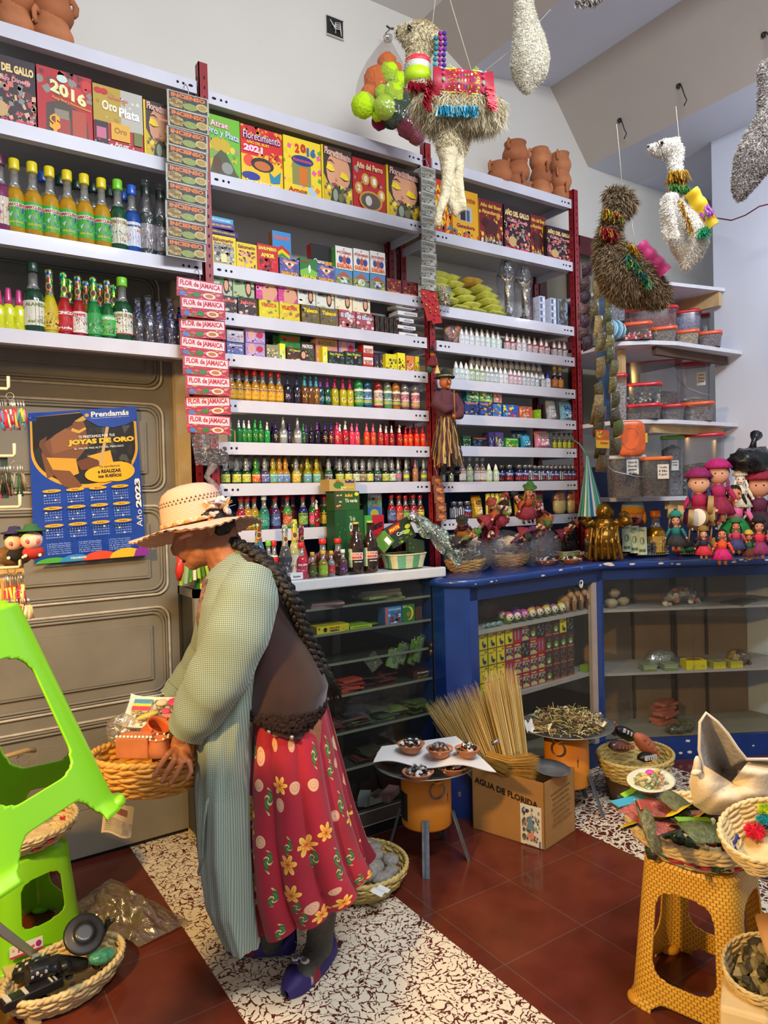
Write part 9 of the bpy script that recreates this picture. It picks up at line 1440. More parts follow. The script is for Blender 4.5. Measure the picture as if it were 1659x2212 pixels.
for i,(dx,dy,z,a,b,r)in enumerate(((-.02,-.09,.1,.085,.048,.2),(.06,-.02,.105,.05,.03,.6),(-.01,.02,.125,.075,.04,-.5),(.09,.04,.1,.045,.03,.1),(.04,.08,.12,.06,.035,.9),(-.05,.09,.12,.055,.035,0),(.11,-.05,.085,.045,.032,1.2),(-.08,0.,.11,.06,.04,.4),(.02,-.13,.08,.05,.03,0),(-.08,-.1,.085,.05,.032,.8),(.1,.1,.09,.04,.03,.3),(0.,.13,.1,.05,.03,.1),(.07,-.11,.08,.04,.028,.7))):
 g=MB();sd=q.uniform(0,50);g.ell((0,0,0),(a*.9,b*1.,b*.72),STN,20,12,MR(r,3,'Z')@MR(q.uniform(-.3,.3),3,'X'),fn=lambda d:1+.07*NN(d*1.6+V((sd,0,0))));tag(g.build('stone',None,(c.x+dx,c.y+dy,z)),('largest smooth grey stone at the front of the basket','small grey stone right of the largest','long stone on top of the pile','pale rounded stone by the right rim','oval stone at the back right of the pile','stone at the back left of the pile','stone against the right rim','stone beside the red skirt','half-buried stone at the front','front left stone under the skirt hem','small stone at the far right back','rearmost stone of the pile','small stone at the front right')[i],'stone','grey stones in the wicker basket')
P=at_z(822,1925,.095);g=MB();g.grid(lambda u,v:((u-.5)*.07,(v-.5)*.045,.006*sin(u*6)),6,4,M('#e4e4e0',.6));tag(g.build('paper_scrap',None,(P.x,P.y,.098),(.2,.1,.5)),'white paper corner at the front rim of the stone basket','paper')
P=at_d(1372,1660,3.42);t=thing('wicker_basket','straw basket of carved figures beside the far brazier','basket',(P.x,P.y,.1),.2);weave(t,.14,.12,.2,.165,.1,10,24,.005,STRAW2,rim=1.6);CX3=P
g=MB();g.lathe([(.13,0),(.14,.1)],M('#4a3828',.8),20,cap=True);tag(g.build('round_stand',None,(P.x,P.y,0)),'dark low stand under the straw basket of carvings','stand')
for i,(px,py,dd,r,m,lb,rt)in enumerate(((1395,1610,-.04,(.1,.035,.035),M('#b8684a',.6,var=.15),'long terracotta figure lying in the far basket',.75),(1340,1612,-.08,(.075,.035,.028),M('#5a3a30',.3,coat=.5),'film-wrapped dark bowl-like carving in the far basket',.25),(1352,1585,.02,(.08,.03,.03),M('#1c1c1e',.5,var=.4),'black and white block carving at the back of the far basket',.5),(1395,1635,-.12,(.05,.03,.022),M('#17171a',.4),'small black carving with white marks at the right rim',.1),(1325,1572,.06,(.05,.02,.03),M('#3a4a58',.5,var=.6,scale=50),'grey-blue patterned piece at the back left',.9))):
 Q=at_d(px,py,3.42+dd);t=thing('carving',lb,'carving',Q,rot=(0,rt,0));g=MB();g.ell((0,0,0),r,m,16,10,fn=lambda d:1+.12*NN(d*3+V((i,0,0))));[g.cbox((r[0]*(k-2)/3,-r[1]*.9,r[2]*.2),(.006,.012,.02),'#c8c8c4' if i in(2,3)else '#a85f42')for k in range(5)];g.build('carving_body',t)
# ------------------------------------------------------------------ stools
def stool(label,c,rt_,rb_,h,mat,rot=(0,0,0),win=(.18,.82,.24,.8),ar=.07):
 t=thing('plastic_stool',label,'stool',c,rot=rot);n,m_=176,72;bm=bmesh.new();uvl=bm.loops.layers.uv.new('UVMap')
 def P(i,j):v=j/m_;a=2*PI*i/n;s=sq(a+PI/4,0)**1.;r=(rb_+(rt_-rb_)*v)*(1+.05*max(0,.06-v)/.06)*(.9 if v>.985 else 1);return V((r*s*cos(a),r*s*sin(a),h*v))
 vs=[[bm.verts.new(P(i,j))for i in range(n)]for j in range(m_+1)]
 for j in range(m_):
  for i in range(n):
   f=((i+.5)/n*4)%1;v=(j+.5)/m_;x=abs(f-.5);zc=(v-(win[2]+win[3])/2)/((win[3]-win[2])/2);xc=x/((win[1]-win[0])/2)
   if abs(zc)**5+abs(xc)**5<1 or(v<ar and x<.3-.1*(v/ar)**2):continue
   fc=bm.faces.new((vs[j][i],vs[j][(i+1)%n],vs[j+1][(i+1)%n],vs[j+1][i]));fc.smooth=True
   for lp,(a,b)in zip(fc.loops,((i,j),(i+1,j),(i+1,j+1),(i,j+1))):lp[uvl].uv=(a/n,b/m_)
 top=bm.faces.new([vs[m_][i]for i in range(n)]);bmesh.ops.delete(bm,geom=[v for v in bm.verts if not v.link_faces],context='VERTS');[bmesh.ops.smooth_vert(bm,verts=[v for v in bm.verts if v.is_boundary and v.co.z>.001],factor=.5,use_axis_x=True,use_axis_y=True,use_axis_z=True)for _ in range(5)];bmesh.ops.solidify(bm,geom=bm.faces[:],thickness=.004);me=bpy.data.meshes.new('stool_body');bm.to_mesh(me);bm.free();me.materials.append(mat);obj('stool_body',me,t)
 for k in range(4):
  a=PI/2*k;s=sq(a+PI/4,0);g=MB();g.T=MT((rb_*s*cos(a)*.985,rb_*s*sin(a)*.985,0.))@MR(a,4,'Z');g.lathe([(.026,0),(.03,.004),(.028,.014),(.02,.02)],mat,14,sx=.7);g.build('foot',t)
 return t
def wvm(nt,b,nd,L):
 tc=nd('ShaderNodeTexCoord');br=nd('ShaderNodeTexBrick',_Scale=1.,_Mortar_Size=.0018,_Brick_Width=.015,_Row_Height=.021,_Mortar_Smooth=.9);L(tc.outputs['UV'],br.inputs['Vector']);br.inputs['Color1'].default_value=lin('#f4be48');br.inputs['Color2'].default_value=lin('#eeb442');br.inputs['Mortar'].default_value=lin('#d89c30');L(br.outputs[0],b.inputs['Base Color'])
 bp=nd('ShaderNodeBump',_Strength=1.,_Distance=.004,invert=True);L(br.outputs['Fac'],bp.inputs['Height']);L(bp.outputs[0],b.inputs['Normal']);b.inputs['Roughness'].default_value=.32;b.inputs['Subsurface Weight'].default_value=.05
YW_=nodemat('woven_yellow_plastic',wvm);LIME=M('#8cd818',.3,coat=.25,sss=.06)
f1,f2=at_z(1372,2160,0),at_z(1448,2056,0);sd=(f2-f1);side=sd.length;pr_=V((sd.y,-sd.x,0));cS=(f1+f1+sd+pr_+V((0,0,0)))/2;cS=f1+(sd+pr_)/2;rB=side*.57
stool('yellow woven-pattern plastic stool under the right-hand basket',(cS.x,cS.y,0),rB*.8,rB*1.02,.42,YW_,(0,0,math.atan2(sd.y,sd.x)+PI/4))
sp_=V((cS.x,cS.y,.43));t=thing('wicker_basket','shallow wicker basket with red and green bands on the yellow stool','basket',(sp_.x,sp_.y,.424),.3)
weave(t,.125,.125,.195,.195,.075,11,26,.0052,STRAWP,{4:['#c82a3a','#c82a3a','#2a5a3a',None,'#c82a3a','#c82a3a','#2a5a3a','#b8243a'],5:['#c82a3a','#c82a3a','#2a5a3a',None,'#c82a3a','#c82a3a','#2a5a3a','#b8243a']},rim=1.7)
def leafbag(label,px,py,d,w,h,cols,rot,cat='packet',flat_=None):
 P=at_d(px,py,d);t=thing('herb_pack',label,cat,P,rot=rot);g=MB();m=M(cols[0],.6,var=.5,scale=80,bump=.8,bscale=100);f=lambda s:(lambda u,v:((u-.5)*w,(v-.5)*h,s*.014*sin(PI*u)**.5*sin(PI*v)**.5));g.grid(f(1),8,6,m);g.grid(f(-1),8,6,m);g.build('filling',t);g=MB();g.grid(lambda u,v:((u-.5)*w*1.12,(v-.5)*h*1.12,.018*sin(PI*u)*sin(PI*v)+.001),10,8,film('#e8e8d8',.88,.07,.9,60));g.build('clear_sleeve',t)
 if len(cols)>1:g=MB();g.box(-w*.5,h*.3,.006,w*.5,h*.5,.009,cols[1]);g.build('header',t)
 return t
DR=1.9;tag(lumps('herb_filling',None,130,(sp_.x-.17,sp_.x+.17,sp_.y-.17,sp_.y+.17,.45,.5),.02,['#5a5a2c','#8a3a2a','#3a4a24','#8a7a4a','#2a2a20','#b8a060'],77),'mixed packets and herbs filling the right-hand basket','herbs',kind='stuff')
leafbag('clear sachet of dried green leaves standing at the front left of the right basket',1402,1785,DR-.1,.09,.12,['#8a7f4a','#c8503a'],(1.1,.4,.3));leafbag('olive sachet lying at the right front of the right basket',1515,1795,DR-.12,.11,.08,['#5a6a2a','#7ab02a'],(.3,.2,-.2));leafbag('dark green herb packet under the round tray',1400,1722,DR+.08,.16,.08,['#3a4a24','#8ad02a'],(.35,0.,.1));leafbag('green herb packet beside the foam tray',1462,1735,DR-0.,.11,.08,['#6a6a30'],(.5,.1,.4));leafbag('colourful printed card under the herb packets',1420,1755,DR+0.,.24,.14,['#c8584a','#3a9ab0'],(.25,.15,.1))
for i,(a,b,c_)in enumerate((((1370,1815),(1640,1700),'#e8c81a'),((1430,1830),(1625,1725),'#e0b81a'))):
 A,B=at_d(a[0]-0,a[1]-35,DR-.08),at_d(b[0],b[1],DR-.05);g=MB();g.grid(lambda u,v:A.lerp(B,u)-A+V((0,.05*v,.008*sin(u*16)-.03*v)),20,4,M(c_,.8));g.grid(lambda u,v:A.lerp(B,u)-A+V((0,.05*v,-.008+.008*sin(u*16)-.03*v)),20,3,M(['#1a3a24','#2a1a1a'][i],.8));tag(g.build('woven_band',None,A),('upper','lower')[i]+' yellow and dark woven strap lying across the right basket','strap')
P=at_d(1405,1692,DR+.08);t=thing('offering_tray','oval foam tray of herbs with a magenta spot under film in the right basket','tray',P,rot=(.3,0,-.1));g=MB();g.lathe([(.04,-.012),(.075,.008),(.08,.012),(.07,.01),(0,-.006)],M('#ddd6b4',.5),26,sy=.62,cap=False);g.build('tray',t);lumps('herbs',t,80,(-.06,.06,-.035,.035,0,.028),.008,['#8a8a3a','#b8b86a','#5a6a2a','#c87a5a'],3);g=MB();g.ell((0,.01,.028),(.014,.01,.006),'#d81f9a',10,6);g.ell((-.03,0.,.024),(.026,.006,.006),'#e0a83a',10,6);g.ell((.025,.01,.024),(.022,.006,.006),'#e0b83a',10,6);g.build('bright_pieces',t);g=MB();g.ell((0,0,.008),(.076,.047,.028),film('#ffffff',.9,.06,.9,30),18,10);g.build('cling_film',t)
A=at_d(1560,1760,DR-.06);t=thing('sun_hat','beige sun hat with a raised grey-lined brim lying on the right basket','hat',A);BG=M('#e6d4b4',.85,var=.06,bump=.2,bscale=80);GL=M('#b4ada4',.9,var=.12,scale=50,bump=.5,bscale=60)
ol=[(1525,1540),(1512,1560),(1510,1620),(1520,1665),(1545,1700),(1590,1722),(1640,1728),(1700,1715),(1720,1650),(1659,1640),(1612,1640),(1592,1615),(1572,1585),(1550,1560)]
def hp(p,d):return at_d(p[0],p[1],d)-A
g=MB();cen=(1560,1665);n=len(ol)
g.grid(lambda u,v:(lambda k,f:hp(tuple((ol[k%n][i]*(1-f)+ol[(k+1)%n][i]*f)*v+cen[i]*(1-v)for i in(0,1)),DR-.04-.08*v+.04*(1-v)))(int(u*n),u*n-int(u*n)),56,8,GL);g.build('lining',t)
g=MB();g.grid(lambda u,v:(lambda k,f:hp(tuple((ol[k%n][i]*(1-f)+ol[(k+1)%n][i]*f)*(1-.12*v)+(1545 if i==0 else 1775)*.12*v for i in(0,1)),DR-.12+.1*v))(int(u*n),u*n-int(u*n)),70,6,BG)
g.tube([hp(p,DR-.125)for p in ol],.004,M('#d8ccb8',.8),7,closed=True);g.build('brim',t)
g=MB();S_=[(1500,1640),(1488,1690),(1498,1740),(1530,1760),(1600,1762),(1640,1745),(1690,1730),(1700,1660),(1620,1640)]
def crown(u,v):k=int(u*8);f=u*8-k;k2=min(k+1,8);a=[S_[k][i]*(1-f)+S_[k2][i]*f for i in(0,1)];return hp((a[0]*(1-v)+1580*v,a[1]*(1-v)+1690*v),DR-.09-.05*sin(v*PI)+.004*sin(u*26)*(1-v))
g.grid(crown,60,12,BG);g.build('crown',t);g=MB();g.ell(hp((1506,1655),DR-.13),(.012,.008,.026),BG,10,8);g.ell(hp((1504,1668),DR-.135),(.018,.01,.008),BG,10,6);g.build('strap_knot',t)
P=at_d(1672,1850,1.62);t=thing('wicker_basket','woven basket of bright pompoms cut by the right edge','basket',P,.2,rot=(0,-.35,0));weave(t,.07,.07,.1,.1,.07,12,16,.0036,STRAWP,{2:['#24307a',None],3:['#24307a',None,None]},rim=1.6)
for i,(px,py,r,c_,cn)in enumerate(((1630,1795,20,'#d8143a','crimson'),(1650,1770,15,'#1a9aa8','turquoise'),(1652,1748,14,'#b8d01a','lime'),(1652,1820,16,'#f0641a','orange'),(1660,1840,14,'#2a3aa8','royal blue'),(1640,1740,12,'#8a1a2a','dark red'),(1612,1790,9,'#e8c81a','yellow'),(1658,1790,12,'#e8841a','amber'))):
 P=at_d(px,py,1.66+.01*i);rr=r*1.66/FPX;t=thing('pompom','%s wool pompom at the right edge above the pompom basket'%cn,'pompom',P);g=MB();g.ell((0,0,0),rr*.6,M(c_,.95),12,8);qq=random.Random(i);ms=[M(c_,.95)]
 for k in range(500):d=V((qq.gauss(0,1),qq.gauss(0,1),qq.gauss(0,1))).normalized();s=d.orthogonal().normalized()*.0012;e=d*rr*qq.uniform(.9,1.2);g.add([-s,s,e+s*.4,e-s*.4],[(0,1,2,3)],ms[0])
 g.build('wool_tuft',t)
P=at_d(1668,2110,1.66);t=thing('wicker_basket','straw basket of dried herbs at the lower right corner','basket',(P.x,P.y,P.z-.05),.3,rot=(0,-.3,0));weave(t,.06,.06,.09,.09,.09,13,16,.0032,STRAWP,rim=1.3);lumps('dried_herbs',t,90,(-.07,.07,-.07,.07,.05,.13),.018,['#6a6240','#8a8058','#3a3424','#a89a70'],8);g=MB();P=at_d(1662,2060,1.6)
for k in range(3):g.lathe([(.075-.006*k,0),(.078-.006*k,.004),(.076-.006*k,.05),(.07-.006*k,.05),(.07-.006*k,0)],M(['#b08048','#c8a468','#a87840'][k],.5),30,c=(0,0,.012*k),cap=False)
tag(g.build('bamboo_sieve',None,P,(1.2,.3,.5)),'nested thin wooden sieve hoops at the lower right edge','sieve');P=at_d(1610,2185,1.62);t=thing('cream_parcel','cream cloth-wrapped parcel at the bottom right corner','parcel',P,.5);g=MB();g.box(-.06,-.05,-.06,.07,.05,.035,M('#dcc08a',.8,var=.06));g.build('parcel_body',t,bevel=.01)
# ------------------------------------------------------------------ left side
P=at_z(80,2050,0);cL=at_z(62,2075,0)+V((0,.12,0));stool('lime green plastic stool standing on the floor at the left under a basket',(cL.x,cL.y,0),.118,.15,.335,LIME,(0,0,1.15),win=(.2,.8,.34,.76))
g=MB();fP=at_d(20,2030,1.8);g.box(-.075,0,-.018,.02,.002,.02,'#e8e4dc');g.art(flat(-.075,-.018,.02,.02,0),[('r',0,0,1,1,'#e8e4dc'),('r',0,0,1,.18,'#c82a6a'),('t','Perseo',.5,.5,.5,.34,'#c8283a',.04),('e',.87,.55,.09,.26,'#a82a8a'),('e',.1,.7,.04,.12,'#e8b83a')]);tag(g.build('shop_sticker',None,at_z(75,2075,0)+V((0,-.045,.075)),(0,0,.1)),'white and magenta sticker lettered Perseo on the lime stool','sticker')
P=V((cL.x+.005,cL.y,.34));t=thing('wicker_basket','wicker basket with red and green bands on the lime stool','basket',P,.9);weave(t,.11,.11,.17,.17,.06,11,26,.005,STRAWP,{4:['#b8283a',None,'#2a5a34','#b8283a',None,None],7:['#b8283a','#2a5a34',None,'#b8283a','#b8283a',None]},rim=1.6)
P=at_d(255,1765,2.1);t=thing('newspaper','folded newspaper sheet sticking out of the left basket','newspaper',P,rot=(.1,.15,-.4));g=MB();fn=lambda u,v,l=0:V(((u-.5)*.085,-.02*sin(u*3)-l,(v-.5)*.1+.01*sin(u*5)));g.grid(lambda u,v:fn(u,v),8,8,M('#c8b898',.8));g.art(fn,[('r',.35,.66,.8,.86,'#8a5a4a')]+[('r',.1,.1+.07*k,.9,.13+.07*k,'#a89c84')for k in range(7)],4,.001);g.build('sheet',t)
P=at_d(210,1722,2.1);t=thing('dried_leaf','curled brown dried leaves on the rim of the left basket','leaf',P);g=MB();[g.grid(lambda u,v:((u-.5)*.09,(v-.5)*.03,.012*sin(u*6+k)+.01*k),8,4,M('#7a6444',.9,var=.3))for k in range(3)];g.build('leaf_blade',t)
P=at_d(20,1665,2.3);t=thing('wire_cage','cane hoop with hexagonal wire netting at the left edge','cage',P);g=MB();g.tube([(-.09,0,.03),(-.03,-.02,.052),(.05,0,.055),(.08,.03,.04)],.008,M('#a88a5a',.6),8);g.tube([(-.09,0,-.07),(0,-.02,-.066),(.08,.02,-.05)],.008,M('#c8a46a',.6),8);g.build('hoop',t);g=MB()
for i in range(6):
 for j in range(4):cx,cz=-.08+.03*i,-.05+.026*j+(.013 if i%2 else 0);g.tube([(cx+.017*cos(a),0,cz+.015*sin(a))for a in[PI*k/3 for k in range(6)]],.0011,'#8a7a5a',4,closed=True)
g.build('netting',t)
P=at_d(-28,1862,1.28);ca=Matrix((_r,_u,-_f)).transposed();R3=ca@MR(math.radians(17),3,'Z')@MR(-PI/2,3,'X')@MR(math.radians(26),3,'Z')
o=stool('lime green plastic stool tilted in the air in the left foreground',P,.135,.185,.44,LIME,win=(.2,.8,.25,.76),ar=.12);o.rotation_euler=R3.to_euler()
P=at_z(285,1990,0);t=thing('plastic_bag','crumpled clear plastic bag on the red floor','bag',(P.x,P.y,.002));g=MB();co=[at_z(140,1975,0.)-P,at_z(240,1905,.02)-P,at_z(410,2000,0)-P,at_z(300,2055,0)-P]
def bagf(u,v):b=co[0].lerp(co[3],u).lerp(co[1].lerp(co[2],u),v);e=sin(PI*u)*sin(PI*v);return b+V((.02*NN(V((u*4,v*4,0))),.02*NN(V((u*4,v*4,5))),.012+.05*e*(1+.9*NN(V((u*5,v*5,2))))+.018*NN(V((u*16,v*16,3)))*(e+.1)))
g.grid(bagf,60,44,film('#e0d0a8',.6,.3,.5,22));g.build('bag',t)
P=at_z(158,2188,0)+V((0,.11,0));t=thing('wicker_basket','oval wicker basket of black carved figures on the floor at lower left','basket',(P.x,P.y,.001),.35);weave(t,.12,.085,.175,.125,.07,9,24,.0055,STRAWP,rim=1.6);PB=P
BK=M('#1b1b1d',.4,var=.3,scale=40,coat=.2)
def carv(label,dx,dy,z,rot,build):t=thing('black_carving',label,'carving',(PB.x+dx,PB.y+dy,z),rot=rot);g=MB();build(g);obj('carving_body',fuse(g,.004,2,'c',BK),t);return t
def wmk(t,lst):g=MB();[g.cbox(a,b,M('#c8c4b8',.6))for a,b in lst];g.build('white_marks',t)
t=carv('black carved head with a round brimmed hat in the lower left basket',.055,.03,.125,(.75,-.25,.3),lambda g:(g.ell((0,0,0),(.035,.035,.045),BK),g.lathe([(.01,.03),(.06,.035),(.06,.043),(.03,.048),(.028,.055),(0,.055)],BK,26),g.ell((0,-.036,0),(.008,.008,.014),BK)));wmk(t,[((s*.014,-.033,.012),(.012,.004,.003))for s in(-1,1)]+[((0,-.031,-.022),(.02,.005,.003)),((-.03,-.012,-.02),(.004,.004,.03)),((.03,-.012,-.02),(.004,.004,.03))])
t=carv('black twin-breasted carved torso in the lower left basket',-.03,-.02,.095,(.3,.2,.2),lambda g:(g.tube([(-.08,0,0),(0,0,.005),(.09,-.01,-.01)],[.028,.032,.02],BK,12),g.ell((-.015,-.024,.022),.017,BK),g.ell((.015,-.026,.02),.017,BK)));wmk(t,[((-.075+.012*k,-.024,.012+.008*(k%2)),(.006,.008,.006))for k in range(5)])
t=carv('rectangular black carved block with a pale tip at the front left rim',-.1,-.075,.08,(0,.05,.25),lambda g:g.box(-.08,-.02,-.014,.08,.02,.014,BK));wmk(t,[((-.068,0,.012),(.014,.036,.008)),((.05,0,.014),(.005,.034,.004)),((.062,0,.014),(.005,.034,.004)),((-.02,0,.014),(.01,.036,.003))])
t=carv('checked black and white carved piece at the left of the basket',-.085,.03,.085,(.2,-.2,-.5),lambda g:g.box(-.05,-.02,-.018,.05,.025,.018,BK));wmk(t,[((-.04+.014*k,-.012+.016*j,.019),(.008,.008,.004))for k in range(6)for j in range(3)if(k+j)%2])
t=carv('forked black carving standing at the right rim',.12,.04,.12,(.2,.5,0),lambda g:(g.tube([(0,0,-.03),(0,0,.02),(-.012,0,.045)],[.012,.01,.006],BK),g.tube([(0,0,.02),(.014,0,.045)],[.009,.005],BK)))
g=MB();g.ell((0,0,0),(.05,.03,.022),M('#4a9a7a',.3,var=.5,scale=40,coat=.4),14,8);tag(g.build('green_stone',None,(PB.x+.1,PB.y-.03,.085),(0,.3,.6)),'green banded stone piece at the right of the lower left basket','stone');lumps('dark_carving_bits',None,40,(PB.x-.12,PB.x+.12,PB.y-.08,PB.y+.08,.02,.07),.014,['#1c1c1e','#3a3a38','#b8b4a8'],4);o=bpy.data.objects['dark_carving_bits'];tag(o,'small dark bits filling the bottom of the lower left basket','carvings',kind='stuff')
t=thing('metal_stand','cream metal bracket frame at the lower left corner','stand',at_z(40,2180,0));g=MB();g.T=MT(-at_z(40,2180,0));CM=M('#c8b078',.5);g.beam(at_z(-30,2000,.02),at_z(75,2205,.015),.035,.03,CM);g.beam(at_z(-30,2150,.02),at_z(10,2120,.02),.02,.02,CM);g.beam(at_d(-10,2000,1.7),at_z(78,2065,.03),.006,.025,M('#b8b4b0',.4,.4));g.build('bracket',t)
# ------------------------------------------------------------------ wall calendar on the door
yc=YD-.03;K=[at_y(75,1218,yc),at_y(316,1198,yc),at_y(294,878,yc),at_y(60,893,yc)]
t=thing('wall_calendar','blue 2023 wall calendar poster lettered Prendamás hanging on the grey door','calendar',K[0]);fq=quadf(*[k-K[0]for k in K]);cf=lambda u,v,l:fq(u,v,l)+V((0,-.01*(v>.92)*(u<.12),0))
g=MB();CB_=M('#1c46a8',.28,coat=.4,var=.06);g.grid(lambda u,v:cf(u,v,0),16,20,CB_);g.grid(lambda u,v:cf(u,v,-.002),8,8,CB_);g.build('sheet',t)
def el(x,y,rx,ry,a0=0,a1=2*PI,n=30):return[(x+rx*cos(a0+(a1-a0)*k/n),y+ry*sin(a0+(a1-a0)*k/n))for k in range(n+1)]
A=[('p',[(.01,.97),(.01,.75)]+el(.5,.74,.49,.26,PI,2*PI)[1:]+[(.99,.9),(.62,.99)],'#d8a42a'),('p',[(.03,.97),(.03,.75)]+el(.5,.74,.465,.235,PI,2*PI)[1:]+[(.965,.9),(.62,.985)],'#1a1612')]
A+=[('n',26,.5,.6,.93,.88,['#2a2620','#3a3226','#4a4a44','#1c1814'],.05,4),('p',[(.14,.56),(.1,.72),(.14,.84),(.3,.93),(.5,.9),(.52,.76),(.42,.68),(.36,.62)],'#7a4a2a'),('p',[(.2,.72),(.18,.82),(.3,.89),(.42,.86),(.44,.76)],'#8f5a34'),('e',.44,.9,.055,.05,'#7a4a28'),('e',.45,.945,.07,.022,'#c8a038'),('p',[(.37,.865),(.44,.845),(.51,.87),(.5,.885),(.44,.865),(.38,.885)],'#d8a838'),('p',[(.1,.84),(.08,.78),(.16,.68),(.2,.69),(.13,.78),(.16,.85)],'#6a3f24'),('p',[(.14,.7),(.4,.68),(.42,.58),(.34,.56),(.2,.6)],'#d8a02a'),('p',[(.16,.62),(.34,.6),(.44,.5),(.38,.47),(.28,.5)],'#7a4a28'),('p',[(.4,.66),(.62,.7),(.68,.66),(.6,.6),(.44,.6)],'#6a3a1f'),('p',[(.5,.69),(.72,.72),(.76,.56),(.66,.58),(.6,.66)],'#e0a828'),('p',[(.7,.9),(.73,.9),(.6,.52),(.57,.52)],'#c8a86a'),
('p',[(.45,1),(.52,.93),(.62,.885),(.76,.87),(.9,.885),(1,.92),(1,1)],'#1c46a8'),('t','Prendamás',.74,.965,.36,.036,WH,.03),('e',.52,.962,.02,.012,'#e0a030'),('t','Préstamos inmediatos sobre joyas de oro',.74,.938,.36,.008,'#c8d0e8'),('t','TE PRESTAMOS POR TUS',.6,.82,.34,.018,WH),('t','JOYAS DE ORO',.645,.783,.62,.044,'#f0c030',.07),('t','EL VALOR MAS ALTO DEL MERCADO',.62,.744,.46,.013,'#d8d8d0'),
('p',el(.64,.565,.17,.055),'#f0b414'),('p',el(.78,.575,.16,.066),'#f0b414'),('t','Te ayudamos',.7,.612,.2,.022,'#3a3420'),('t','a REALIZAR',.7,.582,.22,.024,'#2a2418',.05),('t','tus SUEÑOS',.7,.552,.22,.026,'#2a2418',.05)]
for m_ in range(12):
 i,j=m_%4,m_//4;x,y=.17+.205*i,.475-.115*j;A+=[('p',el(x,y,.082,.011),'#e8b01a'),('t','Enero Febrero Marzo Abril Mayo Junio Julio Agosto Septiembre Octubre Noviembre Diciembre'.split()[m_],x,y,.06+.01*(m_>7),.01,'#3a3020')]
 for k in range(4):A+=[('t',('1  2  3  4  5  6  7','8  9  10 11 12 13 14','15 16 17 18 19 20 21','22 23 24 25 26 27 28')[k],x,y-.028-.017*k,.145,.008,'#a8c0e8')]
 for k in range(2):A+=[('e',x-.06+.022*((m_*3+k*4)%6),y-.028-.017*((m_+k*2)%4),.008,.006,'#e0dcc0')]
for k in range(6):
 for i in range(3):A+=[('t',('1 de Enero: Año Nuevo','6 de Abril: Viernes Santo','1 de Mayo: Día del Trabajo','21 de Junio: Año Andino','6 de Agosto: Día Patrio','25 de Dic: Navidad')[(k+i)%6],.2+.27*i,.125-.013*k,.2,.009,'#9ab4e0')]
A+=[('p',el(.15,0,.15,.035,PI,0,16),'#4aa83a'),('p',el(.34,0,.14,.045,PI,0,16),'#2a8ac8'),('p',el(.56,0,.16,.055,PI,0,16),'#d84a2a'),('p',el(.8,0,.16,.06,PI,0,16),'#f0b820'),('p',[(1,0),(1,.08),(.93,.07),(.88,.04),(.86,0)],'#8a2a9a'),('t','78008000',.36,.022,.14,.014,WH,.02)]
g=MB();g.art(cf,A,10,.00025);cr=lambda u,v,l:cf(.955-.055*(v-.5),.36+.34*(u-.5),l);g.art(cr,[('t','Año',.18,.5,.34,1.,WH,0.),('t','2023',.68,.5,.58,1.,WH,.05)],10,.004);g.build('print',t)
# ------------------------------------------------------------------ trinket hooks at the left edge
yh=2.;CH=M('#d8ccb0',.4)
def hook(px,py,w=.05):P=at_d(px,py,yh);t=thing('display_hook','cream display hook at the left edge, %s'%{840:'highest one',985:'below the pencil tassels',1095:'in the middle',1225:'lowest one'}[py],'hook',P);g=MB();g.tube([V((-.12,.02,0)),V((0,0,0)),V((.004,-.002,.006)),V((.004,-.002,.035))],.0045,CH,8);g.build('rod',t)
for px,py in((15,840),(28,985),(40,1095),(40,1225)):hook(px,py)
q=random.Random(31)
def dangle(label,px,py,n,L,cols,sp=.05,cat='keychains',rng=.004,top=0):P=at_d(px,py,yh+.01);t=thing('keychain_bunch',label,cat,P);[(lambda g,x,c_,l:(g.tube([(x,0,0),(x+.003,-.005,-l*.4)],.0012,M('#b0aca8',.3,.8),5),g.tube([(x+.003,-.005,-l*.4),(x+.004+q.uniform(-.01,.01),-.008,-l)],[rng,rng*q.uniform(.4,1.6)],M(c_,.6),6),g.build('keychain',t)))(MB(),q.uniform(-sp,sp),q.choice(cols),L*q.uniform(.7,1))for _ in range(n)];g=MB();g.tube([(.01*cos(a),0,.008+.01*sin(a))for a in[PI*k/5 for k in range(10)]],.001,M('#b0aca8',.3,.8),5,closed=True);g.build('ring',t)
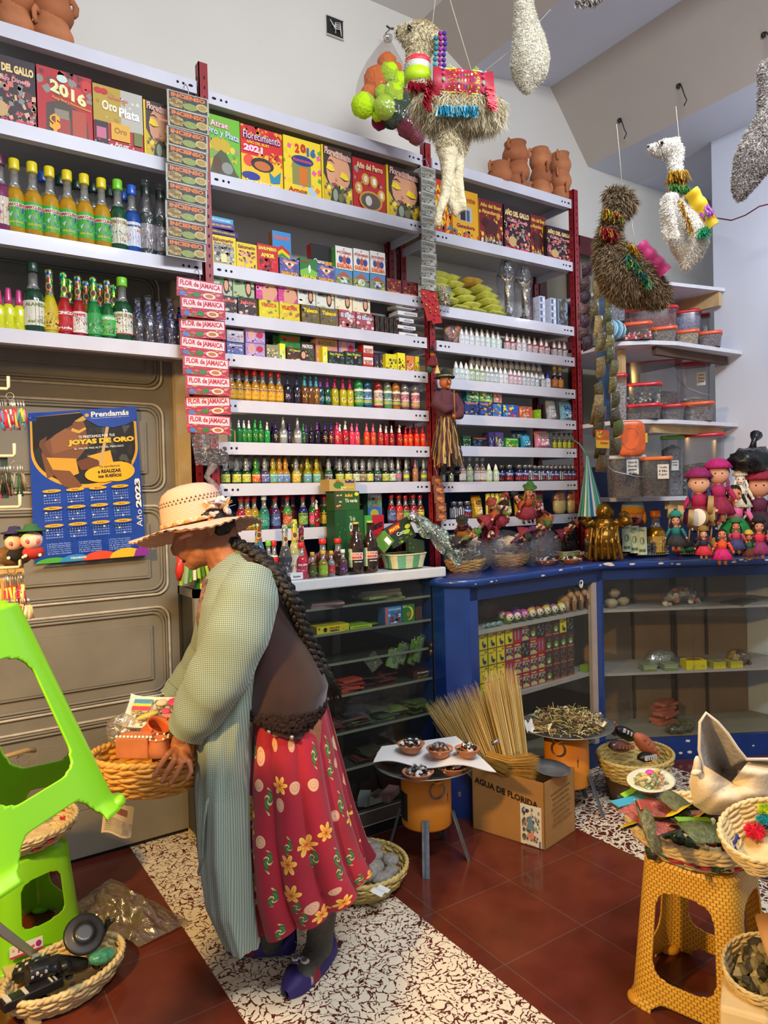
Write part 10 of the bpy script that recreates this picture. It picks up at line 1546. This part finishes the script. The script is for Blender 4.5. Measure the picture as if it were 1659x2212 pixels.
dangle('bunch of colourful pencil-like tassels on the top hook',22,862,26,.09,['#3a8ac8','#c8202a','#e8e0c8','#e8a83a','#8a2a5a','#2a8a8a'],.035);dangle('bunch of dark green and red slender charms',22,1000,24,.095,['#1a4a2a','#5a1a2a','#8a8478','#2a2a24','#7a6a4a'],.03,rng=.0025);dangle('red corded earrings hanging at the lowest hook',25,1238,20,.12,['#c81f2a','#b82a34','#e8d8b0','#c8a04a','#e8c83a'],.035,rng=.005);dangle('bunch of bead strings with red and cream beads above the tilted stool',40,1290,16,.07,['#8a1a24','#e0d0a8','#c8a878'],.03,rng=.006)
for i,(px,c_)in enumerate(((-2,'#c82a7a'),(10,'#1a3a3a'))):g=MB();g.box(-.009,0,-.06,.009,.006,.055,c_);tag(g.build('leather_tag',None,at_d(px,1030,yh)),('magenta strip tag at the left edge' if i==0 else 'dark green strip tag beside the magenta one'),'tag')
for i,(px,py,s)in enumerate(((32,1170,1),(68,1165,1.1))):
 P=at_d(px,py,yh-.02*i);t=thing('couple_charm','round-cheeked felt couple charm with a dark hat, %s one'%('left','right')[i],'keychain',P);g=MB();g.ell((0,0,0),.026*s,M('#e8c0b0',.6),14,10);g.build('head',t);g=MB();g.ell((0,.006,.012),(.028*s,.025*s,.02*s),M('#1a1418',.9),12,8);g.lathe([(.034*s,.022),(.036*s,.026),(.018*s,.03),(.014*s,.042),(0,.044)],M(['#2a2450','#2a5a34'][i],.9),16);g.build('hair_and_hat',t)
 g=MB();[g.ell((x*.012*s,-.023*s,-.004),(.006,.003,.006),'#d85a6a',8,5)for x in(-1,1)];g.build('cheeks',t);g=MB();g.ell((.004,0,-.036),(.026*s,.018,.02),M(['#1a1a1c','#a82a24'][i],.9,var=.3),12,8);[g.ell((x*.018,-.014,-.044),.005,'#f0ece4',6,5)for x in(-1,1)];g.build('felt_body',t)
P=at_d(30,1200,yh+.03);g=MB();g.ell((0,0,0),(.05,.02,.03),M('#6a4a2a',.7,var=.5,scale=60),14,8);tag(g.build('carved_charm',None,P),'brown carved charm half hidden behind the felt couples','keychain')
g=MB();P=at_d(28,1270,yh+.035);g.box(-.07,0,-.05,.03,.004,.065,M('#c8a878',.7));tag(g.build('earring_card',None,P),'tan card behind the red corded earrings','card')
